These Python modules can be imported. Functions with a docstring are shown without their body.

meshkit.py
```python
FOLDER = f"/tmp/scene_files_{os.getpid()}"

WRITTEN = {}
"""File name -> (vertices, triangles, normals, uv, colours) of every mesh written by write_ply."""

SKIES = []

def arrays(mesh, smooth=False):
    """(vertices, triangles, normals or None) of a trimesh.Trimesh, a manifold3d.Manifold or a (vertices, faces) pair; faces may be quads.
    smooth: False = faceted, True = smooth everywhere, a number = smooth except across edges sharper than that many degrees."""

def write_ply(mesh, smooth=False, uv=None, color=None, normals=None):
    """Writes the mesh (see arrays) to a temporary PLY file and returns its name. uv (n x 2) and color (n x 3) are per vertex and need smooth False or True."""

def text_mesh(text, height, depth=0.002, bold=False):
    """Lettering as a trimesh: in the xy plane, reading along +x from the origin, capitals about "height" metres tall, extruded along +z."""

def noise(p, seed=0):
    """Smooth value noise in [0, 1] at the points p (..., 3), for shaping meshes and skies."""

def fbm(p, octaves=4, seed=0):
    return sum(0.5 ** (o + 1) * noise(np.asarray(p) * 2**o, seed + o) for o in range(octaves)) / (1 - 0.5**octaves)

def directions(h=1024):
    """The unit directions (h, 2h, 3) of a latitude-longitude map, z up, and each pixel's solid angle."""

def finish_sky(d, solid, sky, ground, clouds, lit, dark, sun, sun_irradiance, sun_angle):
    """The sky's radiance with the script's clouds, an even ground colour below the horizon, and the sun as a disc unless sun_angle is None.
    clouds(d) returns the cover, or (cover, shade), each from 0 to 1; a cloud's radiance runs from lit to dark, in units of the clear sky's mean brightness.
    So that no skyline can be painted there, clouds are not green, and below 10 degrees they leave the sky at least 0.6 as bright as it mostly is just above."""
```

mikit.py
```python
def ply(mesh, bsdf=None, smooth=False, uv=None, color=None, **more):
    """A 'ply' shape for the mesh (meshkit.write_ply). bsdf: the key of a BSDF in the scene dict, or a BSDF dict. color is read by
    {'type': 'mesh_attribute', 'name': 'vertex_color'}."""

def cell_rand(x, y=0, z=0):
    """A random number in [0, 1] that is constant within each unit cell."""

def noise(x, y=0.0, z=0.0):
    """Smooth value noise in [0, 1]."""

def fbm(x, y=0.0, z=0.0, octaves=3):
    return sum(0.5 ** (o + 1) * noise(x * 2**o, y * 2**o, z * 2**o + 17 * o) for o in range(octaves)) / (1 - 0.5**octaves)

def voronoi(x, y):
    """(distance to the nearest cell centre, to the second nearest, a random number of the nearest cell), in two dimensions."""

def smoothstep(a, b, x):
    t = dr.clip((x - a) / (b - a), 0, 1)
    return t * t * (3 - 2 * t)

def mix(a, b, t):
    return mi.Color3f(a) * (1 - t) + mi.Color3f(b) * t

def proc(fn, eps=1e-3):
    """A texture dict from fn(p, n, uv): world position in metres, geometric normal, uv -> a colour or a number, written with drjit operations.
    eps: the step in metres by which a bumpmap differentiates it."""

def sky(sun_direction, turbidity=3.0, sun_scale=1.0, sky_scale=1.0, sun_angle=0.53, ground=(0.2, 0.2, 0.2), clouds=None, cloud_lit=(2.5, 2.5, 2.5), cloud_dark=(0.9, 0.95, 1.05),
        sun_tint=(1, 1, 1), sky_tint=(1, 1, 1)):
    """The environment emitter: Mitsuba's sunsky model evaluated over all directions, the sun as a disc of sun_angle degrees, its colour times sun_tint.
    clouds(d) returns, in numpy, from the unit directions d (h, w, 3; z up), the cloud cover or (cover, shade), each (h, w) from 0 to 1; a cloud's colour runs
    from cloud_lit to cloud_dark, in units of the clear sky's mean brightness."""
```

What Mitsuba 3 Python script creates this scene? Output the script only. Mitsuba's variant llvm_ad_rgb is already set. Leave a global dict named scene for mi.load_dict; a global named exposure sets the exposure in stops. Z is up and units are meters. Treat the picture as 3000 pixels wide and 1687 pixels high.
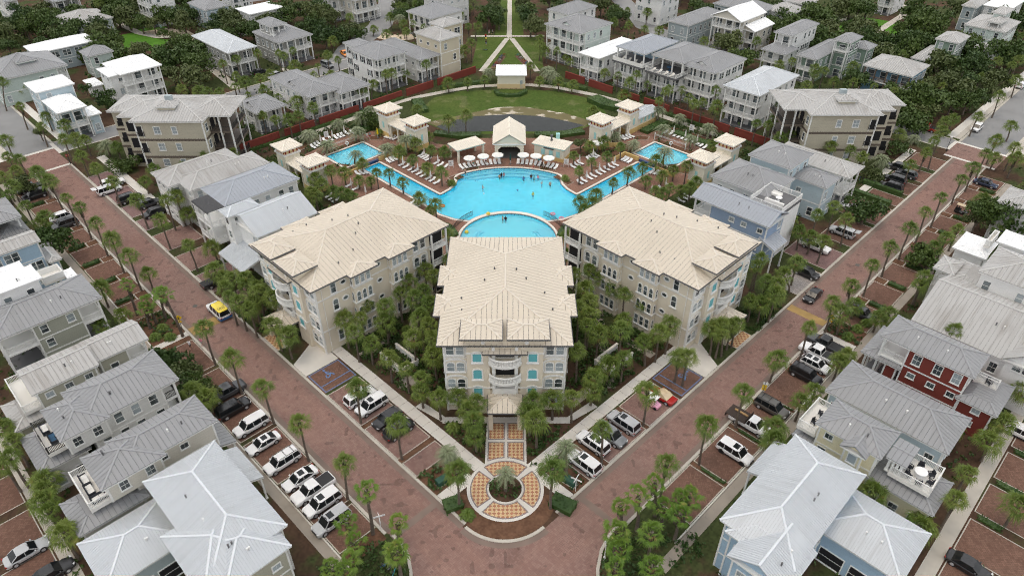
import math, random, json, numpy as np, trimesh, manifold3d, mapbox_earcut as earcut, mitsuba as mi, drjit as dr, mikit, meshkit
from shapely.geometry import Polygon, Point, box as shbox, LineString
from shapely.ops import unary_union
from mikit import proc, noise, fbm, voronoi, cell_rand, smoothstep, mix
scene, labels, cnt = {}, {}, {}
TT = mi.ScalarTransform4f
def sbox(x0, x1, y0, y1): return shbox(x0, y0, x1, y1)
# ---------------------------------------------------------------- camera, sky, exposure
PITCH = math.radians(36.6)
scene['camera'] = {'type': 'perspective', 'fov': 71.6, 'fov_axis': 'x', 'near_clip': 1.0, 'far_clip': 3000.0,
    'to_world': TT().look_at(origin=[0, 0, 75], target=[0, math.cos(PITCH), 75 - math.sin(PITCH)], up=[0, 0, 1])}
scene['sky'] = mikit.sky((-0.25, -0.1, 0.96), turbidity=3, sun_scale=0.2, sun_angle=24, sky_scale=1.0, clouds=lambda d: (1.0, .05 + .38 * (1 - d[..., 2]) + .3 * meshkit.fbm(d * 3.0, 3)),
    cloud_lit=(5.1, 5.14, 5.24), cloud_dark=(2.6, 2.64, 2.72))
exposure = 1.3
# ---------------------------------------------------------------- keys and entries
def key(name, parent=None):
    base = parent + '__' + name if parent else name
    n = cnt.get(base, -1) + 1; cnt[base] = n
    return base if n == 0 else f'{base}_{n:03d}'
def lab(k, label=None, cat=None, group=None, kind=None):
    d = labels.setdefault(k, {})
    for a, b in (('label', label), ('category', cat), ('group', group), ('kind', kind)):
        if b: d[a] = b
    return k
def thing(name, label, cat, group=None): return lab(key(name), label, cat, group)
def cat_(ms):
    ms = [m for m in ms if m is not None and len(m[1])]
    o = 0; V, F = [], []
    for v, f in ms:
        V.append(np.asarray(v, float)); F.append(np.asarray(f, int) + o); o += len(v)
    return np.vstack(V), np.vstack(F)
def tm(m):
    return (np.array(m.vertices), np.array(m.faces))
def put(name, mesh, mat, parent=None, smooth=False, tw=None, kind=None, label=None, cat=None, group=None):
    k = key(name, parent)
    if isinstance(mesh, list): mesh = cat_(mesh)
    d = dict(mesh) if isinstance(mesh, dict) else mikit.ply((np.asarray(mesh[0], float), np.asarray(mesh[1], int)), mat and 'm_' + mat, smooth=smooth)
    if isinstance(mesh, dict) and mat: d['bsdf'] = {'type': 'ref', 'id': 'm_' + mat}
    if tw is not None: d['to_world'] = tw
    scene[k] = d
    if label or cat or group or kind: lab(k, label, cat, group, kind)
    return k
def ply(mesh, mat=None, smooth=False):
    if isinstance(mesh, list): mesh = cat_(mesh)
    return mikit.ply((np.asarray(mesh[0], float), np.asarray(mesh[1], int)), mat and 'm_' + mat, smooth=smooth)
def M4(a): return TT(np.asarray(a, float).tolist())
def place(x, y, z=0, deg=0, s=1.0): 
    t = TT().translate([x, y, z]).rotate([0, 0, 1], deg)
    return t.scale(s) if not isinstance(s, (list, tuple)) else t.scale(list(s))
# ---------------------------------------------------------------- mesh primitives (vertices, triangles)
BV = np.array([[x, y, z] for x in (0, 1) for y in (0, 1) for z in (0, 1)], float)
BF = np.array([[0, 1, 3], [0, 3, 2], [4, 6, 7], [4, 7, 5], [0, 4, 5], [0, 5, 1], [2, 3, 7], [2, 7, 6], [0, 2, 6], [0, 6, 4], [1, 5, 7], [1, 7, 3]])
def box(x0, x1, y0, y1, z0, z1): return (BV * [x1 - x0, y1 - y0, z1 - z0] + [x0, y0, z0], BF)
def fr(rot):
    c, s = (math.cos(math.radians(rot)), math.sin(math.radians(rot))); return np.array([[c, s, 0], [-s, c, 0], [0, 0, 1.0]])
def rt(m, rot): return (np.asarray(m[0]) @ fr(rot), m[1])          # local (a, b, z) to world
def mv(m, x=0, y=0, z=0): return (np.asarray(m[0]) + [x, y, z], m[1])
def beam(p, q, w, h=None, up=(0, 0, 1)):
    p, q = np.asarray(p, float), np.asarray(q, float); d = q - p; L = np.linalg.norm(d); d = d / L
    up = np.asarray(up, float); s = np.cross(d, up)
    if np.linalg.norm(s) < 1e-6: s = np.array([1.0, 0, 0])
    s /= np.linalg.norm(s); u = np.cross(s, d); h = h or w
    R = np.array([d, s, u]); v = (BV - [0, .5, .5]) * [L, w, h]
    return (v @ R + p, BF)
def tube(pts, rad, n=6, caps=True):
    p = np.asarray(pts, float); r = np.broadcast_to(rad, (len(p),)); t = np.gradient(p, axis=0); t /= np.linalg.norm(t, axis=1, keepdims=True)
    a = np.cross(t, np.where(np.abs(t[:, 2:]) < .9, [0, 0, 1.0], [1.0, 0, 0])); a /= np.linalg.norm(a, axis=1, keepdims=True); b = np.cross(t, a)
    g = np.arange(n) * 2 * np.pi / n
    v = (p[:, None] + r[:, None, None] * (np.cos(g)[None, :, None] * a[:, None] + np.sin(g)[None, :, None] * b[:, None])).reshape(-1, 3)
    f = []
    for i in range(len(p) - 1):
        for j in range(n):
            k = (j + 1) % n; A, B, C, D = i * n + j, i * n + k, i * n + n + k, i * n + n + j; f += [[A, B, C], [A, C, D]]
    if caps:
        L = len(v); v = np.vstack([v, p[:1], p[-1:]])
        for j in range(n):
            k = (j + 1) % n; f += [[k, j, L], [(len(p) - 1) * n + j, (len(p) - 1) * n + k, L + 1]]
    return v, np.array(f)
def lathe(prof, n=12):
    prof = np.asarray(prof, float); g = np.arange(n) * 2 * np.pi / n
    v = np.stack([prof[:, None, 0] * np.cos(g), prof[:, None, 0] * np.sin(g), np.repeat(prof[:, 1:2], n, 1)], -1).reshape(-1, 3)
    f = []
    for i in range(len(prof) - 1):
        for j in range(n):
            k = (j + 1) % n; A, B, C, D = i * n + j, i * n + k, i * n + n + k, i * n + n + j; f += [[A, B, C], [A, C, D]]
    return v, np.array(f)
def tri2(g):
    """triangulate a shapely polygon: (n, 2) vertices, triangles counter-clockwise, no slivers"""
    rings = [np.asarray(r.coords)[:-1] for r in [g.exterior, *g.interiors]]
    V = np.vstack(rings); ends = np.cumsum([len(r) for r in rings]).astype(np.uint32)
    F = np.asarray(earcut.triangulate_float64(V, ends)).reshape(-1, 3).astype(int)
    a, b, c = V[F[:, 0]], V[F[:, 1]], V[F[:, 2]]; ar = (b[:, 0] - a[:, 0]) * (c[:, 1] - a[:, 1]) - (b[:, 1] - a[:, 1]) * (c[:, 0] - a[:, 0])
    F[ar < 0] = F[ar < 0][:, ::-1]
    return V, F[np.abs(ar) > 1e-7], rings
def polys(p):
    if not hasattr(p, 'area'): p = Polygon(p)
    return [g for g in getattr(p if p.is_valid else p.buffer(0), 'geoms', [p if p.is_valid else p.buffer(0)]) if g.geom_type == 'Polygon' and g.area > 1e-5]
def extr(poly, z0, z1):
    """shapely polygon or list of points -> prism"""
    ms = []
    for g in polys(poly):
        V, F, rings = tri2(g); n = len(V); v = np.vstack([np.c_[V, np.full(n, z0)], np.c_[V, np.full(n, z1)]]); f = [F[:, ::-1], F + n]; o = 0
        for i, r in enumerate(rings):
            k = len(r); A = o + np.arange(k); B = o + (np.arange(k) + 1) % k; ccw = np.sum(r[:, 0] * np.roll(r[:, 1], -1) - r[:, 1] * np.roll(r[:, 0], -1)) > 0
            if ccw != (i == 0): A, B = B, A
            f += [np.c_[A, B, B + n], np.c_[A, B + n, A + n]]; o += k
        ms.append((v, np.vstack(f)))
    return cat_(ms)
def sheet(poly, z):
    ms = []
    for g in polys(poly):
        V, F, _ = tri2(g); ms.append((np.c_[V, np.full(len(V), z)], F))
    return cat_(ms)
def convprism(top, nrm, t):
    """convex planar polygon (k,3) thickened by t below along nrm"""
    top = np.asarray(top); k = len(top); v = np.vstack([top, top - np.asarray(nrm) * t])
    f = [[0, i, i + 1] for i in range(1, k - 1)]
    for i in range(k):
        j = (i + 1) % k; f += [[i, k + i, k + j], [i, k + j, j]]
    return v, np.array(f)
def hullm(pts):
    m = trimesh.convex.convex_hull(np.asarray(pts)); return tm(m)
# ---------------------------------------------------------------- materials
def bs(k, d): scene['m_' + k] = d; return k
def pr(rgb, rough=.6, spec=.3, metal=0.0, **o):
    c = rgb if isinstance(rgb, dict) else {'type': 'rgb', 'value': list(map(float, rgb))}
    return {'type': 'twosided', 'bsdf': {'type': 'principled', 'base_color': c, 'roughness': rough, 'specular': spec, 'metallic': metal, **o}}
def S(r, g, b):
    return [((c / 255 + .055) / 1.055) ** 2.4 if c > 10 else c / 3294.6 for c in (r, g, b)]
def paint(k, rgb, lines=.19, rough=.55, amt=.10):
    """painted boards: each lap a little off in tone with a thin shade line painted under it, and broad weathering"""
    rgb = np.array(rgb)
    def fn(p, n, uv):
        vert = 1 - smoothstep(.5, .8, dr.abs(n.z))
        t = p.z / lines; f = t - dr.floor(t)
        j = smoothstep(.0, .16, f)  # shade under each lap, put into the board colour
        v = 1 - vert * (1 - j) * .22 + (cell_rand(dr.floor(t), dr.floor((p.x - p.y) * .35)) - .5) * .05 * vert
        v = v * (1 - amt * (fbm(p.x * .5, p.y * .5, p.z * .35) - .35))
        return mi.Color3f(*[float(c) for c in rgb]) * v
    return bs(k, pr(proc(fn), rough, .3))
def stucco(k, rgb):
    def fn(p, n, uv): return mi.Color3f(*map(float, rgb)) * (1.04 - .14 * fbm(p.x * .6, p.y * .6, p.z * .25) - .05 * noise(p.x * 9, p.y * 9, p.z * 9))
    return bs(k, pr(proc(fn), .85, .2))
def metal(k, rgb, rough=.42, met=.0, spec=.5, dirt=.2, tint=(.9, .88, .84)):
    """sheet metal roofing: rain streaks run down the slope, each sheet ages a little differently"""
    def fn(p, n, uv):
        L = dr.maximum(dr.sqrt(n.x * n.x + n.y * n.y), .02)
        u = (p.x * -n.y + p.y * n.x) / L; w = (p.x * n.x + p.y * n.y) / L
        s = fbm(u * 3.0, w * .18, p.z * .1, 3); g = noise(p.x * .28, p.y * .28, 3.); f2 = noise(u * 7.0, w * .5)
        t = smoothstep(.42, .8, s * .62 + g * .38) * dirt + smoothstep(.6, .95, f2) * dirt * .7
        return mix([float(c) for c in rgb], [float(c * q) * .72 for c, q in zip(rgb, tint)], t)
    return bs(k, pr(proc(fn), rough, spec, met))
def plain(k, rgb, rough=.5, spec=.4, var=.08, f=.8, **o):
    def fn(p, n, uv): return mi.Color3f(*map(float, rgb)) * (1 + var * .5 - var * fbm(p.x * f, p.y * f, p.z * f))
    return bs(k, pr(proc(fn), rough, spec, **o))
paint('wall_white', (.78, .78, .77)); paint('wall_white2', (.66, .66, .64)); paint('wall_cream', (.60, .57, .50)); paint('wall_olive', (.42, .41, .33)); paint('wall_sage', (.36, .37, .31))
paint('wall_yellow', (.74, .68, .48)); paint('wall_red', (.20, .046, .036)); paint('wall_blue', (.36, .50, .62)); paint('wall_lblue', (.46, .56, .61)); paint('wall_cornflower', (.27, .36, .50))
paint('wall_bluegrey', (.36, .42, .44)); paint('wall_mint', (.46, .54, .50)); paint('wall_mint2', (.58, .66, .62)); paint('wall_teal', (.20, .50, .52)); paint('wall_green', (.22, .30, .24))
paint('wall_taupe', (.33, .33, .31)); paint('wall_dblue', (.15, .28, .38)); paint('wall_beige', (.47, .435, .345)); stucco('wall_tan', (.60, .545, .42)); stucco('stucco', (.72, .655, .535)); stucco('stucco_cream', (.74, .68, .54))
metal('roof_grey', (.27, .275, .285), dirt=.35); metal('roof_dgrey', (.17, .175, .18), dirt=.35); metal('roof_lgrey', (.41, .405, .395), dirt=.5, tint=(.84, .78, .72)); metal('roof_silver', (.50, .53, .56), rough=.34, dirt=.3)
metal('roof_white', (.82, .83, .84), dirt=.1); metal('roof_blgrey', (.33, .355, .395), dirt=.3); metal('roof_tan', (.60, .535, .44), rough=.5, dirt=.26, tint=(.95, .92, .88)); metal('roof_cream', (.74, .68, .58), rough=.55, dirt=.16)
for q, c in (('grey', .62), ('dgrey', .62), ('lgrey', .62), ('silver', .72), ('white', .85), ('blgrey', .62), ('tan', .46), ('cream', .6)):
    base = dict(grey=(.27, .275, .285), dgrey=(.17, .175, .18), lgrey=(.44, .435, .42), silver=(.56, .59, .62), white=(.82, .83, .84), blgrey=(.33, .355, .395), tan=(.58, .525, .445), cream=(.74, .68, .58))[q]
    plain('deck_' + q, [v * c for v in base], .6, .3)
    plain('ridge_' + q, [min(.85, v * (1.08 if q == 'silver' else 1.03) + .01) for v in base], .45, .4, .12)
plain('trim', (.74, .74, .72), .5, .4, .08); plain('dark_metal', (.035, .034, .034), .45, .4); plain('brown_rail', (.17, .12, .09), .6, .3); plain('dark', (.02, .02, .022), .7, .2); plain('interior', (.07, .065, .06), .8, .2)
plain('floor_white', (.72, .70, .66), .6, .3, .15); plain('floor_grey', (.13, .13, .135), .7, .3, .2); plain('band_brown', (.13, .105, .085), .6, .3); plain('gutter', (.10, .10, .105), .5, .4)
plain('shutter_teal', (.13, .42, .46), .5, .4); plain('shutter_dark', (.03, .03, .035), .5, .4); plain('fabric_dark', (.04, .042, .05), .9, .1); plain('fabric_white', (.78, .77, .74), .85, .2, .08, 3); plain('fabric_blue', (.06, .13, .22), .9, .1)
bs('glass', {'type': 'principled', 'base_color': proc(lambda p, n, uv: mix([.035, .045, .05], [.16, .19, .2], smoothstep(.35, .75, noise(p.x * .9, p.y * .9, p.z * .55)))), 'roughness': .06, 'specular': .9})
bs('glass_pale', {'type': 'principled', 'base_color': proc(lambda p, n, uv: mix([.22, .26, .28], [.42, .47, .49], noise(p.x * .7, p.y * .7, p.z * .9))), 'roughness': .12, 'specular': .7})
# ---------------------------------------------------------------- roofs
def facets(kind, ax, a0, a1, b0, b1, ze, pitch):
    """facets in the local frame, counter-clockwise from above; also hip/ridge lines and gable triangles"""
    if ax == 'b' and kind in ('hip', 'gable'):
        Fs, Ls, Gs = facets(kind, 'a', b0, b1, -a1, -a0, ze, pitch); sw = lambda P: [(-p[1], p[0], p[2]) for p in P]
        return [sw(f) for f in Fs], [sw(l) for l in Ls], [sw(g) for g in Gs]
    c = (b0 + b1) / 2; r = (b1 - b0) / 2
    A, B, C, D = (a0, b0, ze), (a1, b0, ze), (a1, b1, ze), (a0, b1, ze)
    if kind == 'hip':
        rr = min(r, (a1 - a0) / 2); zr = ze + rr * pitch; E, F_ = (a0 + rr, c, zr), (a1 - rr, c, zr)
        if a1 - a0 - 2 * rr < .3:
            E = ((a0 + a1) / 2, c, zr); return [[A, B, E], [B, C, E], [C, D, E], [D, A, E]], [[A, E], [B, E], [C, E], [D, E]], []
        return [[A, B, F_, E], [B, C, F_], [C, D, E, F_], [D, A, E]], [[A, E], [D, E], [B, F_], [C, F_], [E, F_]], []
    if kind == 'gable':
        zr = ze + r * pitch; E, F_ = (a0, c, zr), (a1, c, zr)
        return [[A, B, F_, E], [C, D, E, F_]], [[E, F_]], [[A, E, D], [B, C, F_]]
    if kind.startswith('shed'):                                     # falls towards the named face
        w = kind[4:]; rise = pitch * ((a1 - a0) if 'a' in w else (b1 - b0)); hi = {'-a': (1, 2), '+a': (0, 3), '-b': (2, 3), '+b': (0, 1)}[w]
        P = [list(q) for q in (A, B, C, D)]
        for i in hi: P[i][2] += rise
        return [[tuple(q) for q in P]], [], []
    if kind == 'skirt':                                             # low roof round an upper storey: a flat-topped hip
        d = min(2.4, r * .55, (a1 - a0) * .27); z2 = ze + d * pitch * 1.6
        E, F_, G, H_ = (a0 + d, b0 + d, z2), (a1 - d, b0 + d, z2), (a1 - d, b1 - d, z2), (a0 + d, b1 - d, z2)
        return [[A, B, F_, E], [B, C, G, F_], [C, D, H_, G], [D, A, E, H_], [E, F_, G, H_]], [[A, E], [B, F_], [C, G], [D, H_]], []
    return [[A, B, C, D]], [], []
def strips(poly, w, gap, lift=.05):
    """cut a planar roof facet into sheets that run up the slope"""
    P = np.asarray(poly, float); n = np.cross(P[1] - P[0], P[2] - P[0]); n /= np.linalg.norm(n)
    if n[2] < 0: n = -n
    u = np.cross([0, 0, 1.0], n); u = u / np.linalg.norm(u) if np.linalg.norm(u) > 1e-3 else np.array([1.0, 0, 0]); v = np.cross(n, u)
    Q = np.c_[(P - P[0]) @ u, (P - P[0]) @ v]; lo, hi = Q[:, 0].min(), Q[:, 0].max(); N = max(1, int(round((hi - lo) / w))); st = (hi - lo) / N; out = []
    def clip(pts, x, sgn):
        r = []
        for i in range(len(pts)):
            p, q = pts[i], pts[(i + 1) % len(pts)]; dp, dq = sgn * (p[0] - x), sgn * (q[0] - x)
            if dp >= 0: r.append(p)
            if (dp > 0 and dq < 0) or (dp < 0 and dq > 0): t = dp / (dp - dq); r.append(p + t * (q - p))
        return r
    for i in range(N):
        c = clip(clip(list(Q), lo + i * st + gap / 2, 1), lo + (i + 1) * st - gap / 2, -1)
        if len(c) < 3: continue
        c = np.array(c); area = .5 * abs(np.sum(c[:, 0] * np.roll(c[:, 1], -1) - c[:, 1] * np.roll(c[:, 0], -1)))
        if area < .04: continue
        top = P[0] + c[:, :1] * u + c[:, 1:] * v + n * lift
        if np.cross(top[1] - top[0], top[2] - top[0]) @ n < 0: top = top[::-1]
        out.append(convprism(top, n, lift + .01))
    return out, n
def roof(parent, rot, kind, ax, a0, a1, b0, b1, ze, pitch, mat, near, w=.6, gap=.07, trim='trim', gutter=None):
    Fs, Ls, Gs = facets(kind, ax, a0, a1, b0, b1, ze, pitch)
    flat = kind == 'flat'; ms = []
    for f in Fs:
        P = np.array(f); n = np.cross(P[1] - P[0], P[2] - P[0]); n /= np.linalg.norm(n)
        if n[2] < 0: P = P[::-1]; n = -n
        ms.append(convprism(P, n, .06))
    rk = put('roof', rt(cat_(ms), rot), 'deck_' + mat, parent)
    allp = []
    if not flat:
        for f in Fs:
            st, n = strips(f, w, gap)
            if near:
                for m in st: put('panel', rt(m, rot), 'roof_' + mat, rk)
            else: allp += st
        if allp: put('sheeting', rt(cat_(allp), rot), 'roof_' + mat, rk, kind='stuff')
        if Ls: put('ridge_cap', rt(cat_([beam(np.array(l[0]) + [0, 0, .07], np.array(l[1]) + [0, 0, .07],   .24, .08) for l in Ls]), rot), 'ridge_' + mat, rk, kind='stuff')
    if kind.startswith('shed'):
        P = np.array(Fs[0]); put('fascia', rt(convprism(P - [0, 0, .07], np.array([0, 0, 1.0]), .2), rot), trim, rk)
    else:
        t = .24; e = .05; put('fascia', rt(cat_([box(a0 + e, a1 - e, b0 + e, b1 - e, ze - t, ze - .03)]), rot), trim, rk)
    if gutter: put('gutter', rt(cat_([box(a0 - .08, a1 + .08, b0 - .1, b0 + .03, ze - .14, ze - .01), box(a0 - .08, a1 + .08, b1 - .03, b1 + .1, ze - .14, ze - .01), box(a0 - .1, a0 + .03, b0 + .04, b1 - .04, ze - .14, ze - .01), box(a1 - .03, a1 + .1, b0 + .04, b1 - .04, ze - .14, ze - .01)]), rot), gutter, rk)
    return rk, Gs
# ---------------------------------------------------------------- windows, railings, columns
WIN = {}
def window_plys(w, h, style):
    k = (round(w, 2), round(h, 2), style)
    if k in WIN: return WIN[k]
    t, d = (.12, .09); fr_ = [box(-w / 2 - t, -w / 2, -.02, d, -t * .6, h + t), box(w / 2, w / 2 + t, -.02, d, -t * .6, h + t), box(-w / 2, w / 2, -.02, d, h, h + t), box(-w / 2 - t - .05, w / 2 + t + .05, -.02, d + .06, -t * .6 - .09, -t * .6 + .03), box(-w / 2, w / 2, -.02, .07, -t * .6 + .035, 0)]
    if 'd' in style: fr_ += [box(-w / 2, w / 2, -.01, .06, h * .5 - .03, h * .5 + .03)]
    if 'g' in style:
        n = max(1, int(round(w / .55)))
        fr_ += [box(-w / 2 + w * i / n - .018, -w / 2 + w * i / n + .018, -.01, .05, .001, h * .5 - .032) for i in range(1, n)] + [box(-w / 2 + w * i / n - .018, -w / 2 + w * i / n + .018, -.01, .05, h * .5 + .032, h - .001) for i in range(1, n)]
    pane = box(-w / 2 - .01, w / 2 + .01, -.03, .03, -.01, h + .01)
    WIN[k] = (ply(cat_(fr_)), ply(pane)); return WIN[k]
def face_tf(rot, f, a0, a1, b0, b1):
    """(origin, u, n, length) of a wall face in world"""
    R = fr(rot); o, u, n, L = {'b0': ((a0, b0), (1, 0), (0, -1), a1 - a0), 'b1': ((a1, b1), (-1, 0), (0, 1), a1 - a0), 'a0': ((a0, b1), (0, -1), (-1, 0), b1 - b0), 'a1': ((a1, b0), (0, 1), (1, 0), b1 - b0)}[f]
    w3 = lambda q: np.array([q[0], q[1], 0.0]) @ R
    return w3(o), w3(u), w3(n), L
def win_at(parent, F, u, z, w, h, style='d', frame='trim', pane=None, shut=None, rnd=random):
    o, U, N, L = F; c = o + U * u; m = np.eye(4); m[:3, 0] = U; m[:3, 1] = N; m[:3, 2] = (0, 0, 1); m[:3, 3] = c + [0, 0, z]
    m[:3, 0] = -U if np.linalg.det(np.stack([U, N, [0, 0, 1]], 1)) < 0 else U
    a, b = window_plys(w, h, style); t = M4(m)
    k = put('window', a, frame, parent, tw=t); put('pane', b, pane or 'glass', k, tw=t)
    if shut:
        if 'sh' not in WIN: WIN['sh'] = {}
        kk = (w, h)
        if kk not in WIN['sh']: WIN['sh'][kk] = ply([box(-w / 2 - .62, -w / 2 - .14, -.02, .07, -.05, h + .05), box(w / 2 + .14, w / 2 + .62, -.02, .07, -.05, h + .05)])
        put('shutter', WIN['sh'][kk], shut, k, tw=t)
    return k
def railing(parent, p, q, z, mat='trim', h=1.05, sp=.16, posts=2.2, name='railing', bw=.045):
    p, q = np.array([*p, z]), np.array([*q, z]); L = np.linalg.norm(q - p); d = (q - p) / L; up = np.array([0, 0, 1.0])
    n = max(1, int(round(L / posts))); ms = [beam(p + up * h, q + up * h, .1, .07), beam(p + up * .12, q + up * .12, .07, .06)]
    ms += [beam(p + d * (L * i / n) + up * .02, p + d * (L * i / n) + up * (h + .12), .13) for i in range(n + 1)]
    k = put(name, cat_(ms), mat, parent)
    N = int(L / sp); put('balusters', cat_([beam(p + d * (L * (i + .5) / N) + up * .15, p + d * (L * (i + .5) / N) + up * (h - .03), bw) for i in range(N)]), mat, k, kind='stuff')
    return k
COLP = {}
def column(parent, x, y, z0, z1, w=.26, mat='trim', rot=45):
    h = round(z1 - z0, 2); k = (h, w, rot)
    if k not in COLP: COLP[k] = ply(rt(cat_([box(-w / 2, w / 2, -w / 2, w / 2, .25, h - .2), box(-w * .72, w * .72, -w * .72, w * .72, 0, .25), box(-w * .7, w * .7, -w * .7, w * .7, h - .2, h)]), rot))
    return put('column', COLP[k], mat, parent, tw=place(x, y, z0))
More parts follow.
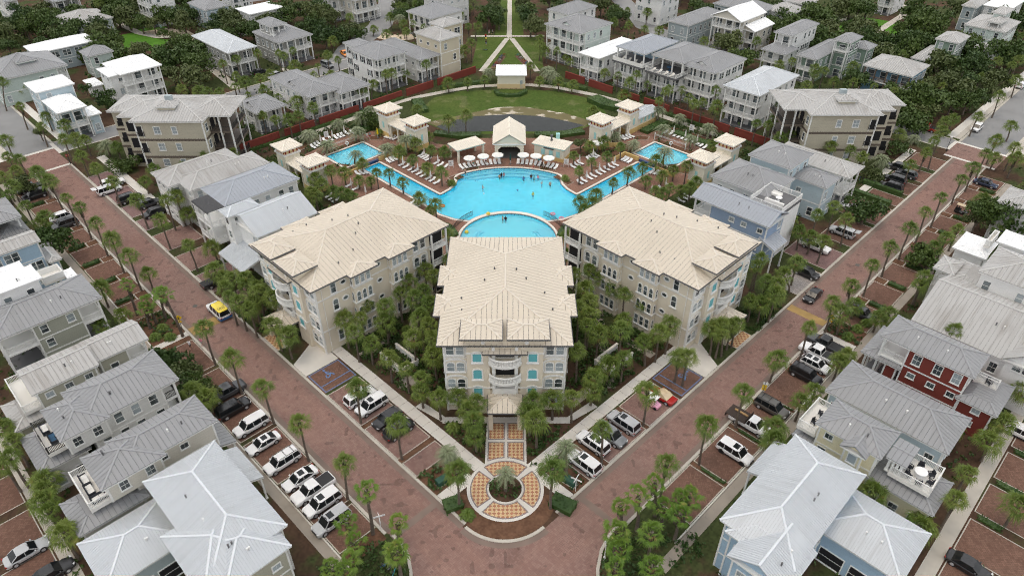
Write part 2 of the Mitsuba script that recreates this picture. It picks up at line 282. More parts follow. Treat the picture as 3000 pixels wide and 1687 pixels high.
# ---------------------------------------------------------------- houses
CAM = np.array([0, 0, 75.0])
FURN = []
def sees(F, z):
    o, U, N, L = F; return N @ (CAM - (o + U * L / 2 + [0, 0, z])) > -4
def build_house(h, seed):
    rnd = random.Random(seed); rot = h['rot']; near = h['near']; k = thing(h['n'], h['l'], h['c'])
    vols = []
    for B in h['B']:
        a0, a1, b0, b1, z0, ze, kind, ax, pitch, o = B; ov = o.get('ov', .55); iv = [a0 + ov, a1 - ov, b0 + ov, b1 - ov]
        if kind.startswith('shed'):
            s = kind[5]; iv = [a0 + (ov if kind[4:] == '-a' else 0), a1 - (ov if kind[4:] == '+a' else 0), b0 + (ov if kind[4:] == '-b' else 0), b1 - (ov if kind[4:] == '+b' else 0)]
        core = list(iv)
        for f, dep, lv in o.get('p', []):
            i = {'a0': 0, 'a1': 1, 'b0': 2, 'b1': 3}[f]; core[i] += dep if i % 2 == 0 else -dep
        vols.append((core, z0, ze))
    for bi, B in enumerate(h['B']):
        a0, a1, b0, b1, z0, ze, kind, ax, pitch, o = B; core = vols[bi][0]; ov = o.get('ov', .55); iv = [a0 + ov, a1 - ov, b0 + ov, b1 - ov]
        wall = 'wall_' + o.get('wall', h['wall']).replace('teal2', 'teal'); rmat = h['roof']; rail = {'w': 'trim', 'd': 'dark_metal', 'b': 'brown_rail'}[h['rail']]
        rk, Gs = roof(k, rot, kind, ax, a0, a1, b0, b1, ze, pitch, rmat, near and rmat != 'silver', w=.3 if rmat == 'silver' and near else .62 if near else .55, gap=.05 if rmat == 'silver' else .07 if near else .09)
        if near and kind in ('hip', 'gable') and min(a1 - a0, b1 - b0) > 5:
            for _ in range(2):
                u = rnd.uniform(.3, .7); y = (b0 + b1) / 2 - (b1 - b0) * .22 if ax == 'a' else b0 + (b1 - b0) * u; x = a0 + (a1 - a0) * u if ax == 'a' else a0 + (a1 - a0) * .28
                zz = ze + pitch * (min(y - b0, b1 - y) if ax == 'a' else min(x - a0, a1 - x)); put('vent_pipe', rt(mv(lathe([(.08, -.1), (.08, .4), (.12, .42), (.12, .5), (.01, .5)], 8), x, y, zz), rot), 'trim' if rnd.random() < .5 else 'gutter', rk)
        post_only = o.get('posts') or (kind.startswith('shed') and o.get('win') == 0) or kind.startswith('shed')
        zt = ze - .1
        if post_only:
            for (x, y) in ((iv[0], iv[2]), (iv[1], iv[2]), (iv[0], iv[3]), (iv[1], iv[3])) if not kind.startswith('shed') else ():
                v = np.array([x, y, 0]) @ fr(rot); column(k, v[0], v[1], z0, zt, .3)
            if o.get('posts'):
                for t in (.33, .67):
                    for (x, y) in ((iv[0] + (iv[1] - iv[0]) * t, iv[2]), (iv[0] + (iv[1] - iv[0]) * t, iv[3]), (iv[0], iv[2] + (iv[3] - iv[2]) * t)):
                        v = np.array([x, y, 0]) @ fr(rot); column(k, v[0], v[1], z0, zt, .3)
                put('wall', rt(box(core[0] + (core[1] - core[0]) * .45, core[1] - .4, core[2] + .4, core[3] - .4, z0, zt), rot), wall, k)
            else:
                for (x, y) in {'-a': ((a0 + .3, b0 + .3), (a0 + .3, b1 - .3), (a0 + .3, (b0 + b1) / 2)), '+a': ((a1 - .3, b0 + .3), (a1 - .3, b1 - .3)), '-b': ((a0 + .3, b0 + .3), (a1 - .3, b0 + .3)), '+b': ((a0 + .3, b1 - .3), (a1 - .3, b1 - .3))}[kind[4:]]:
                    v = np.array([x, y, 0]) @ fr(rot); column(k, v[0], v[1], z0, zt, .22)
            continue
        wk = put('wall', rt(box(core[0], core[1], core[2], core[3], z0, zt), rot), wall, k)
        for g in Gs:
            G = np.array(g, float); n = np.cross(G[1] - G[0], G[2] - G[0]); n /= np.linalg.norm(n); c = G.mean(0); out = np.array([c[0] - (a0 + a1) / 2, c[1] - (b0 + b1) / 2, 0]); 
            if n @ out < 0: G = G[::-1]; n = -n
            G = G - n * ov; s = 1 - ov * 2 / max(.1, np.linalg.norm(G[0] - G[2])); cc = np.array([c[0], c[1], ze]) - n * ov
            G = cc + (G - cc) * s; put('gable', rt(convprism(G, n, .25), rot), wall, k)
        # corner boards and bands
        t = .07; cb = []
        for x, sx in ((core[0], -1), (core[1], 1)):
            for y, sy in ((core[2], -1), (core[3], 1)): cb.append(box(x - t if sx < 0 else x - .14, x + .14 if sx < 0 else x + t, y - t if sy < 0 else y - .14, y + .14 if sy < 0 else y + t, z0, zt - .16))
        put('corner_board', rt(cat_(cb), rot), 'trim', wk, kind='stuff')
        st = max(1, int((ze - z0 + .7) // 3.0)); fh = (ze - z0 - .35) / st
        if st > 1 and kind != 'skirt':
            e = .05; put('belt', rt(cat_([box(core[0] - e, core[1] + e, core[2] - e, core[3] + e, z0 + fh * i - .1, z0 + fh * i + .1) for i in range(1, st)]), rot), 'trim', wk, kind='stuff')
        if kind == 'flat': pass
        # windows
        pf = [f for f, _, _ in o.get('p', [])]
        for f in ('b0', 'a0', 'a1', 'b1'):
            F = face_tf(rot, f, core[0], core[1], core[2], core[3])
            if not sees(F, ze / 2) or o.get('win') == 0: continue
            L = F[3]
            if L < 1.6: continue
            n = max(1, int(L / (2.3 if near else 2.8)))
            for s in range(st):
                zc = z0 + s * fh + (.9 if s or st == 1 else 1.0); wh = min(1.65, fh - 1.35)
                if wh < .7: continue
                style = rnd.choice(['d', 'dg', 'd', 'pair', 'small', 'd']) if f not in pf else 'door'
                for i in range(n):
                    if style != 'door' and rnd.random() < .14: continue
                    u = L * (i + .5) / n + (rnd.random() - .5) * .5; w_ = .95
                    pt = (F[0] + F[1] * u) @ fr(rot).T
                    if any(v is not vols[bi] and v[0][0] - .4 < pt[0] < v[0][1] + .4 and v[0][2] - .4 < pt[1] < v[0][3] + .4 and v[1] < zc + 1 < v[2] + .2 for v in vols): continue
                    if o.get('garage') == f and s == 0: continue
                    pane = 'glass' if rnd.random() < .7 else 'glass_pale'; sh = 'shutter_dark' if 'shutter' in h['l'] and f not in pf else None
                    if style == 'door': win_at(k, F, u, z0 + s * fh + .35, min(1.7, L / n - .6), 2.1, 'd', pane='glass')
                    elif style == 'pair' and L / n > 2.6:
                        win_at(k, F, u - .56, zc, w_, wh, 'd', pane=pane); win_at(k, F, u + .56, zc, w_, wh, 'd', pane=pane)
                    elif style == 'small': win_at(k, F, u, zc + .5, .9, .8, 'g', pane=pane)
                    else: win_at(k, F, u, zc, w_, wh, style, pane=pane, shut=sh)
        if o.get('garage'):
            F = face_tf(rot, o['garage'], *core)
            for u in ((F[3] * .3, F[3] * .68) if F[3] > 7 else (F[3] / 2,)):
                win_at(k, F, u, .15, 2.7, 2.3, 'd', pane='dark')
        if o.get('trip'):
            F = face_tf(rot, 'a0', *core)
            for i in (-1, 0, 1): win_at(k, F, F[3] / 2 + i * 1.25, ze - 1.4, 1.0, 1.0, 'dg')
        if o.get('dorm'):
            ca, cb_ = (a0 + a1) / 2, (b0 + b1) / 2
            if ax == 'b': ra0, ra1, rb0, rb1 = a0 + (a1 - a0) * .12, ca, cb_ - 1.7, cb_ + 1.7
            else: ra0, ra1, rb0, rb1 = a0 + (a1 - a0) * .1, a0 + (a1 - a0) * .5, cb_ - 1.6, cb_ + 1.6
            zb = ze + (ra0 - a0) * pitch
            roof(k, rot, 'gable', 'a', ra0, ra1, rb0, rb1, zb + .15, .5, rmat, 0)
            put('gable', rt(convprism(np.array([[ra0 + .3, rb0 + .3, zb], [ra0 + .3, cb_, zb + .85], [ra0 + .3, rb1 - .3, zb]])[::-1], np.array([-1.0, 0, 0]), .2), rot), wall, k)
        # porches
        for f, dep, lv in o.get('p', []):
            i = {'a0': 0, 'a1': 1, 'b0': 2, 'b1': 3}[f]; r = list(core); r[i] = iv[i]; r[i ^ 1] = core[i]; r = [min(r[0], r[1]), max(r[0], r[1]), min(r[2], r[3]), max(r[2], r[3])]
            F = face_tf(rot, f, *r); L = F[3]; n = max(1, int(round(L / 2.8)))
            lv = [z for z in lv if z < ze - 2]
            for z in [z0 + .45] + lv:
                put('porch_floor', rt(box(r[0], r[1], r[2], r[3], z - (.28 if z > 1 else .45), z), rot), 'trim' if z > 1 else 'floor_grey', k)
            for j in range(n + 1):
                q = F[0] + F[1] * (.15 + (L - .3) * j / n) - F[2] * .15
                column(k, q[0], q[1], z0, zt - .2, .28, 'trim' if h['rail'] != 'b' else 'brown_rail', rot)
            for z in lv + ([z0 + .45] if rnd.random() < .5 else []):
                q = [F[0] + F[1] * .2 - F[2] * .15, F[0] + F[1] * (L - .2) - F[2] * .15, F[0] + F[1] * .2 - F[2] * dep, F[0] + F[1] * (L - .2) - F[2] * dep]
                railing(k, q[0][:2], q[1][:2], z, rail, sp=.16 if near else .3, posts=99, bw=.045 if near else .07)
                if dep > 1.2:
                    for e in ((0, 2), (1, 3)):
                        railing(k, q[e[0]][:2], q[e[1]][:2], z, rail, sp=.16 if near else .3, posts=99, bw=.045 if near else .07)
            put('beam', rt(box(r[0] + .02, r[1] - .02, r[2] + .02, r[3] - .02, zt - .32, zt - .12), rot), 'trim', k)
    for D in h['D']:
        a0, a1, b0, b1, z, o = D
        if o.get('body'): put('wall', rt(box(a0 + .1, a1 - .1, b0 + .1, b1 - .1, 0, z - .2), rot), 'wall_white', k)
        if o.get('pergola'):
            n = int((b1 - b0) / .35); put('pergola_slats', rt(cat_([box(a0, a1, b0 + (b1 - b0) * i / n, b0 + (b1 - b0) * i / n + .12, z, z + .22) for i in range(n)] + [box(a0, a0 + .15, b0, b1, z - .25, z - .01), box(a1 - .15, a1, b0, b1, z - .25, z - .01)]), rot), 'floor_grey', k, kind='stuff')
            for zz in (3.6, 7.0):
                put('porch_floor', rt(box(a0 + .2, a1, b0 + .2, b1 - .2, zz - .28, zz), rot), 'trim', k)
                c = [np.array([x, y, 0]) @ fr(rot) for x, y in ((a1, b0 + .3), (a0 + .3, b0 + .3), (a0 + .3, b1 - .3))]
                railing(k, c[0][:2], c[1][:2], zz); railing(k, c[1][:2], c[2][:2], zz)
            for y in (b0 + .3, (b0 + b1) / 2, b1 - .3):
                v = np.array([a0 + .3, y, 0]) @ fr(rot); column(k, v[0], v[1], 0, z - .25, .25)
            continue
        put('deck_floor', rt(box(a0, a1, b0, b1, z - .5, z), rot), 'floor_grey' if o.get('furn') in ('lounge', 'loungers') else 'floor_white', k)
        c = [np.array([x, y, 0]) @ fr(rot) for x, y in ((a0 + .1, b0 + .1), (a1 - .1, b0 + .1), (a1 - .1, b1 - .1), (a0 + .1, b1 - .1))]
        rail = {'w': 'trim', 'd': 'dark_metal', 'b': 'brown_rail'}[h['rail']]
        for i in range(4):
            j = (i + 1) % 4
            if o.get('parapet'): put('parapet', beam(c[i] + [0, 0, z + .5], c[j] + [0, 0, z + .5], .14, 1.0), 'trim', k)
            else: railing(k, c[i][:2], c[j][:2], z, rail, sp=.16 if near else .28, posts=2.4, bw=.05 if near else .07)
        if o.get('furn'): FURN.append((o['furn'], rot, (a0, a1, b0, b1), z, h['l']))
def apartment(label, sgn, cx):
    """three clear storeys over a plinth, brown bands between, open corner balconies; sgn mirrors it"""
    k = thing('apartment_block', label, 'apartment building', 'beige banded apartment blocks')
    def X(a, b): return tuple(sorted((cx + sgn * a, cx + sgn * b)))
    parts = [(-7.4, 7.4, 0, 14), (-11.2, -7.3, 2.6, 14), (-14.8, -11.1, 5.6, 14)]
    fh = 3.9
    for i, (a, b, y0, y1) in enumerate(parts):
        x0, x1 = X(a, b); w = put('wall', box(x0, x1, YB(y0), YB(y1), 0, 12.0), 'wall_beige', k)
        put('band', cat_([box(x0 - .07, x1 + .07, YB(y0) - .07, YB(y1), z, z + .5) for z in (3.4, 7.5)]) if i == 0 else cat_([box(x0 - .06, x1 + .06, YB(y0) - .06, YB(y1), z, z + .5) for z in (3.4, 7.5)]), 'band_brown', w, kind='stuff')
    x0, x1 = X(-8.0, 13.2); x2, x3 = X(-15.6, -7.8)
    roof(k, 0, 'hip', 'a', *X(-8.1, 8.1), YB(-.8), YB(14.6), 12.3, .28, 'lgrey', 1); roof(k, 0, 'hip', 'b', *X(-15.5, -6), YB(4.9), YB(14.7), 12.25, .3, 'lgrey', 1); roof(k, 0, 'hip', 'a', *X(-11.8, -4), YB(1.8), YB(14), 12.28, .3, 'lgrey', 1); roof(k, 0, 'hip', 'a', *X(3, 13.0), YB(2.4), YB(14.4), 12.27, .3, 'lgrey', 1)
    c0 = X(-3.2, 1.2); roof(k, 0, 'hip', 'a', *c0, YB(2.6), YB(6.6), 14.2, .35, 'lgrey', 0); put('vent_tower', box(c0[0] + .4, c0[1] - .4, YB(3), YB(6.2), 12.5, 14.1), 'wall_beige', k); put('roof_unit', box(c0[0] + 1.3, c0[0] + 2.7, YB(5.6), YB(6.6), 14.6, 15.6), 'wall_bluegrey', k)
    cf = X(7.3, 8.1)
    for s, z in enumerate((.5, 4.3, 8.2)):
        F = face_tf(0, 'b0', *X(-7.4, 7.4), YB(0), YB(14))
        for u, w_ in ((4.6, 1.3), (8.4, 1.0)): win_at(k, F, u if sgn > 0 else 14.8 - u, z + 1.0, w_, 1.6, 'dg' if w_ > 1.2 else 'd', pane='glass_pale')
        # corner balcony stack at the inner corner of the front, and the wide stack at the other end
        bx = X(5.9 - 13.2, 7.3 - 13.2)
        put('balcony_opening', box(bx[0] + .1, bx[1] - .1, YB(0) - .02, YB(0) + .06, z + .5, z + 2.7), 'dark', k);  # dark panel on the solid wall paints the shaded balcony interior
        for xx in (bx[0], bx[1] - .12): put('post', box(xx, xx + .12, YB(0) - .12, YB(0) + .02, z, z + 2.95), 'trim', k)
        railing(k, (bx[0], YB(0) - .08), (bx[1], YB(0) - .08), z + .35, 'dark_metal', sp=.2)
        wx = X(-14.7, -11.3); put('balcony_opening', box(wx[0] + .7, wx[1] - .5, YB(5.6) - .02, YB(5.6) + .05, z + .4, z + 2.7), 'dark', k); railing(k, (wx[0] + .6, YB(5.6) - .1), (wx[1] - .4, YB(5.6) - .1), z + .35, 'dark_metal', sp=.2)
        wx = X(-10.6, -8.4); put('balcony_opening', box(*wx, YB(2.6) - .02, YB(2.6) + .05, z + .4, z + 2.7), 'dark', k)  # flat dark panels here too, in place of shaded recesses
        px = X(7.4, 12.2); put('balcony_floor', box(*px, YB(3.2), YB(13.4), z - .3, z + .2), 'band_brown', k)
        q = [(cx + sgn * 12.1, YB(3.3)), (cx + sgn * 12.1, YB(13.3)), (cx + sgn * 7.5, YB(3.3))]
        railing(k, q[0], q[1], z + .2, 'dark_metal', sp=.25); railing(k, q[0], q[2], z + .2, 'dark_metal', sp=.25)
        ox = sorted((cx + sgn * 7.38, cx + sgn * 7.46)); put('balcony_opening', cat_([box(*ox, YB(4.2 + 3 * j), YB(6.2 + 3 * j), z + .25, z + 2.6) for j in range(3)]), 'dark', k, kind='stuff')  # dark panels paint the shade at the back of the open balconies
        win_at(k, face_tf(0, 'a1' if sgn > 0 else 'a0', *X(-7.4, 7.4), YB(0), YB(14)), 1.7 if sgn > 0 else 12.3, z + 1, 1.1, 1.7, 'd')
    for (xa, ya) in ((12.1, 3.3), (12.1, 8.3), (12.1, 13.2), (9.8, 3.3)): column(k, cx + sgn * xa, YB(ya), 0, 12.0, .3, 'trim', 0)
    put('corner_board', cat_([box(cx + s * 7.4 - .14, cx + s * 7.4 + .14, YB(0) - .09, YB(0) + .1, 0, 12) for s in (-1, 1)]), 'trim', k, kind='stuff')
YB0 = 145.3
def YB(y): return YB0 + y
apartment('beige banded apartment block with open corner balconies behind the left cross street', 1, -74.9)
YB0 = 148.9
apartment('beige banded apartment block with open corner balconies beside the red pickup on the right', -1, 73.9)
def pq2xy(p, q): return ((p - q) / math.sqrt(2), (p + q) / math.sqrt(2))
def mx(P): return [(-1.5 - x, y) for x, y in P][::-1]
_th = math.asin(10.7 / 20); _arc = [(-.75 + 20 * math.sin(t), 127 + 20 * math.cos(t)) for t in np.linspace(-_th, _th, 25)]
_l = [(-12.1, 143.2), (-12.45, 142.1), (-12.1, 140.9), (-12.3, 139.2), (-13.3, 136.9), (-15.1, 134.6), pq2xy(84, 106.2), pq2xy(84, 127.6), pq2xy(79.7, 127.6), pq2xy(79.4, 104.8), (-14.9, 126.6), (-11.6, 124.6)]
_t2 = math.atan2(10.85, 7.4); _sp = [(-.75 + 10.4 * math.sin(t), 117.2 + 10.4 * math.cos(t)) for t in np.linspace(-_t2 + .1, _t2 - .1, 25)]
POOL_MAIN = Polygon(_arc + mx(_l)[::-1] + _sp[::-1] + _l[::-1]).buffer(0)
if POOL_MAIN.geom_type != 'Polygon': POOL_MAIN = max(POOL_MAIN.geoms, key=lambda g: g.area)
POOL_SPA = Point(-.75, 117.2).buffer(9.4, 32)
POOL_KL = Polygon([pq2xy(*c) for c in ((77.2, 131.2), (87.6, 131.2), (87.6, 139.2), (77.2, 139.2))]); POOL_KR = Polygon(mx(list(POOL_KL.exterior.coords)[:-1]))
POOLS = [POOL_MAIN, POOL_SPA, POOL_KL, POOL_KR]
# ---------------------------------------------------------------- ground, roads, bays, pavements
def brickpat(k, c1, c2, joint, rot=0, sc=1.0, patch=.25, wear=False):
    """brick pavers laid in herringbone blocks, each a little off in colour, with worn patches"""
    c, s = math.cos(math.radians(rot)), math.sin(math.radians(rot))
    def fn(p, n, uv):
        x, y = (p.x * c + p.y * s) * sc, (-p.x * s + p.y * c) * sc
        bx, by = dr.floor(x / .46), dr.floor(y / .46); fx, fy = x / .46 - bx, y / .46 - by
        alt = (bx + by) - 2 * dr.floor((bx + by) * .5) > .5
        a = dr.select(alt, fx, fy); b = dr.select(alt, fy, fx); b2 = b * 2 - dr.floor(b * 2); i = dr.floor(b * 2)
        e = dr.minimum(dr.minimum(a, 1 - a) * 2, dr.minimum(b2, 1 - b2)); j = smoothstep(.02, .16, e)
        r = cell_rand(bx * 2 + i, by, 5); g = fbm(p.x * .07, p.y * .07, 1., 4); h = fbm(p.x * .5, p.y * .5, 7., 3)
        col = mix(c1, c2, dr.clip(r * .75 + (g - .5) * 1.1 + (h - .5) * .5 + .05, 0, 1)) * (1 - patch * .6 * smoothstep(.5, .75, g) - .12 * smoothstep(.5, .8, h))
        if wear:
            lat = dr.abs(dr.select(p.x < -.8, (p.x + p.y) * .70711 - 29.2, (p.y - p.x) * .70711 - 30.9)); tr = dr.exp(-dr.square((lat - 1.7) / .75)) + .5 * dr.exp(-dr.square((lat - .4) / .5))
            col = mix(col, mi.Color3f(.37, .215, .165), .30 * tr * smoothstep(.3, .7, fbm(p.x * .06 + 3, p.y * .06, 11., 3))); st = smoothstep(.74, .82, noise(p.x * .33, p.y * .33, 20.)); col = col * (1 - .12 * st) * (1 - .3 * smoothstep(.82, .86, noise(p.x * 1.3, p.y * 1.3, 30.)))
        else: col = col * (1 - .45 * smoothstep(.74, .9, noise(p.x * .42, p.y * .42, 13.)) * noise(p.x * 2.2, p.y * 2.2, 2.))
        return mix([float(v) for v in joint], col, .3 + .7 * j)
    return bs(k, pr(proc(fn), .85, .2))
brickpat('brick_road', (.225, .130, .110), (.315, .205, .175), (.17, .115, .10), 45, wear=True)
brickpat('brick_bay', (.15, .08, .058), (.235, .135, .10), (.10, .065, .05), 0)
brickpat('brick_purple', (.215, .13, .125), (.30, .19, .175), (.14, .10, .095), 45)
brickpat('brick_deck', (.24, .125, .09), (.335, .19, .14), (.13, .09, .075), 45)
brickpat('brick_cobble', (.30, .27, .25), (.46, .42, .40), (.15, .13, .12), 20)
plain('gutter_band', (.205, .155, .13), .85, .2, .3, .6); plain('concrete', (.48, .445, .39), .85, .2, .28, .7); plain('concrete_light', (.62, .59, .54), .8, .2, .2, .6); plain('concrete_brown', (.33, .29, .245), .85, .2, .3, .6)
plain('asphalt', (.235, .235, .235), .9, .2, .3, .25); plain('sand', (.60, .50, .38), .95, .1, .2, .5); plain('paint_white', (.75, .75, .73), .6, .3, .1, 3); plain('paint_blue', (.12, .22, .42), .6, .3, .2, 3); plain('paint_yellow', (.36, .24, .095), .75, .2, .35, .9)
def fn_soil(p, n, uv):
    g = fbm(p.x * .11, p.y * .11, 2., 4); h = fbm(p.x * .9, p.y * .9, 5., 3); r = noise(p.x * 4, p.y * 4, 1.)
    soil = mix([.045, .029, .020], [.12, .072, .048], dr.clip(h * .8 + r * .4 - .1, 0, 1))
    return mix(soil, mi.Color3f(.045, .062, .022) * (.7 + .7 * r), smoothstep(.42, .58, g * .8 + h * .2) * .9)
bs('soil', pr(proc(fn_soil), .95, .1))
def fn_mulch(p, n, uv):
    h = fbm(p.x * 1.1, p.y * 1.1, 5., 3); r = noise(p.x * 5, p.y * 5, 1.)
    return mix([.08, .042, .027], [.19, .105, .066], dr.clip(h * .8 + r * .5 - .15, 0, 1))
bs('mulch', pr(proc(fn_mulch), .95, .1))
def fn_lawn(p, n, uv):
    g = fbm(p.x * .16, p.y * .22, 2., 4); r = noise(p.x * 3, p.y * 3, 1.)
    return mix(mix([.05, .095, .018], [.10, .125, .034], g), [.30, .25, .15], smoothstep(.62, .8, fbm(p.x * .3, p.y * .3, 9.)) * .2) * (.75 + .4 * r)
bs('lawn', pr(proc(fn_lawn), .95, .1))
bs('lawn_bright', pr(proc(lambda p, n, uv: mix([.055, .145, .016], [.09, .2, .028], fbm(p.x * .4, p.y * .4, 2.))), .95, .1))
def fn_bank(p, n, uv):
    g = fbm(p.x * .5, p.y * .8, 4., 3)
    return mix([.16, .14, .075], [.50, .45, .37], smoothstep(.58, .74, g))
bs('bank', pr(proc(fn_bank), .95, .1))
A45 = 45
def mir(P): return [(q - 1.13, p + 1.13) for p, q in P]
def sh(name, P, z, mat, rot=A45, parent=None, kind='structure'):
    return put(name, rt(sheet(P, z), rot), mat, parent, kind=kind if not parent else None)
def R4(a0, a1, b0, b1): return [(a0, b0), (a1, b0), (a1, b1), (a0, b1)]
put('ground', sheet(Polygon([(-420, -20), (420, -20), (420, 460), (-420, 460)]).difference(unary_union(POOLS).buffer(.2)), 0), 'soil', kind='structure')
# brick streets and the street at the front, one surface
arcP = [(-0.9 + 6.95 * math.sin(t), 56.9 - 6.95 * math.cos(t)) for t in np.linspace(-math.pi / 4, math.pi / 4, 17)]
def pq2xy(p, q): return ((p - q) / math.sqrt(2), (p + q) / math.sqrt(2))
lo, ro = pq2xy(25.55, 177.5), pq2xy(32.95, 177.5); l1, r1 = pq2xy(181, 34.25), pq2xy(181, 27.45)
cl = [(-14.4, 51.0 + .0), (-13.2, 49.9), (-12.2, 48.2), (-11.6, 46.0), (-11.4, 43), (-11.4, 25)]; cr = [(9.6, 25), (9.6, 43), (9.9, 46.5), (10.6, 49.0), (11.7, 50.9), (13.0, 52.4)]
main_road = Polygon([ro, lo, pq2xy(25.55, 47)] + cl + cr + [pq2xy(47, 27.45), r1, l1] + arcP[::-1])
put('road', sheet(main_road, .006), 'brick_road', kind='structure')
sh('road', R4(25.0, 33.2, 178.4, 189.2), .006, 'brick_road'); sh('road', R4(181.9, 190.4, 25.5, 36.5), .006, 'brick_road')
for P in (R4(25.0, 33.4, 177.5, 178.4), R4(25.0, 33.4, 189.2, 190.2), R4(33.2, 34.1, 185.5, 193), R4(181, 181.9, 25.5, 36.5), R4(190.4, 191.3, 25.5, 36.5), R4(185, 191.5, 36.5, 37.3)): sh('crosswalk', P, .012, 'concrete_light')
# edge bands of darker brick and the kerbs
for i, (P) in enumerate(([(25.55, 47), (25.55, 177.5)], [(32.95, 46.3), (32.95, 177.5)])):
    (p, q0), (_, q1) = P; s = 1 if i else -1
    sh('road_edge', R4(min(p, p - s * .75), max(p, p - s * .75), q0 if s < 0 else 41.2, q1), .010, 'gutter_band')
    put('kerb', rt(box(min(p, p + s * .38), max(p, p + s * .38), q0 if s < 0 else 41.2, q1, 0, .11), 45), 'concrete', kind='structure')
for i, (q, p0, p1) in enumerate(((27.45, 47, 181), (34.25, 46, 181))):
    s = 1 if i else -1
    sh('road_edge', R4(p0 if s < 0 else 42.2, p1, min(q, q - s * .75), max(q, q - s * .75)), .010, 'gutter_band')
    put('kerb', rt(box(p0 if s < 0 else 42.2, p1, min(q, q + s * .38), max(q, q + s * .38), 0, .11), 45), 'concrete', kind='structure')
ring = lambda r0, r1, t0, t1, cx, cy, n=24: Polygon([(cx + r1 * math.sin(t), cy - r1 * math.cos(t)) for t in np.linspace(t0, t1, n)] + [(cx + r0 * math.sin(t), cy - r0 * math.cos(t)) for t in np.linspace(t1, t0, n)])
put('kerb', extr(ring(6.55, 6.95, -math.pi / 4, math.pi / 4, -.9, 56.9), 0, .11), 'concrete', kind='structure')
put('road_edge', sheet(ring(6.95, 7.7, -math.pi / 4, math.pi / 4, -.9, 56.9), .010), 'gutter_band', kind='structure')
for C_ in (cl, cr): put('kerb', extr(LineString(C_[:6]).buffer(.19, cap_style=2), 0, .11), 'concrete', kind='structure')
sh('road_edge', R4(25.6, 32.9, 45.6, 46.5), .014, 'gutter_band'); sh('road_edge', R4(45.6, 46.5, 27.5, 34.2), .014, 'gutter_band')
# raised yellow crossings
sh('crosswalk', R4(25.7, 32.8, 98.9, 101.1), .016, 'paint_yellow'); sh('crosswalk', R4(100.2, 102, 27.6, 34.1), .016, 'paint_yellow')
# asphalt beyond
sh('street', R4(24.6, 33.6, 190.2, 420), .006, 'asphalt'); sh('street', R4(34.1, 128, 185.9, 192.6), .007, 'asphalt'); sh('street', R4(191.3, 420, 26, 36.0), .006, 'asphalt'); sh('street', R4(185.2, 191.4, 37.3, 84), .007, 'asphalt')
put('street', sheet(LineString([(-53, 217), (-52.5, 232), (-49, 245), (-46.5, 256), (-46.5, 270), (-48, 300), (-52, 340)]).buffer(4.2), .010), 'asphalt', kind='structure')
put('street', sheet(LineString([(-48, 247), (-40, 242), (-35, 243)]).buffer(3), .009), 'sand', kind='structure')
put('street', sheet(LineString([(41, 300), (43.5, 283), (46, 268), (47, 255), (52, 246), (68, 232), (90, 215)]).buffer(3.8), .010), 'asphalt', kind='structure')
put('street', sheet(LineString([(-150, 262), (-118, 280), (-92, 296), (-70, 320)]).buffer(3.6), .010), 'asphalt', kind='structure')
for P in (R4(24.0, 24.6, 190.2, 300), R4(33.6, 34.2, 193, 300), R4(191.3, 300, 25.4, 26), R4(191.3, 300, 36.0, 36.6), R4(34.1, 120, 185.4, 185.9), R4(34.2, 120, 192.6, 193.1), R4(184.7, 185.2, 37.3, 84), R4(191.4, 191.9, 37.3, 84)): sh('kerb', P, .05, 'concrete')
sh('pavement', R4(20.5, 22.5, 190, 290), .008, 'concrete_light'); sh('pavement', R4(35.5, 37.4, 193, 290), .008, 'concrete_light'); sh('pavement', R4(193, 290, 38, 39.8), .008, 'concrete_light'); sh('parking_strip', R4(193, 290, 36.7, 38), .006, 'concrete'); sh('parking_strip', R4(193, 290, 22.5, 25.4), .006, 'concrete'); sh('parking_strip', R4(22.5, 24.0, 190, 290), .006, 'concrete')
# ---- parking bays
def bay(P, mat='brick_bay', edge=True, lw=.13):
    k = sh('parking_bay', P, .008, mat)
    if edge:
        pl = Polygon(P); put('border', rt(sheet(pl.difference(pl.buffer(-lw, join_style=2)), .016), 45), 'concrete', k)
    return k
HEDGES = []
isl = [(169.5, 171.3), (161.7, 163.5), (153.9, 155.7), (146.1, 147.9), (138.3, 140.1), (130.7, 132.5), (122.9, 124.7), (115.1, 116.9)]
edges = [176.5] + [v for a, b in isl for v in (b, a)] + [109.2]
for i in range(0, len(edges), 2): bay(R4(19.75, 25.1, edges[i + 1], edges[i]))
for a, b in isl:
    sh('planting_bed', R4(19.75, 25.1, a, b), .007, 'mulch'); sh('divider', R4(23.1, 23.3, a, b), .02, 'concrete')
    HEDGES.append((20.0, 22.9, a + .45, b - .45))
nb = [98.1, 89.7, 88.9, 80.7, 80.0, 72.5, 71.8, 62.7, 62.0, 54.2, 53.6, 48.6]
for i in range(0, len(nb), 2): bay(R4(19.9, 25.1, nb[i + 1], nb[i]))
sh('planting_bed', R4(19.9, 25.1, 46.4, 48.5), .007, 'mulch'); sh('planting_bed', R4(19.8, 25.1, 98.2, 109.1), .007, 'mulch')
sh('footpath', R4(19.8, 25.3, 99.4, 100.7), .014, 'concrete_light')
isr = [(110.8, 112.6), (118.9, 120.7), (127.1, 128.9), (135.2, 137.0), (143.4, 145.2), (151.5, 153.3), (159.7, 161.5), (167.8, 169.6)]
edges = [103.6] + [v for a, b in isr for v in (a, b)] + [176]
for i in range(0, len(edges), 2): bay(R4(edges[i], edges[i + 1], 21.7, 27.0))
for a, b in isr:
    sh('planting_bed', R4(a, b, 21.7, 27.0), .007, 'mulch'); sh('divider', R4(a, b, 25.0, 25.2), .02, 'concrete')
    HEDGES.append(('r', a + .45, b - .45, 21.9, 24.8))
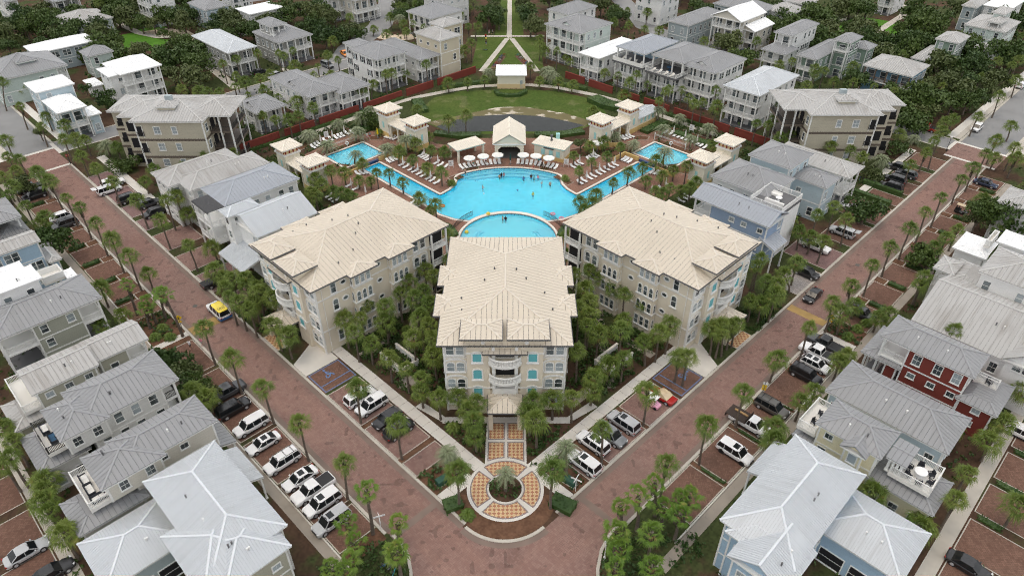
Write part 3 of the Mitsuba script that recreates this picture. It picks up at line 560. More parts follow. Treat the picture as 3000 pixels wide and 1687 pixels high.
sh('planting_bed', R4(99.2, 103.5, 21.5, 27.0), .007, 'mulch'); sh('footpath', R4(97.8, 99.2, 21.5, 27.2), .014, 'concrete_light')
nb = [97.7, 88.2, 87.6, 79.2, 78.6, 70.6, 69.8, 61.2, 60.4, 52.5]
for i in range(0, len(nb), 2): bay(R4(nb[i + 1], nb[i], 21.7, 27.0))
for a, b in ((60.45, 61.15), (69.85, 70.55), (78.65, 79.15), (87.65, 88.15)): sh('planting_bed', R4(a, b, 21.7, 27), .012, 'mulch'); HEDGES.append(('r', a + .1, b - .1, 22, 25.5, .3))
# inner bays by the plaza
for a, b in ((51.0, 54.1), (55.0, 62.6), (63.4, 71.9)): bay(R4(33.4, 39.1, a, b), 'brick_road')
for a, b in ((54.15, 54.95), (62.65, 63.35)): sh('planting_bed', R4(33.4, 39.1, a, b), .012, 'mulch')
for a, b in ((48.9, 52.2), (52.9, 61.3), (62.0, 69.5)): bay(R4(a, b, 34.7, 40.2), 'brick_road')
for a, b in ((52.25, 52.85), (61.35, 61.95)): sh('planting_bed', R4(a, b, 34.7, 40.2), .012, 'mulch')
k = bay(R4(33.4, 39.1, 72.4, 77.5), 'brick_bay', 0); k2 = bay(R4(70.1, 75.9, 34.7, 40.3), 'brick_bay', 0)
def bluebox(k, P, bar):
    pl = Polygon(P); put('blue_line', rt(cat_([sheet(pl.difference(pl.buffer(-.14, join_style=2)), .018), sheet(bar, .018)]), 45), 'paint_blue', k)
bluebox(k, R4(33.6, 39.0, 72.5, 77.4), R4(33.8, 38.8, 73.9, 74.05)); bluebox(k2, R4(70.2, 75.8, 34.9, 40.2), R4(71.6, 71.75, 35.1, 40.0))
def wheelchair(k, c, deg):
    th = np.linspace(-.3, 4.1, 14); arc = LineString([(.28 * math.cos(t) - .05, -.25 + .28 * math.sin(t + 2.6)) for t in th]).buffer(.06)
    g = unary_union([arc, LineString([(0, .42), (0, -.1), (.32, -.12), (.5, -.5)]).buffer(.07), LineString([(0, .2), (.28, .2)]).buffer(.06), Point(0, .68).buffer(.13)])
    v, f = sheet(g, .02); v = v * [1.5, 1.5, 1]; a = math.radians(deg); v = np.c_[v[:, 0] * math.cos(a) - v[:, 1] * math.sin(a), v[:, 0] * math.sin(a) + v[:, 1] * math.cos(a), v[:, 2]] + [*c, 0]
    put('wheelchair_symbol', (v, f), 'paint_blue', k)
wheelchair(k, pq2xy(36.0, 75.8), 45); wheelchair(k2, pq2xy(74.2, 37.3), -45)
sh('apron', [(33.4, 77.7), (39.2, 77.7), (39.2, 72), (41.3, 72), (41.3, 83.8), (33.4, 83.8)], .010, 'concrete_light') if 0 else None
sh('apron', [(33.4, 77.6), (39.2, 77.6), (39.2, 84.4), (33.4, 81.2)], .010, 'concrete_light'); sh('apron', [(76.0, 34.7), (79.6, 34.7), (82.8, 40.4), (76.0, 40.4)], .010, 'concrete_light')
# ---- pavements laid in slabs
def slabs(P0, P1, lat0, lat1, along, step=1.5, mat='concrete', z=.02):
    """slabs between P0 and P1 along axis 'a' or 'b' of the street frame"""
    k = sh('pavement', R4(lat0, lat1, P0, P1) if along == 'b' else R4(P0, P1, lat0, lat1), .009, 'concrete_brown')
    n = max(1, int((P1 - P0) / step)); ms = []
    for i in range(n):
        u0, u1 = P0 + (P1 - P0) * i / n + .03, P0 + (P1 - P0) * (i + 1) / n - .03
        m = box(lat0, lat1, u0, u1, .0, z) if along == 'b' else box(u0, u1, lat0, lat1, 0, z)
        put('slab', rt(m, 45), mat, k)
    return k
slabs(46, 120, 18.35, 19.6, 'b', 1.6, 'concrete_brown'); sh('pavement', R4(18.3, 19.6, 120, 178), .016, 'concrete_brown')
put('kerb', rt(box(19.6, 19.78, 46, 120, 0, .14), 45), 'concrete_light', kind='structure')
slabs(45, 100, 20.0, 21.4, 'a', 1.6, 'concrete_brown'); sh('pavement', R4(100, 176, 20.3, 21.6), .016, 'concrete_brown'); put('kerb', rt(box(49, 98, 21.42, 21.6, 0, .14), 45), 'concrete_light', kind='structure')
slabs(46.4, 84.3, 39.35, 41.1, 'b', 1.75, 'concrete_light'); slabs(44.9, 82.5, 40.45, 42.2, 'a', 1.75, 'concrete_light')
slabs(33.4, 38.6, 45.2, 46.9, 'a', 1.7, 'concrete_light'); slabs(34.7, 39.6, 44.2, 45.8, 'b', 1.7, 'concrete_light')
sh('pavement', R4(38.6, 40.4, 148, 177), .012, 'concrete_light'); sh('pavement', R4(148, 179, 41.9, 43.5), .012, 'concrete_light')
sh('pavement', R4(-3.7, -2.3, 66, 100), .012, 'concrete'); sh('pavement', R4(58, 112, -2.0, -.3), .012, 'concrete')
for q0 in np.arange(60, 100, 7.6): bay(R4(-9.6, -3.9, q0, q0 + 6.2))
for p0 in np.arange(57, 112, 7.4): bay(R4(p0, p0 + 6.0, -9.5, -2.2)); HEDGES.append(('r', p0 + 6.2, p0 + 7.1, -5.5, -2.8, .4))
# side courts off the streets
for P, m in ((R4(33.4, 39.4, 101.5, 105.2), 'brick_purple'), (R4(33.4, 39.8, 107.6, 114.6), 'brick_purple'), (R4(33.4, 40.5, 116.5, 123.2), 'brick_road'), (R4(33.4, 40.5, 126.0, 133.4), 'brick_road'), (R4(33.4, 38.4, 136.2, 141.4), 'brick_purple'), (R4(33.4, 38.4, 143.2, 149.0), 'brick_purple'), (R4(33.4, 38.4, 151, 158), 'brick_purple'), (R4(33.4, 38.4, 160, 168), 'brick_purple')): bay(P, m)
for P, m in ((R4(105.2, 114.3, 34.6, 39.2), 'brick_cobble'), (R4(116.0, 123.6, 34.6, 43.2), 'brick_purple'), (R4(126.6, 136.6, 34.6, 41.0), 'brick_bay'), (R4(138, 146.5, 34.6, 43.2), 'brick_bay'), (R4(148.5, 153, 34.6, 41.5), 'brick_bay'), (R4(155, 161, 34.6, 41.5), 'brick_bay'), (R4(163, 169, 34.6, 41.5), 'brick_bay'), (R4(171, 178, 34.6, 41.5), 'brick_bay')): bay(P, m)
# courtyard walks between the apartment houses
for P in ([(43.5, 71.5), (45, 71.5), (45, 60), (55, 60), (55, 58.5), (43.5, 58.5)], [(42, 76.3), (47, 76.3), (47, 74.8), (42, 74.8)]): sh('footpath', P, .012, 'concrete_brown'); sh('footpath', [(q - 1.1, p + 1.1) for p, q in P][::-1], .012, 'concrete_brown')
for x0, x1 in ((-17, -12.2), (10.6, 15.4)): put('footpath', sheet(sbox(x0, x0 + 1.5, 76, 98) if x0 < 0 else sbox(x1 - 1.5, x1, 76, 98), .012), 'concrete_brown', kind='structure')
put('pavement', sheet(sbox(-9.8, -3.6, 69.0, 70.2).union(sbox(2, 8.2, 69.0, 70.2)).union(Polygon([(-14, 72.2), (-9.5, 69), (-9.5, 70.2), (-13, 73.2)])).union(Polygon([(12.4, 72.2), (7.9, 69), (7.9, 70.2), (11.4, 73.2)])), .014), 'concrete_light', kind='structure')
# parks, lawns, pond
put('lawn', sheet(Polygon([(-124, 228), (-133, 245), (-128, 250), (-121, 242), (-114, 240), (-115, 229)]), .012), 'lawn_bright', kind='structure'); put('footpath', sheet(LineString([(-139, 258), (-128, 247.5), (-119.5, 243), (-111, 243), (-106, 236), (-99, 222), (-89, 210), (-79, 197)]).buffer(1.3), .018), 'concrete', kind='structure')
put('playground', sheet(Polygon([(-127, 249), (-121, 244.5), (-113, 245), (-109, 240), (-106, 229), (-103, 222), (-99, 223), (-103, 240), (-112, 250), (-121, 253)]), .015), 'sand', kind='structure')
put('lawn', sheet(Polygon([(-131, 250), (-126, 248.5), (-120, 253), (-124, 256)]), .014), 'lawn_bright', kind='structure')
put('lawn', sheet(Polygon([(110, 247), (117, 258), (126, 267), (134, 262), (142, 254), (137, 249), (126, 243)]), .012), 'lawn_bright', kind='structure'); put('footpath', sheet(LineString([(124, 243), (127, 250), (133, 257), (143, 268), (150, 282)]).buffer(1.2), .018), 'concrete', kind='structure')
put('footpath', sheet(LineString([pq2xy(101, 194), pq2xy(101, 199)]).buffer(.8), .014), 'concrete', kind='structure')
bankP = Polygon([(-21.9, 172), (-24.2, 178), (-23.6, 184), (-21.6, 189.2), (-14.5, 194.1), (-.7, 195.5), (12.5, 194.1), (21.4, 189), (24.2, 184), (25, 178), (21, 171.5), (15, 166), (0, 165.5), (-15, 165.5)])
put('lawn', sheet(bankP, .010), 'lawn', kind='structure')
pond = Polygon([(-19.3, 170.0), (-15.1, 173.9), (-10, 176.4), (-.6, 177.8), (7.4, 176.5), (14.1, 173.4), (18.6, 170.7), (13.8, 167.6), (7.1, 166.7), (-.6, 167.4), (-9.6, 166.9), (-16.2, 166.6)]).buffer(1.2).buffer(-1.2)
put('pond_bank', sheet(Polygon([(-22, 172.5), (-12, 178), (-4, 182.5), (3, 183), (14, 178.5), (20.5, 173.5), (18.6, 170), (0, 172), (-19, 170)]), .016), 'bank', kind='structure')
bs('pond_mat', pr((.012, .015, .014), .04, .22)); put('pond', sheet(pond, .03), 'pond_mat', kind='structure')
# walk round the pond, lawn and paths behind
put('footpath', sheet(LineString([pq2xy(72, 152.4), pq2xy(90, 153), pq2xy(110, 153.6), (-25.5, 190.2), (-18.2, 194.2), (-10.9, 197.6), (-4.6, 198.6), (5, 199), (11.8, 197.4), (22.6, 191.6), (28.2, 187.6), (40, 176), (52, 164)]).buffer(1.0), .018), 'concrete', kind='structure')
put('lawn', sheet(Polygon([(-12.4, 212.6), (-11.5, 242.8), (9.2, 242.8), (9.6, 212.6)]), .012), 'lawn', kind='structure'); put('lawn', sheet(sbox(-5.8, 3.9, 245, 330), .012), 'lawn', kind='structure')
for L in ([(-9.2, 210), (-1.6, 241.5)], [(7.6, 210), (-.1, 241.5)], [(-.9, 242), (-.9, 330)], [(-14, 244), (11, 244)]): put('footpath', sheet(LineString(L).buffer(.85, cap_style=2), .020), 'concrete', kind='structure')
for P in ([(-6.6, 213), (-4.4, 213), (-1.8, 224), (-3.6, 224)], [(4.4, 213), (6.4, 213), (2.6, 224), (.8, 224)]): put('bike_pad', sheet(Polygon(P), .024), 'brick_bay', kind='structure')
# ---- the checkered plaza
bs('tile_cream', pr(proc(lambda p, n, uv: mi.Color3f(.62, .45, .245) * (1.05 - .25 * fbm(p.x * 1.5, p.y * 1.5, 3.))), .7, .3)); bs('tile_terracotta', pr(proc(lambda p, n, uv: mi.Color3f(.42, .185, .095) * (1.1 - .35 * fbm(p.x * 1.3, p.y * 1.3, 3.))), .7, .3)); plain('grout_band', (.24, .20, .195), .8, .2, .2)
PC = (-.85, 57.8)
pk = put('plaza', sheet(unary_union([Point(PC).buffer(4.95, 48), sbox(-3.6, 1.95, 61, 70.2)]), .022), 'concrete_light', kind='structure')
TILES = []
def tiles(region, s=.385, rot=45):
    """square tiles laid diagonally and cut to the panel's edge"""
    c, sn = math.cos(math.radians(rot)), math.sin(math.radians(rot)); x0, y0, x1, y1 = region.bounds; cx, cy = (x0 + x1) / 2, (y0 + y1) / 2; n = int(max(x1 - x0, y1 - y0) / s) + 2; inner = region.buffer(-.17)
    put('band', sheet(region.difference(inner), .027), 'grout_band', pk)
    for i in range(-n, n):
        for j in range(-n, n):
            u0, v0 = i * s + .012, j * s + .012; u1, v1 = u0 + s - .024, v0 + s - .024
            q = Polygon([(cx + a * c - b * sn, cy + a * sn + b * c) for a, b in ((u0, v0), (u1, v0), (u1, v1), (u0, v1))]).intersection(inner)
            if q.area > .02 and q.geom_type == 'Polygon': TILES.append((q, (i + j) % 2))
for t in range(4):
    t0 = math.radians(45 + 90 * t); w = .1
    sec = ring(2.35, 4.55, t0 + .09, t0 + math.pi / 2 - .09, *PC)
    tiles(sec)
for x0, x1 in ((-3.3, -1.0), (-.65, 1.65)):
    for y0, y1 in ((62.2, 65.6), (66.0, 69.1)): tiles(sbox(x0, x1, y0, y1).difference(Point(PC).buffer(5.0)))
TILES.sort(key=lambda t: t[0].centroid.y)
far = {0: [], 1: []}
for i, (q, c) in enumerate(TILES):
    m = extr(q, .02, .036 + .002 * ((i * 7) % 3 == 0))
    if i < 300: put('tile', m, ('tile_cream', 'tile_terracotta')[c], pk)
    else: far[c].append(m)
for c in (0, 1):
    if far[c]: put('far_tiles', far[c], ('tile_cream', 'tile_terracotta')[c], pk, kind='stuff')
put('planter_kerb', extr(Point(PC).buffer(2.3, 32).difference(Point(PC).buffer(2.1, 32)), 0, .12), 'concrete_light', pk); put('planting_bed', sheet(Point(PC).buffer(2.1, 32), .05), 'soil', kind='structure')
for pp in ((33.4, 35.4, 85.8, 90.4), (85.2, 89.8, 34.7, 36.6)):
    k = put('entrance_paving', rt(sheet(R4(*pp), .012), 45), 'concrete_light', kind='structure')
    a0, a1, b0, b1 = pp
    for i in range(int((a1 - a0) / .4)):
        for j in range(int((b1 - b0) / .4)): put('tile', rt(box(a0 + .1 + i * .4 + .01, a0 + .1 + i * .4 + .39, b0 + .1 + j * .4 + .01, b0 + .1 + j * .4 + .39, .01, .03), 45), ('tile_cream', 'tile_terracotta')[(i + j) % 2], k)
sh('planting_bed', [(33.4, 47), (39.2, 47), (39.2, 50.9), (33.4, 50.9)], .008, 'mulch'); sh('planting_bed', R4(46, 48.8, 34.7, 40.2), .008, 'mulch')
put('planting_bed', sheet(Point(-.9, 56.9).buffer(6.5).intersection(sbox(-7, 6, 49, 56.9)).difference(Point(PC).buffer(5)), .03), 'mulch', kind='structure')
HOUSES = [
{'l':'silver roofed olive house with front balcony at the bottom left corner','wall':'olive','roof':'silver','near':1,
'B':[(6.9,15.7,50.2,67.1,0,8.3,'hip','b',0.42,{}),(5.3,12.9,48.7,58.8,0,8.0,'hip','a',0.42,{'win':0}),(7.2,14.8,48.0,55.2,0,7.8,'hip','a',0.5,{}),(-1.4,8.4,58.9,67.1,0,5.0,'hip','a',0.42,{'wall':'bluegrey','garage':'b0'}),(15.2,18.2,61.5,68.3,0,4.2,'shed+a','b',0.35,{'p':[('a1',0.1,[])]})]},
{'l':'grey roofed cream house with furnished white roof deck by the bottom left street','wall':'cream','roof':'grey','near':1,
'B':[(6.0,17.3,69.2,75.5,0,9.0,'hip','a',0.42,{}),(3.0,10.5,68.4,75.0,6,9.0,'hip','b',0.42,{'ov':0.6}),(-1.0,7.1,68.2,74.5,0,4.6,'skirt','a',0.2,{}),(16.3,18.7,69.4,75.0,0,4.0,'shed+a','b',0.3,{'win':0})],'D':[(1.3,6.0,69.4,75.8,6.2,{'parapet':0,'furn':'sofa'})]},
{'l':'pale house with dark railed balcony full of patio furniture under grey roof','wall':'white2','roof':'grey','near':1,'rail':'d',
'B':[(5.1,17.2,79.8,88.1,0,9.0,'hip','a',0.42,{'p':[('a1',1.8,[3.2,6.2])]}),(2.2,8.1,79.2,86.6,6,9.0,'hip','b',0.42,{}),(-1.2,4.9,80.8,89.0,0,4.6,'skirt','b',0.2,{})],'D':[(0.6,5.6,81.5,87.5,6.2,{'furn':'dark'})]},
{'l':'cream house under two stepped gable roofs with white roof terrace','wall':'olive','roof':'lgrey','near':1,
'B':[(2.3,10.8,90.5,97.1,0,8.8,'gable','a',0.38,{}),(10.6,18.0,92.0,98.1,0,8.2,'gable','a',0.38,{'p':[('a1',2.6,[5.0])]}),(np.float64(-1.2),4.8,np.float64(90.5),97.1,0,4.6,'skirt','a',0.2,{})],'D':[(0.7,5.6,91.5,99.0,6.0,{'parapet':0,'furn':'bbq'})]},
{'l':'sage sided two storey house with long grey hip roof and corner porches','wall':'sage','roof':'grey','near':1,
'B':[(1.8,16.9,106.6,115.5,0,8.3,'hip','a',0.42,{'trim':4.5,'p':[('a1',3.0,[4.8]),('a0',4.5,[4.8])]})]},
{'l':'white house with flat white roofs and small railed roof deck','wall':'white','roof':'white','near':1,
'B':[(3.9,11.5,114.0,119.1,0,11.0,'hip','a',0.08,{}),(3.9,10.5,118.6,121.5,0,11.0,'hip','a',0.08,{}),(15.0,16.5,116.8,119.8,0,7.6,'hip','b',0.12,{})],'D':[(11.9,15.1,118.2,121.2,7.5,{'parapet':1})]},
{'l':'light blue house with grey roof and white porch hip roof','wall':'blue','roof':'lgrey','near':1,
'B':[(5.9,15.4,129.5,134.4,0,9.0,'gable','a',0.3,{}),(14.9,17.0,128.1,135.4,0,5.2,'hip','b',0.5,{})]},
{'l':'pale grey house with carved porch railing under broad grey hip roof','wall':'white2','roof':'grey','near':1,
'B':[(-4.0,15.7,141.6,151.3,0,8.6,'hip','a',0.42,{'p':[('a1',4,[5.2])]})]},
{'l':'small grey roof house behind dark shrubs at the left edge','wall':'bluegrey','roof':'dgrey',
'B':[(11.0,15.9,140.6,151.0,0,6,'hip','b',0.42,{})]},
{'l':'white three storey house with tower and big silver metal slope beside left apartments','wall':'white','roof':'silver','near':1,
'B':[(40.0,46.2,109.6,113.1,0,11.5,'hip','a',0.5,{}),(41.3,53.3,102.4,112.6,0,10,'gable','a',0.45,{}),(37.5,43.3,102.9,111.6,0,4.5,'shed-a','b',0.3,{'win':0,'wall':'teal2'})]},
{'l':'grey roofed house with slatted pergola over its stacked balconies','wall':'white2','roof':'blgrey','near':1,
'B':[(42.1,57.5,115.2,125.0,0,10.5,'hip','a',0.38,{'p':[('a0',2.0,[3.6,7.0])]})],'D':[(38.9,42.6,115.6,122.0,10.3,{'pergola':1})]},
{'l':'double ridged grey roof house behind the left parking bays','wall':'white2','roof':'lgrey','near':1,
'B':[(41.0,57.9,127.5,135.0,0,9.3,'hip','a',0.4,{}),(38.8,54.8,132.0,140.3,0,9.3,'hip','a',0.4,{})]},
{'l':'large light blue house with many faceted silver roofs at bottom right','wall':'blue','roof':'silver','near':1,
'B':[(49.3,66.5,8.5,17.3,0,8.6,'hip','a',0.5,{}),(48.7,53.3,9.6,16.2,0,8.2,'hip','b',0.5,{}),(46.3,53.3,7.9,14.5,0,8.2,'gable','a',0.55,{}),(58.5,67.0,0.3,10.7,0,5.2,'hip','b',0.42,{'garage':'a0'}),(60.9,67.8,16.8,19.8,0,4.4,'shed+b','a',0.35,{})]},
{'l':'pale yellow house with grey roof and white railed dining terrace','wall':'yellow','roof':'grey','near':1,
'B':[(69.8,75.7,8.2,16.4,0,8.8,'hip','b',0.42,{}),(68.7,73.8,9.5,12.7,0,8.6,'gable','a',0.6,{}),(71.1,75.3,5.6,8.1,6,8.4,'gable','b',0.12,{'posts':1}),(70.2,76.8,1.0,18.7,0,4.6,'skirt','b',0.2,{})],'D':[(71.3,75.6,2.4,7.2,6.2,{'furn':'dining'}),(70.6,76.2,16.1,18.6,6.2,{'furn':'chair'})]},
{'l':'pale blue house under long plain grey hip roof beside the red house','wall':'lblue','roof':'grey','near':1,
'B':[(77.6,86.0,2.9,18.5,0,7.5,'hip','b',0.42,{})]},
{'l':'barn red house with grey hip roofs and white trim','wall':'red','roof':'grey','near':1,
'B':[(91.6,98.1,5.0,17.5,0,9.3,'hip','b',0.42,{'trim':5.6,'p':[('b1',3.5,[6.0])]}),(91.6,99.8,13.4,19.1,0,5.3,'skirt','a',0.25,{'p':[('b1',3,[])]}),(91.4,99.3,0.7,6.0,0,5.3,'skirt','b',0.25,{})],'D':[(95.9,96.7,2.4,5.3,6.2,{'furn':'chair'})]},
{'l':'broad pale grey metal roof house with triple window dormer gable','wall':'white','roof':'lgrey','near':1,
'B':[(101.0,117.5,-9.8,16.2,0,7.5,'gable','b',0.4,{}),(100.7,110.0,-2.8,3.7,0,7.9,'gable','a',0.8,{'trip':1}),(108.5,117.8,-2.8,3.2,0,8.2,'gable','a',0.6,{})]},
{'l':'white house with tall upper storey of black windows and metal skirt roofs','wall':'white','roof':'lgrey','near':1,
'B':[(115.5,125.4,-7.4,12.5,0,11,'hip','b',0.35,{}),(116.9,125.4,-7.4,16.7,0,6.5,'skirt','b',0.25,{}),(118.1,123.4,15.7,19.0,0,7.2,'hip','b',0.15,{'p':[('b1',2.5,[4.0])]})]},
{'l':'white villa with railed roof terrace behind the palms on the right street','wall':'white','roof':'white','near':1,
'B':[(128.2,135.4,13.7,19.1,0,6.5,'skirt','b',0.2,{}),(127.9,133.0,8.5,13.4,0,10.5,'hip','b',0.35,{})],'D':[(130.2,134.9,14.2,15.1,8.0,{'parapet':1})]},
{'l':'grey metal roofed house at the right edge behind a dark oak','wall':'white2','roof':'lgrey',
'B':[(148.0,156.5,7.7,18.3,0,8,'hip','b',0.35,{})]},
{'l':'white railed porch house at the right edge above the brick street','wall':'white','roof':'grey',
'B':[(151.4,165.4,-14.0,12.0,0,7.5,'hip','b',0.42,{'p':[('b1',2.5,[3.8])]})]},
{'l':'cornflower blue gabled house with dark furnished roof deck beside right apartments','wall':'cornflower','roof':'blgrey','near':1,
'B':[(106.5,113.7,43.0,59.0,0,9.5,'gable','b',0.42,{'p':[('b1',3.5,[6.2])]}),(106.5,111.3,41.1,44.5,0,5.5,'shed-b','a',0.4,{})],'D':[(111.7,119.2,43.5,50.0,10.0,{'furn':'lounge','posts':1,'body':1})]},
{'l':'large mid grey pyramid roof house beside the right pool pavilions','wall':'white2','roof':'grey','near':1,
'B':[(115.2,125.8,48.1,60.5,0,10,'hip','b',0.45,{})]},
{'l':'pale blue clapboard house with upper hip roof and lower pyramid wing','wall':'lblue','roof':'grey','near':1,
'B':[(126.7,136.4,49.8,59.2,0,11,'hip','b',0.42,{}),(130.0,136.4,43.3,51.2,0,8,'hip','b',0.42,{})]},
{'l':'long pale metal roof house with white corner porch by the right bays','wall':'white','roof':'lgrey','near':1,
'B':[(137.2,144.6,42.0,59.0,0,8,'hip','b',0.35,{'p':[('b0',2.5,[3.8])]})]},
{'l':'turquoise house with white metal roofs at the left edge','wall':'teal','roof':'white',
'B':[(18,34.5,238,250,0,9,'hip','a',0.4,{})]},
{'l':'long white roofed house with blue grey walls at upper left','wall':'bluegrey','roof':'white',
'B':[(47.6,65.4,245.0,254.8,0,6.2,'hip','a',0.3,{})]},
{'l':'pale green house with tower roof and wide grey roof at upper left','wall':'mint','roof':'grey',
'B':[(32.3,50.8,225.0,241.7,0,7.2,'hip','b',0.42,{'p':[('a1',2.5,[3.8])]}),(39.6,44.7,228.4,236.2,0,9.5,'hip','b',0.42,{})]},
{'l':'small pale green cottage with grey roof and side stair at upper left','wall':'mint','roof':'grey',
'B':[(57.5,65.0,230.4,237.4,0,6.5,'hip','a',0.5,{})]},
{'l':'bright white three storey house with double porches at upper left','wall':'white','roof':'white',
'B':[(55.8,66.9,199.6,211.9,0,9.5,'hip','a',0.4,{'p':[('b0',2.6,[3.6,6.3])]}),(53.5,58.8,201.6,210.3,0,9,'hip','a',0.42,{})]},
{'l':'white roofed pale blue house with front porch beside the left asphalt street','wall':'lblue','roof':'white',
'B':[(36.0,45.1,200.1,209.2,0,10,'hip','a',0.3,{}),(36.6,43.4,189.0,200.3,0,7.8,'hip','b',0.42,{'p':[('b0',2.2,[3.4])]}),(42.7,46.2,189.8,196.4,0,5.0,'hip','b',0.2,{})]},
{'n':'garage','l':'small white roofed garage behind the white porch house','c':'garage','wall':'white2','roof':'white',
'B':[(51.8,55.1,213.7,220.5,0,3.6,'hip','b',0.35,{'win':0})]},
{'l':'wide pale grey roofed house above the park lawn at upper left','wall':'bluegrey','roof':'lgrey',
'B':[(64.0,79.2,269.1,284.0,0,5.5,'hip','a',0.35,{})]},
{'l':'grey sided house with silver hip roof and double porch at upper left','wall':'taupe','roof':'silver',
'B':[(85.8,95.1,200.7,223.7,0,7.8,'hip','b',0.4,{'p':[('b0',2.4,[4])]})]},
{'l':'grey house with lookout tower and deep front porch','wall':'taupe','roof':'grey',
'B':[(101.1,113.2,199.5,214.9,0,7.6,'hip','b',0.42,{'p':[('b0',2.8,[4])]}),(101.8,107.3,203.3,211.9,0,11.3,'hip','b',0.45,{'p':[('b0',1.5,[8.6])]})]},
{'l':'grey roofed cottage with white double porch left of the pool wall','wall':'white','roof':'grey',
'B':[(85.4,94.5,157.8,178.0,0,6.8,'hip','b',0.42,{'dorm':1,'p':[('b0',2.4,[3.4])]})]},
{'l':'low grey roofed cottage in the trees left of the pool wall','wall':'white2','roof':'grey',
'B':[(72.1,80.6,160.4,171.1,0,5.6,'hip','b',0.42,{'dorm':1,'p':[('b0',2.0,[])]})]},
{'l':'grey cottage with wide gabled porch by the red pool wall','wall':'white','roof':'grey',
'B':[(93.3,103.0,155.7,169.4,0,6.2,'hip','b',0.42,{'p':[('b0',2.2,[3.2])]})]},
{'l':'white house with black shutters and balcony at the left of the lawn','wall':'white','roof':'grey',
'B':[(109.5,119.9,161.3,174.8,0,9.6,'hip','b',0.42,{'rail':1,'p':[('b0',2.4,[3.4,6.4])]}),(111.1,117.0,172.2,180.2,0,9.8,'hip','b',0.35,{})]},
{'l':'grey roofed house with street porch between white house and tan house','wall':'white2','roof':'grey',
'B':[(122.5,130.1,159.0,180.6,0,7,'hip','b',0.42,{'p':[('b0',2.2,[3.6])]})]},
{'l':'tall tan three storey house beside the central lawn','wall':'tan','roof':'lgrey',
'B':[(129.4,137.7,158.4,170.2,0,11,'hip','b',0.4,{}),(137.9,146.7,167.2,173.9,0,11.2,'hip','b',0.42,{})]},
{'l':'long grey roofed white porch house at top left of the lawn','wall':'white','roof':'grey',
'B':[(149.0,163.5,186.4,199.4,0,7.5,'hip','a',0.42,{'p':[('a0',2,[3.6])]})]},
{'l':'pale mint three storey house with stacked balconies right of the lawn','wall':'mint2','roof':'grey',
'B':[(163.6,179.1,135.3,149.8,0,10.6,'hip','b',0.38,{'dorm':1,'p':[('a0',2.4,[3.6,7.0])]})]},
{'l':'white tower house with clerestory above the mint house','wall':'white','roof':'grey',
'B':[(178.5,193.3,153.0,162.4,0,9.5,'hip','a',0.42,{})]},
{'l':'white roofed house with stacked porches right of the pool lawn','wall':'white','roof':'white',
'B':[(157.3,177.5,122.8,130.6,0,7.8,'hip','a',0.25,{'p':[('a0',2.6,[3.6])]})]},
{'l':'house with blue grey roof over an open top terrace with loungers','wall':'blue','roof':'blgrey',
'B':[(161.2,177.3,110.3,120.3,7.5,11,'hip','a',0.35,{'posts':1}),(160.4,176.8,110.1,120.5,0,7.4,'flat','a',0.1,{'wall':'white','p':[('a0',2.2,[3.4])]})],'D':[(160.4,177.3,110.1,120.5,7.5,{'parapet':1,'furn':'loungers'})]},
{'l':'grey roofed house with big dark railed top deck and loungers','wall':'white','roof':'grey',
'B':[(163.1,179.1,99.1,109.6,7.3,10.8,'hip','a',0.35,{'posts':1}),(161.1,178.6,99.4,109.3,0,7.1,'flat','a',0.1,{'p':[('a0',2.4,[3.6])]})],'D':[(160.6,169.1,99.3,109.4,7.2,{'furn':'loungers'})]},
{'l':'tall white house with three stacked balconies and grey vented roof','wall':'white','roof':'grey',
'B':[(163.9,180.1,90.1,100.5,0,10.2,'hip','a',0.42,{'dorm':1,'p':[('a0',2.6,[3.5,6.8])]})]},
{'l':'four storey white balcony house with pale silver roof beside the red wall','wall':'white','roof':'silver',
'B':[(159.3,179.4,74.5,84.8,0,9.8,'hip','a',0.42,{'p':[('a0',2.6,[3.3,6.5])]})]},
{'l':'grey blue house with grey roof at the top right of the lawn','wall':'bluegrey','roof':'grey',
'B':[(202.0,223.3,122.8,131.3,0,7.5,'hip','a',0.42,{})]},
{'l':'pale grey house with bright white gable roof and bay window','wall':'cream','roof':'white',
'B':[(209.2,224.8,108.9,120.0,0,10,'gable','a',0.45,{'p':[('a0',2.2,[7.0])]}),(212.1,224.7,105.3,112.6,0,7.2,'gable','a',0.35,{'p':[('a0',2.2,[3.4])]})]},
{'l':'white house with balcony tower above wide grey skirt roof','wall':'white','roof':'grey',
'B':[(205.1,222.4,90.1,96.1,0,10.8,'hip','a',0.42,{'p':[('a0',2.0,[7.2])]}),(201.1,209.1,89.0,97.1,0,6.5,'skirt','b',0.3,{'p':[('a0',2.2,[3.2])]})]},
{'l':'sage green house with lookout tower and tan railed porches','wall':'green','roof':'grey',
'B':[(201.1,221.4,79.8,86.0,0,7.3,'hip','a',0.42,{'p':[('a0',2.4,[3.6])]}),(209.9,218.6,75.1,80.3,0,11,'hip','a',0.45,{'p':[('a0',1.5,[8.2])]}),(217.7,223.9,72.3,77.9,0,8,'hip','a',0.45,{})]},
{'l':'deep blue house with brown porch under broad pale roof','wall':'dblue','roof':'lgrey','rail':'b',
'B':[(205.4,218.3,55.3,68.7,0,7.6,'hip','b',0.35,{'p':[('a0',2.2,[4])]}),(206.9,207.4,63.7,69.0,0,4.6,'hip','b',0.2,{})]},
{'l':'dark green walled house with pale grey pyramid roof at upper right','wall':'green','roof':'lgrey',
'B':[(236.7,246.5,54.6,61.3,0,9.5,'hip','a',0.42,{}),(226.1,241.7,59.1,63.1,0,6,'hip','a',0.42,{})]},
{'l':'stepped pale mint house with white roof balcony at upper right','wall':'mint2','roof':'lgrey',
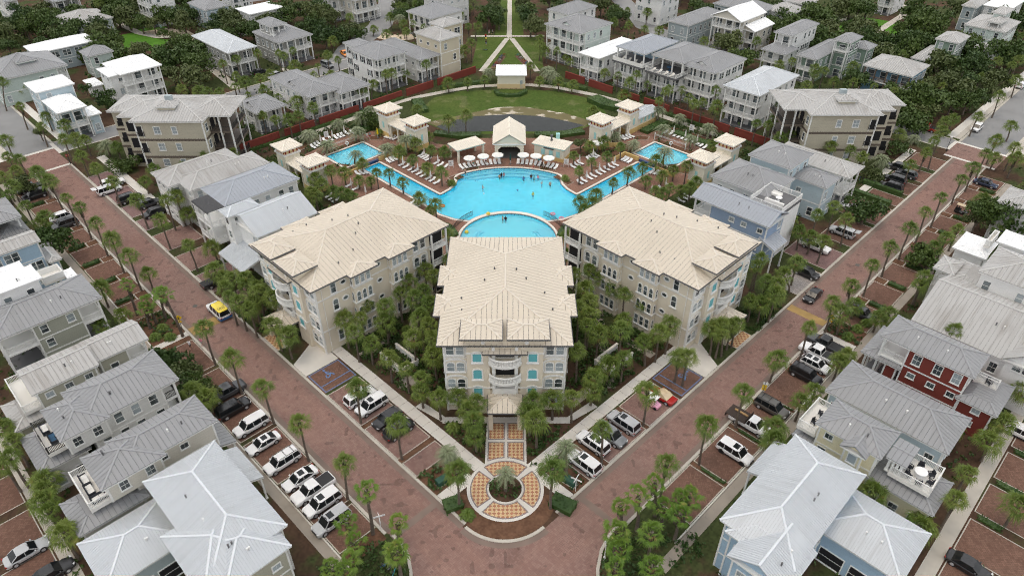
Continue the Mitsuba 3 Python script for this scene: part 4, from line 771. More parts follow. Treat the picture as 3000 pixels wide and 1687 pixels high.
'B':[(267.4,277.2,52.1,56.0,0,12,'hip','b',0.42,{}),(261.4,277.2,49.1,61.0,0,8.5,'hip','a',0.35,{}),(262.3,270.5,51.3,55.2,0,10.5,'hip','a',0.42,{'p':[('a0',1.8,[7.5])]}),(248.4,254.7,48.8,53.5,0,6.0,'hip','a',0.42,{})]},
{'l':'long white roofed house in the top right corner','wall':'white','roof':'white',
'B':[(289.7,306.5,55.5,64.0,0,8.5,'hip','b',0.25,{})]},
{'l':'grey green house with steep grey roof at the top right','wall':'bluegrey','roof':'lgrey',
'B':[(286.2,298.5,64.7,69.6,0,8,'hip','a',0.5,{})]},
{'l':'grey roofed house partly cut by the top edge on the right','wall':'white','roof':'lgrey',
'B':[(252.6,262.6,108.7,117.5,0,7,'hip','a',0.42,{'p':[('a0',2,[3.4])]})]},
{'l':'long grey roof house behind the white gable house','wall':'bluegrey','roof':'grey',
'B':[(231.9,243.6,114.9,132.9,0,7,'hip','b',0.42,{})]},
{'l':'pale grey roofed house right of the oak at top right','wall':'white2','roof':'lgrey',
'B':[(239.6,250.3,107.2,117.9,0,6.5,'hip','b',0.42,{})]},
{'l':'weathered porch house half hidden by trees at the top right','wall':'white','roof':'grey',
'B':[(285.4,299.7,91.4,97.4,0,6,'hip','a',0.42,{'p':[('a0',2,[3.0])]})]},
{'l':'white house with stacked porches in the top left corner','wall':'white2','roof':'grey',
'B':[(56.9,61.5,305.1,320.6,0,8,'hip','b',0.42,{'p':[('b0',2.2,[3.6])]})]},
{'l':'weathered white porch house at the top left edge','wall':'taupe','roof':'grey',
'B':[(68.7,77.9,293.1,306.2,0,8,'hip','a',0.42,{'p':[('b0',2.4,[3.6])]})]},
{'l':'tall blank walled white house with side balconies at the top edge','wall':'white','roof':'grey',
'B':[(89.8,100.3,266.3,276.1,0,11,'hip','a',0.42,{'p':[('a0',2,[3.5,6.8])]})]},
{'l':'pale blue walled house with grey hip roof at the top edge','wall':'lblue','roof':'grey',
'B':[(102.4,111.7,249.6,263.1,0,7,'hip','b',0.42,{})]},
{'l':'white house with railed porches at the top edge beside a grey roof','wall':'white','roof':'grey',
'B':[(114.2,122.4,252.8,262.5,0,8.5,'hip','b',0.42,{'p':[('b0',2.2,[3.6])]})]},
{'l':'white roofed pale house among dark trees at the top left','wall':'white2','roof':'white',
'B':[(110.0,122.8,232.6,242.6,0,7.5,'hip','a',0.25,{}),(107.9,113.2,236.9,241.4,0,4.5,'hip','a',0.2,{})]},
{'l':'white porch house in the top corner left of the lawn street','wall':'white','roof':'grey',
'B':[(138.3,147.3,227.7,237.5,0,8,'hip','b',0.42,{'p':[('b0',2,[3.4])]})]},
{'l':'tan porch house at the top edge near the curved street','wall':'cream','roof':'lgrey',
'B':[(143.1,154.4,220.4,233.6,0,8,'hip','b',0.42,{'p':[('b0',2.2,[3.4])]})]},
{'l':'white house behind the long porch house left of the lawn','wall':'white2','roof':'lgrey',
'B':[(160.5,173.3,193.9,204.9,0,10,'hip','a',0.42,{})]},
{'l':'white clapboard house at the top edge right of the lawn','wall':'white','roof':'lgrey',
'B':[(216.3,228.1,143.4,155.1,0,9,'hip','a',0.42,{})]},
]
for i_, h_ in enumerate(HOUSES):
    for k_, v_ in (('D', []), ('rot', 45), ('near', 0), ('rail', 'w'), ('n', 'beach_house'), ('c', 'house')): h_.setdefault(k_, v_)
    build_house(h_, 100 + i_)
# ---------------------------------------------------------------- the three tan apartment houses
def tan_block(label, rot, ax, ay, flip=False):
    """local frame: x across the front (-9.2..9.2), y back from the front eave (0..26.5)"""
    c, s = math.cos(math.radians(rot)), math.sin(math.radians(rot))
    k = thing('apartment_house', label, 'apartment house', 'tan plaza apartment houses')
    def L(m): v = np.asarray(m[0], float); x = -v[:, 0] if flip else v[:, 0]; f = np.asarray(m[1]); return np.c_[ax + x * c - v[:, 1] * s, ay + x * s + v[:, 1] * c, v[:, 2]], (f[:, ::-1] if flip else f)
    def P(name, m, mat, parent=k, **o): return put(name, L(cat_(m) if isinstance(m, list) else m), mat, parent, **o)
    ZE = 13.0
    def rf(kind, axx, a0, a1, b0, b1, ze, pitch, w=.72, gut=True):
        Fs, Ls, Gs = facets(kind, axx, a0, a1, b0, b1, ze, pitch); ms = []
        for f in Fs:
            Q = np.array(f); n = np.cross(Q[1] - Q[0], Q[2] - Q[0]); n /= np.linalg.norm(n); Q, n = (Q[::-1], -n) if n[2] < 0 else (Q, n); ms.append(convprism(Q, n, .05))
        rk = P('roof', ms, 'deck_tan')
        for f in Fs:
            for m in strips(f, w, .075)[0]: P('panel', m, 'roof_tan', rk)
        P('ridge_cap', [beam(np.array(l[0]) + [0, 0, .06], np.array(l[1]) + [0, 0, .05], .26, .07) for l in Ls], 'ridge_tan', rk, kind='stuff')
        e = .06; P('fascia', box(a0 + e, a1 - e, b0 + e, b1 - e, ze - .32, ze - .03), 'trim', rk)
        P('gutter', [box(a0 - .1, a1 + .1, b0 - .12, b0 + .04, ze - .16, ze), box(a0 - .12, a0 + .04, b0 + .05, b1, ze - .16, ze), box(a1 - .04, a1 + .12, b0 + .05, b1, ze - .16, ze)], 'gutter', rk, kind='stuff')
        return rk
    rk = rf('hip', 'b', -9.0, 9.0, 0, 26.5, ZE, .31)
    for (x, y, z) in ((-3, 12, 14.9), (3, 12.4, 14.9), (1.6, 14, 15.4), (-1.6, 14.2, 15.4), (-6.2, 9, 13.9), (5.6, 10, 14.1), (6.6, 6.6, 13.8), (-6.0, 6.4, 13.8)):
        P('vent_pipe', mv(lathe([(.11, .0), (.11, .32), (0.01, .32)], 8), x, y, z), 'gutter', rk)
    # walls: wings, centre with the two towers, bays
    wk = P('wall', box(-8.2, 8.2, .95, 25.6, 0, ZE - .3), 'stucco')
    P('centre_wall', [box(-5.15, -2.1, .25, 1.2, 0, 13.7), box(.5 + 1.6, 5.15, .25, 1.2, 0, 13.7), box(-2.12, 2.12, .4, 1.1, 12.2, 13.4), box(-2.12, 2.12, .4, 1.1, 9.4, 9.98), box(-2.12, 2.12, .4, 1.1, 6.3, 6.88), box(-2.12, 2.12, .4, 1.1, 3.6, 4.35)], 'stucco', wk, kind='stuff')
    P('tower_wall', [box(-5.15, -.85, .24, 3.2, 13.0, 14.4), box(.85, 5.15, .24, 3.2, 13.0, 14.4)], 'stucco', wk, kind='stuff')
    for x0, x1 in ((-5.85, -.36), (.36, 5.85)): rf('hip', 'a', x0, x1, -.7, 3.55, 14.65, .36)
    rf('hip', 'a', -2.95, 2.95, -.35, 1.9, 11.8, .36)
    P('roof_valley', convprism(np.array([(-.36, .6, 12.3), (.36, .6, 12.3), (.36, 5.5, 14.5), (-.36, 5.5, 14.5)]), np.array([0, -.58, .81]), .1), 'roof_tan')
    # entrance canopy
    rf('hip', 'a', -2.35, 2.35, -3.3, 1.0, 3.7, .42)
    for x in (-2.0, 2.0): P('canopy_pier', box(x - .3, x + .3, -3.0, -2.4, 0, 3.45), 'stucco')
    P('entrance', box(-1.7, 1.7, .2, .3, .1, 3.2), 'dark')
    # side bays with little hip roofs
    for y0, y1 in ((6.3, 11.3), (13.4, 18.5)):
        for sx in (-1, 1):
            x0, x1 = sorted((sx * 6.2, sx * 10.0)); rf('hip', 'a', x0, x1, y0, y1, ZE - .05, .36)
            bx0, bx1 = sorted((sx * 8.1, sx * 9.1)); P('bay_wall', box(bx0, bx1, y0 + .8, y1 - .8, 0, ZE - .3), 'stucco', wk)
            P('bay_band', [box(min(sx * 8.1, sx * 9.2), max(sx * 8.1, sx * 9.2), y0 + .7, y1 - .7, z, z + .22) for z in (4.1, 7.1, 10.1)], 'trim', wk, kind='stuff')
    # string courses
    bands = [box(-8.28, 8.28, .87, 25.68, z, z + .2) for z in (4.15, 10.0)] + [box(-5.22, 5.22, .17, 1.0, 11.35, 11.52), box(-5.22, 5.22, .17, 1.0, 5.0, 5.18), box(-8.3, 8.3, .85, 25.7, ZE - .75, ZE - .5)]
    P('string_course', bands, 'trim', wk, kind='stuff')
    P('corner_pilaster', [box(sx * 8.2 - .12, sx * 8.2 + .12, .83, 1.1, 0, 12.2) for sx in (-1, 1)], 'trim', wk, kind='stuff')
    for sx in (-1, 1): P('downpipe', tube([(sx * 8.35, 2.0, .1), (sx * 8.35, 2.0, 12.6)], .06, 6), 'trim', wk)
    # window families
    def arch(w, h, r=.28, n=7): return [(-w / 2, 0), (w / 2, 0), (w / 2, h - r)] + [(w / 2 * math.cos(t), h - r + r * math.sin(t)) for t in np.linspace(0, math.pi, n)[1:-1]] + [(-w / 2, h - r)]
    def on_face(m2, face, pos):                                    # mesh in (u, z, depth out) onto a face
        v = np.asarray(m2[0]); u, z, d = v[:, 0], v[:, 1], v[:, 2]
        if face == 'f': q = np.c_[u + pos[0], pos[1] - d, z + pos[2]]
        elif face == 'r': q = np.c_[pos[0] + d, u + pos[1], z + pos[2]]
        elif face == 'bk': q = np.c_[pos[0] - u, pos[1] + d, z + pos[2]]
        else: q = np.c_[pos[0] - d, -u + pos[1], z + pos[2]]
        return q, np.asarray(m2[1])
    def win(face, pos, w=.95, h=1.75, r=.0, pane='glass', name='window', fw=.15, sill=True):
        A = Polygon(arch(w, h, r) if r else [(-w / 2, 0), (w / 2, 0), (w / 2, h), (-w / 2, h)]); O = A.buffer(fw, join_style=2)
        fm = [extr(O.difference(A), -.02, .1)]
        if sill: fm.append(mv(extr(sbox(-w / 2 - fw - .08, w / 2 + fw + .08, -fw - .1, -fw + .04), -.02, .2)))
        if name == 'window': fm.append(extr(sbox(-w / 2, w / 2, h * .48, h * .48 + .06).intersection(A), -.01, .07))
        wk_ = P(name, on_face(cat_(fm), face, pos), 'trim', k)
        P('pane' if name == 'window' else 'panel', on_face(extr(A.buffer(.005), -.03, .035), face, pos), pane, wk_)
        return wk_
    def surround(face, pos, w, h, r):
        O = Polygon(arch(w + .5, h + .25, r + .1)); A = Polygon(arch(w, h, r)); P('arch_surround', on_face(extr(O.difference(A), -.02, .14), face, pos), 'trim', k)
    # front wings: a pair per storey
    fy = .95
    for sx in (-1, 1):
        for zi, (z, r) in enumerate(((10.65, 0), (7.6, .3), (4.55, .3), (1.5, .3))):
            for dx in (-.68, .68): win('f', (sx * 6.75 + dx, fy, z), .98, 1.55, r, 'glass_pale' if (zi + (dx > 0)) % 3 else 'glass')
            if r: surround('f', (sx * 6.75, fy, z - .1), 2.75, 2.2, .6)
            else: surround('f', (sx * 6.75, fy, z - .15), 2.75, 1.75, .05)
        for z in (9.95, 6.85, 3.7): win('f', (sx * 3.75, .25, z), 1.15, 1.65, .25, 'shutter_teal', 'shutter_window', .2)
        P('medallion', on_face(lathe([(0.01, .1), (.2, .12), (.28, .04), (.3, 0)], 12), 'f', (sx * 2.9, .24, 13.3)), 'trim', k)
        for z in (12.9, 9.75, 6.6): P('balcony_pilaster', [box(sx * 1.55 - .22, sx * 1.55 + .22, .12, 1.0, z - 3.0, z - .1)], 'trim', k)
    # stacked bow balconies
    for z in (10.0, 6.9):
        th = np.linspace(math.pi + .12, 2 * math.pi - .12, 25); arc = [(2.15 * math.cos(t), .25 + 1.25 * math.sin(t)) for t in th]
        bk = P('balcony', [extr(Polygon([(2.3 * math.cos(t), .3 + 1.4 * math.sin(t)) for t in th]), z - .3, z), extr(LineString(arc).buffer(.11, cap_style=2), z + .92, z + 1.06), extr(LineString(arc).buffer(.1, cap_style=2), z + .0, z + .14)], 'trim')
        bal = lathe([(.05, 0), (.085, .2), (.05, .45), (.04, .6), (.06, .78)], 6); P('balusters', [mv(bal, x, y, z + .14) for (x, y) in [((2.15 * math.cos(t)), .25 + 1.25 * math.sin(t)) for t in np.linspace(math.pi + .14, 2 * math.pi - .14, 30)]], 'trim', bk, kind='stuff')
        P('balcony_opening', box(-1.25, 1.25, .9, 1.0, z + .02, z + 2.45), 'dark', k)  # dark box paints the shade behind the bow balcony
    P('balcony_opening', box(-1.25, 1.25, .9, 1.0, 4.4, 6.2), 'dark', k); P('small_balcony', [box(-1.5, 1.5, -.15, .38, 4.1, 4.4), extr(LineString([(-1.45, .3), (-1.4, -.1), (1.4, -.1), (1.45, .3)]).buffer(.08), 4.4, 5.25)], 'trim', k, kind='stuff')  # shade behind the small balcony, again a dark box
    # sides
    for sx, face in ((-1, 'l'), (1, 'r')):
        X = sx * 8.2
        for z, r in ((10.5, 0), (7.3, .3), (1.4, 0)): win(face, (X, 4.1, z), .8, 1.9, r)
        for y in (5.9, 12.35):
            for z in (11.6, 8.6, 5.4):
                El = Polygon([(.42 * math.cos(t), .3 * math.sin(t)) for t in np.linspace(0, 2 * math.pi, 16, endpoint=False)]); w_ = P('oval_window', on_face(extr(El.buffer(.2).difference(El), -.02, .1), face, (X, y, z)), 'trim', k); P('pane', on_face(extr(El, -.02, .03), face, (X, y, z)), 'glass', w_)
        for y0 in (8.8, 15.95):
            for z, r in ((10.6, 0), (7.5, .42), (4.5, .3), (1.4, 0)):
                for dy in (-1.05, 0, 1.05): win(face, (sx * 9.1, y0 + dy, z), .62, 1.7, r, 'glass_pale' if (z > 10) else 'glass', fw=.11)
                win('f', (sx * 8.62, y0 - 1.7, z), .45, 1.6, r, fw=.1)
        for z, r in ((10.6, 0), (7.5, .35), (4.5, .35), (1.2, 0)):
            for dy in (-.72, .72): win(face, (X, 20.6 + dy, z), .9, 1.7, r)
            if r: surround(face, (X, 20.6, z - .1), 2.7, 2.3, .55)
        # open stair porch at the back corner
        for z in (3.4, 6.6, 9.8):
            P('stair_floor', box(min(X, X + sx * .9), max(X, X + sx * .9), 22.6, 25.9, z - .25, z), 'trim', k)
        P('stair_opening', box(min(X - sx * .1, X + sx * .03), max(X - sx * .1, X + sx * .03), 22.8, 25.4, .4, 12.4), 'dark', k)  # dark sheet on the wall paints the shade inside the stair porch
        for y in (22.7, 25.8): P('column', box(min(X + sx * .62, X + sx * .88), max(X + sx * .62, X + sx * .88), y - .13, y + .13, 0, 12.6), 'trim', k)
        for z in (3.4, 6.6, 9.8):
            r_ = P('railing', [box(min(X + sx * .7, X + sx * .8), max(X + sx * .7, X + sx * .8), 22.8, 25.7, z + h_, z + h_ + .08) for h_ in (.1, .95)], 'trim', k, kind='stuff')
            P('balusters', [box(min(X + sx * .72, X + sx * .77), max(X + sx * .72, X + sx * .77), 22.9 + i * .17, 22.95 + i * .17, z + .18, z + .95) for i in range(17)], 'trim', r_, kind='stuff')
    win('f', (-4.6, .25, .1), 1.0, 2.1, 0, 'trim', 'door', .12, False)
    return k
tan_block('central tan apartment house facing the round checkered plaza', 0, -.95, 70.7)
lx, ly = pq2xy(37.5, 87.9); tan_block('tan apartment house left of centre with its turquoise shutters towards the left street', -45, lx, ly)
rx, ry = pq2xy(86.9, 39.4); tan_block('tan apartment house right of centre with its bow balconies towards the right street', 45, rx, ry)
LOUNGE_ROWS = [
 ('behind raised pool by corner tower', (77.5, 145.2), (79.5, 145.8), 3, '-q', True),
 ('behind the raised pool beside its board', (81.5, 146.3), (83.0, 145.9), 2, '-q', True),
 ('behind the raised pool mid row', (84.3, 145.9), (86.3, 145.8), 3, '-q', True),
 ('behind the raised pool far end', (87.8, 145.9), (89.0, 145.6), 2, '-q', True),
 ('in front of the twin towers', (93.8, 137.6), (94.4, 135.0), 4, '-p', True),
 ('by the yellow planter wall', (85.7, 126.3), (87.5, 126.3), 3, '-q', True),
 ('in front row by the lap arm', (86.9, 122.7), (87.0, 110.3), 9, '-p', True),
 ('in back row, upper part', (93.1, 123.5), (92.9, 120.4), 4, '-p', True),
 ('in back row, lower part', (93.1, 117.7), (93.1, 115.0), 3, '-p', True),
 ('behind the tan roof edge', (77.4, 107.3), (77.5, 105.4), 3, '-p', True),
 ('on inner deck under the lap arm', (77.1, 126.2), (78.7, 125.6), 3, '-q', True),
 ('on the shaded inner deck', (72.5, 122.9), (72.7, 120.8), 2, '-p', True),
 ('among shrubs behind the tan house', (66.7, 122.1), (66.7, 119.5), 3, '-p', True),
]
CLOSED_UMB = [(86.7, 145.4), (83.2, 145.3), (79.7, 145.1), (93.7, 136.3), (86.6, 121.9), (86.8, 116.7), (86.6, 112.0), (92.6, 121.5), (92.6, 116.6), (72.2, 121.5), (72.4, 116.5)]
# ---------------------------------------------------------------- pools and deck
bs('water', {'type': 'bumpmap', 'arbitrary': proc(lambda p, n, uv: .035 * noise(p.x * 1.5, p.y * 1.5, 0.) + .05 * noise(p.x * .55 + 5, p.y * .55, 3.), eps=.05), 'bsdf': {'type': 'dielectric', 'int_ior': 1.33, 'ext_ior': 1.0}})
bs('pool_paint', pr(proc(lambda p, n, uv: mix([.075, .60, .75], [.16, .72, .84], fbm(p.x * .12, p.y * .12, 1.)) * (1 + .10 * (1 - dr.abs(2 * noise(p.x * .9, p.y * .9, 2.) - 1)))), .6, .2))
plain('pool_light', (.22, .72, .82), .6, .2, .06, .5); plain('pool_step', (.22, .66, .78), .6, .2, .06); plain('pool_line', (.03, .12, .25), .6, .3); plain('coping', (.70, .66, .59), .7, .3, .12); plain('coping_edge', (.34, .24, .20), .7, .3, .12); plain('tile_blue', (.012, .028, .10), .3, .5)
plain('yellow_wall', (.62, .45, .19), .8, .2, .1); plain('red_wall', (.20, .048, .036), .85, .2, .15); plain('plastic_white', (.80, .80, .79), .45, .4, .05); plain('shutter_red', (.24, .035, .025), .6, .3); plain('cream_panel', (.66, .52, .30), .7, .2); plain('teal_pale', (.34, .60, .60), .6, .3)
deckL = Polygon([pq2xy(*c) for c in ((69.5, 97.5), (69.5, 132), (74, 143.5), (90, 147), (93.3, 143), (100, 138), (100, 126), (104, 119), (114, 119), (112, 102), (90, 88))])
deckR = Polygon(mx(list(deckL.exterior.coords)[:-1]))
beds = [Polygon([pq2xy(*c) for c in B]) for B in (((78, 139.9), (88.6, 139.9), (88.6, 141.6), (78, 141.6)), ((74.5, 146.4), (90, 147.2), (90, 150.5), (74, 150.5)), ((88.4, 128.9), (92.4, 128.9), (92.4, 133.6), (88.4, 133.6)), ((88.6, 126.4), (92.2, 124), (99.5, 116.5), (100.5, 119.5), (98, 126), (92, 130.5)), ((97.0, 113.8), (99.6, 111), (97.6, 108.5), (95.2, 111.2)), ((90.4, 108.4), (93.3, 108.4), (93.3, 110.6), (90.4, 110.6)), ((90.8, 141.0), (94, 138.6), (92, 136.9), (90, 139.2)), ((70, 132), (76.8, 129.2), (79, 128.9), (79, 131), (76.5, 135)))]
beds += [Polygon([pq2xy(a + .8, b + .8), pq2xy(a - .8, b + .8), pq2xy(a - .8, b - .8), pq2xy(a + .8, b - .8)]) for a, b in ((89.3, 108.9), (89.4, 113.6), (89.4, 118.4), (89.6, 123.6))]
beds += [Polygon(mx(list(b.exterior.coords)[:-1])) for b in beds]
bedU = unary_union(beds); poolU = unary_union(POOLS)
deck = unary_union([deckL, deckR, sbox(-13, 11.5, 143, 153), sbox(-11, 9.5, 150, 163), sbox(-17, 15.5, 104, 127)]).difference(poolU.buffer(.01)).difference(bedU)
put('pool_deck', sheet(deck, .05), 'brick_deck', kind='structure')
put('planting_bed', sheet(bedU, .045), 'mulch', kind='structure'); put('kerb', sheet(bedU.buffer(.18, join_style=2).difference(bedU).difference(poolU.buffer(.7)), .056), 'concrete_brown', kind='structure')
for nm, P, dep in (('pool', POOL_MAIN, 1.25), ('pool', POOL_SPA, 1.0), ('pool', POOL_KL, .9), ('pool', POOL_KR, .9)):
    k = key(nm); lab(k, kind='structure')
    ring_ = P.buffer(.02).difference(P.buffer(-.12)); sc_ = [sheet(P.buffer(.05), -dep)]
    co = list(P.exterior.coords); sc_ += [(np.array([[*a, -dep], [*b, -dep], [*b, .05], [*a, .05]]), np.array([[0, 1, 2], [0, 2, 3]])) for a, b in zip(co[:-1], co[1:])]
    put('basin', cat_(sc_), 'pool_paint' if P is POOL_MAIN else 'pool_light', k); put('coping', extr(P.buffer(.62, join_style=1).difference(P.buffer(.16, join_style=1)), 0, .10), 'coping', k); put('coping_edge', extr(P.buffer(.16, join_style=1).difference(P), -.1, .085), 'coping_edge', k)
    put('tile_band', cat_([(np.array([[*a, -.16], [*b, -.16], [*b, -.02], [*a, -.02]]), np.array([[0, 1, 2], [0, 2, 3]])) for a, b in (lambda c: zip(c[:-1], c[1:]))(list(P.buffer(-.02).exterior.coords))]), 'tile_blue', k)
    if P is POOL_MAIN:
        for i, (d0, z) in enumerate(((1.3, -.30), (2.6, -.55), (3.9, -.80))):
            top = sbox(-12.6, 11.1, 138, 148); cut = Polygon([(x, y - d0) for x, y in _arc] + [(11, 120), (-12.5, 120)]).buffer(.6)
            st = P.intersection(top).difference(cut.union(sbox(-20, 20, 100, 138.5 + d0)))
            st = max(getattr(st, 'geoms', [st]), key=lambda g: g.area)
            put('step', extr(st, -dep + .01, z), 'pool_step', k); put('step_line', sheet(st.intersection(st.boundary.buffer(.12)).intersection(cut.buffer(.2)), z + .012), 'pool_line', k)
    if P is POOL_SPA:
        for sx in (-1, 1):
            for r_, z in ((1.1, -.3), (1.9, -.6)):
                q = Point(-.75 + sx * 7.6, 118.3).buffer(1.6 + r_, 24).intersection(P).difference(Point(-.75 + sx * 4.6 - sx * r_ * .7, 118.3).buffer(2.6)); put('step', extr(q, -dep + .01, z - (.01 if sx > 0 else 0)), 'pool_step', k)
    if P in (POOL_KL, POOL_KR):
        e0, e1 = (pq2xy(87.6, 131.2), pq2xy(87.6, 139.2)) if P is POOL_KL else (mx([pq2xy(87.6, 131.2)])[0], mx([pq2xy(87.6, 139.2)])[0])
        for w_, z in ((1.5, -.5), (.9, -.3), (.45, -.15)): put('step', extr(LineString([e0, e1]).buffer(w_, cap_style=2).intersection(P), -dep + .01, z - .001 * w_), 'pool_step', k)
    put('water', sheet(P.buffer(-.005), -.10), 'water', k)
put('spa_wall', extr(ring(9.5, 10.3, math.pi - _t2 + .15, math.pi + _t2 - .15, -.75, 117.2, 40), -1.2, .14), 'coping', kind='structure')
for sgn in (0, 1):
    mm = (lambda P: mx(P)) if sgn else (lambda P: P)
    w = thing('spill_wall', 'dark blue tiled spill wall under the ' + ('right' if sgn else 'left') + ' raised pool', 'wall'); put('tiles', extr(mm([pq2xy(*c) for c in ((80.0, 128.0), (84.2, 128.0), (84.2, 128.6), (80.0, 128.6))]), 0, .75), 'tile_blue', w)
    w = thing('planter_wall', 'low yellow planter wall on the ' + ('right' if sgn else 'left') + ' side of the deck', 'wall')
    for a, b in (((84.6, 128.4), (88.6, 128.4)), ((88.6, 128.4), (88.6, 124.2)), ((74.0, 127.5), (79.0, 127.5)), ((92.6, 131), (96.5, 127.2))): put('segment', extr(LineString(mm([pq2xy(*a), pq2xy(*b)])).buffer(.16, cap_style=2), 0, 1.0), 'yellow_wall', w)
# ---- cream changing towers in pairs with a roofed passage between
def tower_pair(label, c1, c2, ax, back=None):
    k = thing('pool_pavilion', label, 'pavilion', 'twin tower pavilions round the pool')
    B45 = lambda m: rt(m, 45)
    for (a, b) in (c1, c2):
        t = put('tower', B45(box(a - 1.85, a + 1.85, b - 1.85, b + 1.85, 1.3, 5.3)), 'wall_pavilion', k); put('plinth', B45(box(a - 1.93, a + 1.93, b - 1.93, b + 1.93, 0, 1.32)), 'yellow_wall', t); put('cornice', B45(box(a - 2.1, a + 2.1, b - 2.1, b + 2.1, 5.28, 5.62)), 'trim', t)
        put('clerestory', B45(box(a - 1.7, a + 1.7, b - 1.7, b + 1.7, 5.6, 6.9)), 'cream_panel', t)
        for i in range(4):
            o = -1.55 + i * .95
            for m in (box(a + o, a + o + .32, b - 1.76, b - 1.66, 5.64, 6.85), box(a - 1.76, a - 1.66, b + o, b + o + .32, 5.64, 6.85), box(a + 1.66, a + 1.76, b + o, b + o + .32, 5.64, 6.85)): put('louvre', B45(m), 'shutter_red', t)
        for m in (box(a - .3, a + .3, b - 1.92, b - 1.82, 2.3, 3.9), box(a - 1.92, a - 1.82, b - .3, b + .3, 2.3, 3.9)): put('shutter', B45(m), 'teal_pale', t)
        roof(k, 45, 'hip', 'a', a - 2.55, a + 2.55, b - 2.55, b + 2.55, 6.9, .42, 'cream', 0, .5, .06)
    (a1, b1), (a2, b2) = c1, c2
    r = (a1 - 1.9, a1 + 2.3, min(b1, b2) + 1.6, max(b1, b2) - 1.6) if ax == 'b' else (min(a1, a2) + 1.6, max(a1, a2) - 1.6, b1 - 1.9, b1 + 2.3)
    roof(k, 45, 'gable', ax, *r, 3.9, .35, 'cream', 0, .5, .06)
    for t in (.12, .5, .88):
        x, y = ((r[0] + .35, r[2] + (r[3] - r[2]) * t) if ax == 'b' else (r[0] + (r[1] - r[0]) * t, r[2] + .35)); put('pillar', B45(box(x - .2, x + .2, y - .2, y + .2, 0, 3.7)), 'wall_pavilion', k)
    put('back_wall', B45(box(r[1] - .7, r[1] - .4, r[2], r[3], 0, 3.6) if ax == 'b' else box(r[0], r[1], r[3] - .7, r[3] - .4, 0, 3.6)), 'wall_pavilion', k)
    return k
stucco('wall_pavilion', (.76, .72, .60))
tower_pair('twin cream towers left of the pond', (95.6, 138.5), (95.6, 127.7), 'b'); kk = tower_pair('twin cream towers right of the pond with a long white annexe', (127.4, 97.5), (138.7, 97.8), 'a')
tower_pair('twin cream towers at the left end of the pool beside the grey house', (67, 137.5), (67, 127), 'b'); tower_pair('twin cream towers at the right end of the pool beside the grey house', (127.4, 69.3), (138.5, 69.6), 'a')
put('annexe_wall', rt(box(140.6, 148.5, 96.2, 99.6, 1.2, 3.2), 45), 'wall_pavilion', kk); put('annexe_plinth', rt(box(140.7, 148.6, 96.1, 99.7, 0, 1.21), 45), 'yellow_wall', kk); roof(kk, 45, 'gable', 'a', 140.4, 149, 95.7, 100.1, 3.3, .3, 'silver', 0)
for i in range(4): put('shutter', rt(box(142 + i * 1.6, 142.6 + i * 1.6, 96.1, 96.25, 1.7, 2.8), 45), 'teal_pale', kk)
# ---- centre pavilion, cabana, snack bar, gate house
k = thing('pool_pavilion', 'white gable roofed open pavilion in the middle between pool and pond', 'pavilion')
rk, Gs = roof(k, 0, 'gable', 'b', -4.5, 3.2, 150.8, 161.0, 4.1, .62, 'cream', 0, .5, .06)
for y in (151.4, 160.4):
    g = Polygon([(-4.0, 0), (-3.2, 0), (-3.2, 2.6), (-2.4, 3.3), (1.1, 3.3), (1.9, 2.6), (1.9, 0), (2.7, 0), (2.7, 4.0), (-.65, 6.1), (-4.0, 4.0)]); v, f = extr(g, -.15, .15); put('arch_wall', (np.c_[v[:, 0], y + v[:, 2], v[:, 1]], f), 'wall_pavilion', k)
for x in (-3.9, 2.4): put('side_wall', box(x, x + .3, 151.6, 160.2, 0, 3.9), 'wall_pavilion', k)
put('floor', box(-3.6, 2.4, 152, 160, .05, .09), 'floor_grey', k)
for y in (154.4, 157.6): put('roof_vent', [hullm([(-1.3, y - .1, 6.0), (.0, y - .1, 6.0), (-.65, y - .1, 6.75), (-1.3, y + .8, 6.3), (.0, y + .8, 6.3), (-.65, y + .8, 6.75)])], 'ridge_cream', k)
put('bar_counter', box(-3, 1.8, 157.5, 158.3, .09, 1.15), 'brown_rail', k)
for i in range(5): put('stool', mv(cat_([lathe([(.16, 0), (.03, .04), (.03, .7), (.18, .72), (.18, .78), (.01, .8)], 8)]), -2.4 + i * .9, 156.9, .09), 'dark_metal', k)
def local(m, x, y, deg): c, s = math.cos(math.radians(deg)), math.sin(math.radians(deg)); v = np.asarray(m[0]); return np.c_[x + v[:, 0] * c - v[:, 1] * s, y + v[:, 0] * s + v[:, 1] * c, v[:, 2]], m[1]
def loc_roof(parent, x, y, deg, w, d, ze, pitch, mat, kind='hip'):
    Fs, Ls, Gs = facets(kind, 'a', -w / 2, w / 2, -d / 2, d / 2, ze, pitch); ms, st = [], []
    for f in Fs:
        Q = np.array(f); n = np.cross(Q[1] - Q[0], Q[2] - Q[0]); n /= np.linalg.norm(n); Q, n = (Q[::-1], -n) if n[2] < 0 else (Q, n); ms.append(convprism(Q, n, .06)); st += strips(f, .5, .06)[0]
    r_ = put('roof', local(cat_(ms), x, y, deg), 'deck_' + mat, parent); put('sheeting', local(cat_(st), x, y, deg), 'roof_' + mat, r_, kind='stuff'); put('fascia', local(box(-w / 2 + .05, w / 2 - .05, -d / 2 + .05, d / 2 - .05, ze - .22, ze - .03), x, y, deg), 'teal_pale', r_); return r_
k = thing('cabana', 'open sided white roofed shade cabana left of the centre pavilion', 'cabana'); loc_roof(k, -10.6, 152.6, 33, 7.6, 4.7, 3.5, .3, 'cream')
for x in (-3.3, 3.3):
    for y in (-1.9, 1.9): put('pillar', local(box(x - .22, x + .22, y - .22, y + .22, 0, 3.3), -10.6, 152.6, 33), 'wall_pavilion', k)
put('back_wall', local(box(-3.3, 3.3, 1.7, 1.95, 0, 1.2), -10.6, 152.6, 33), 'brick_deck', k)
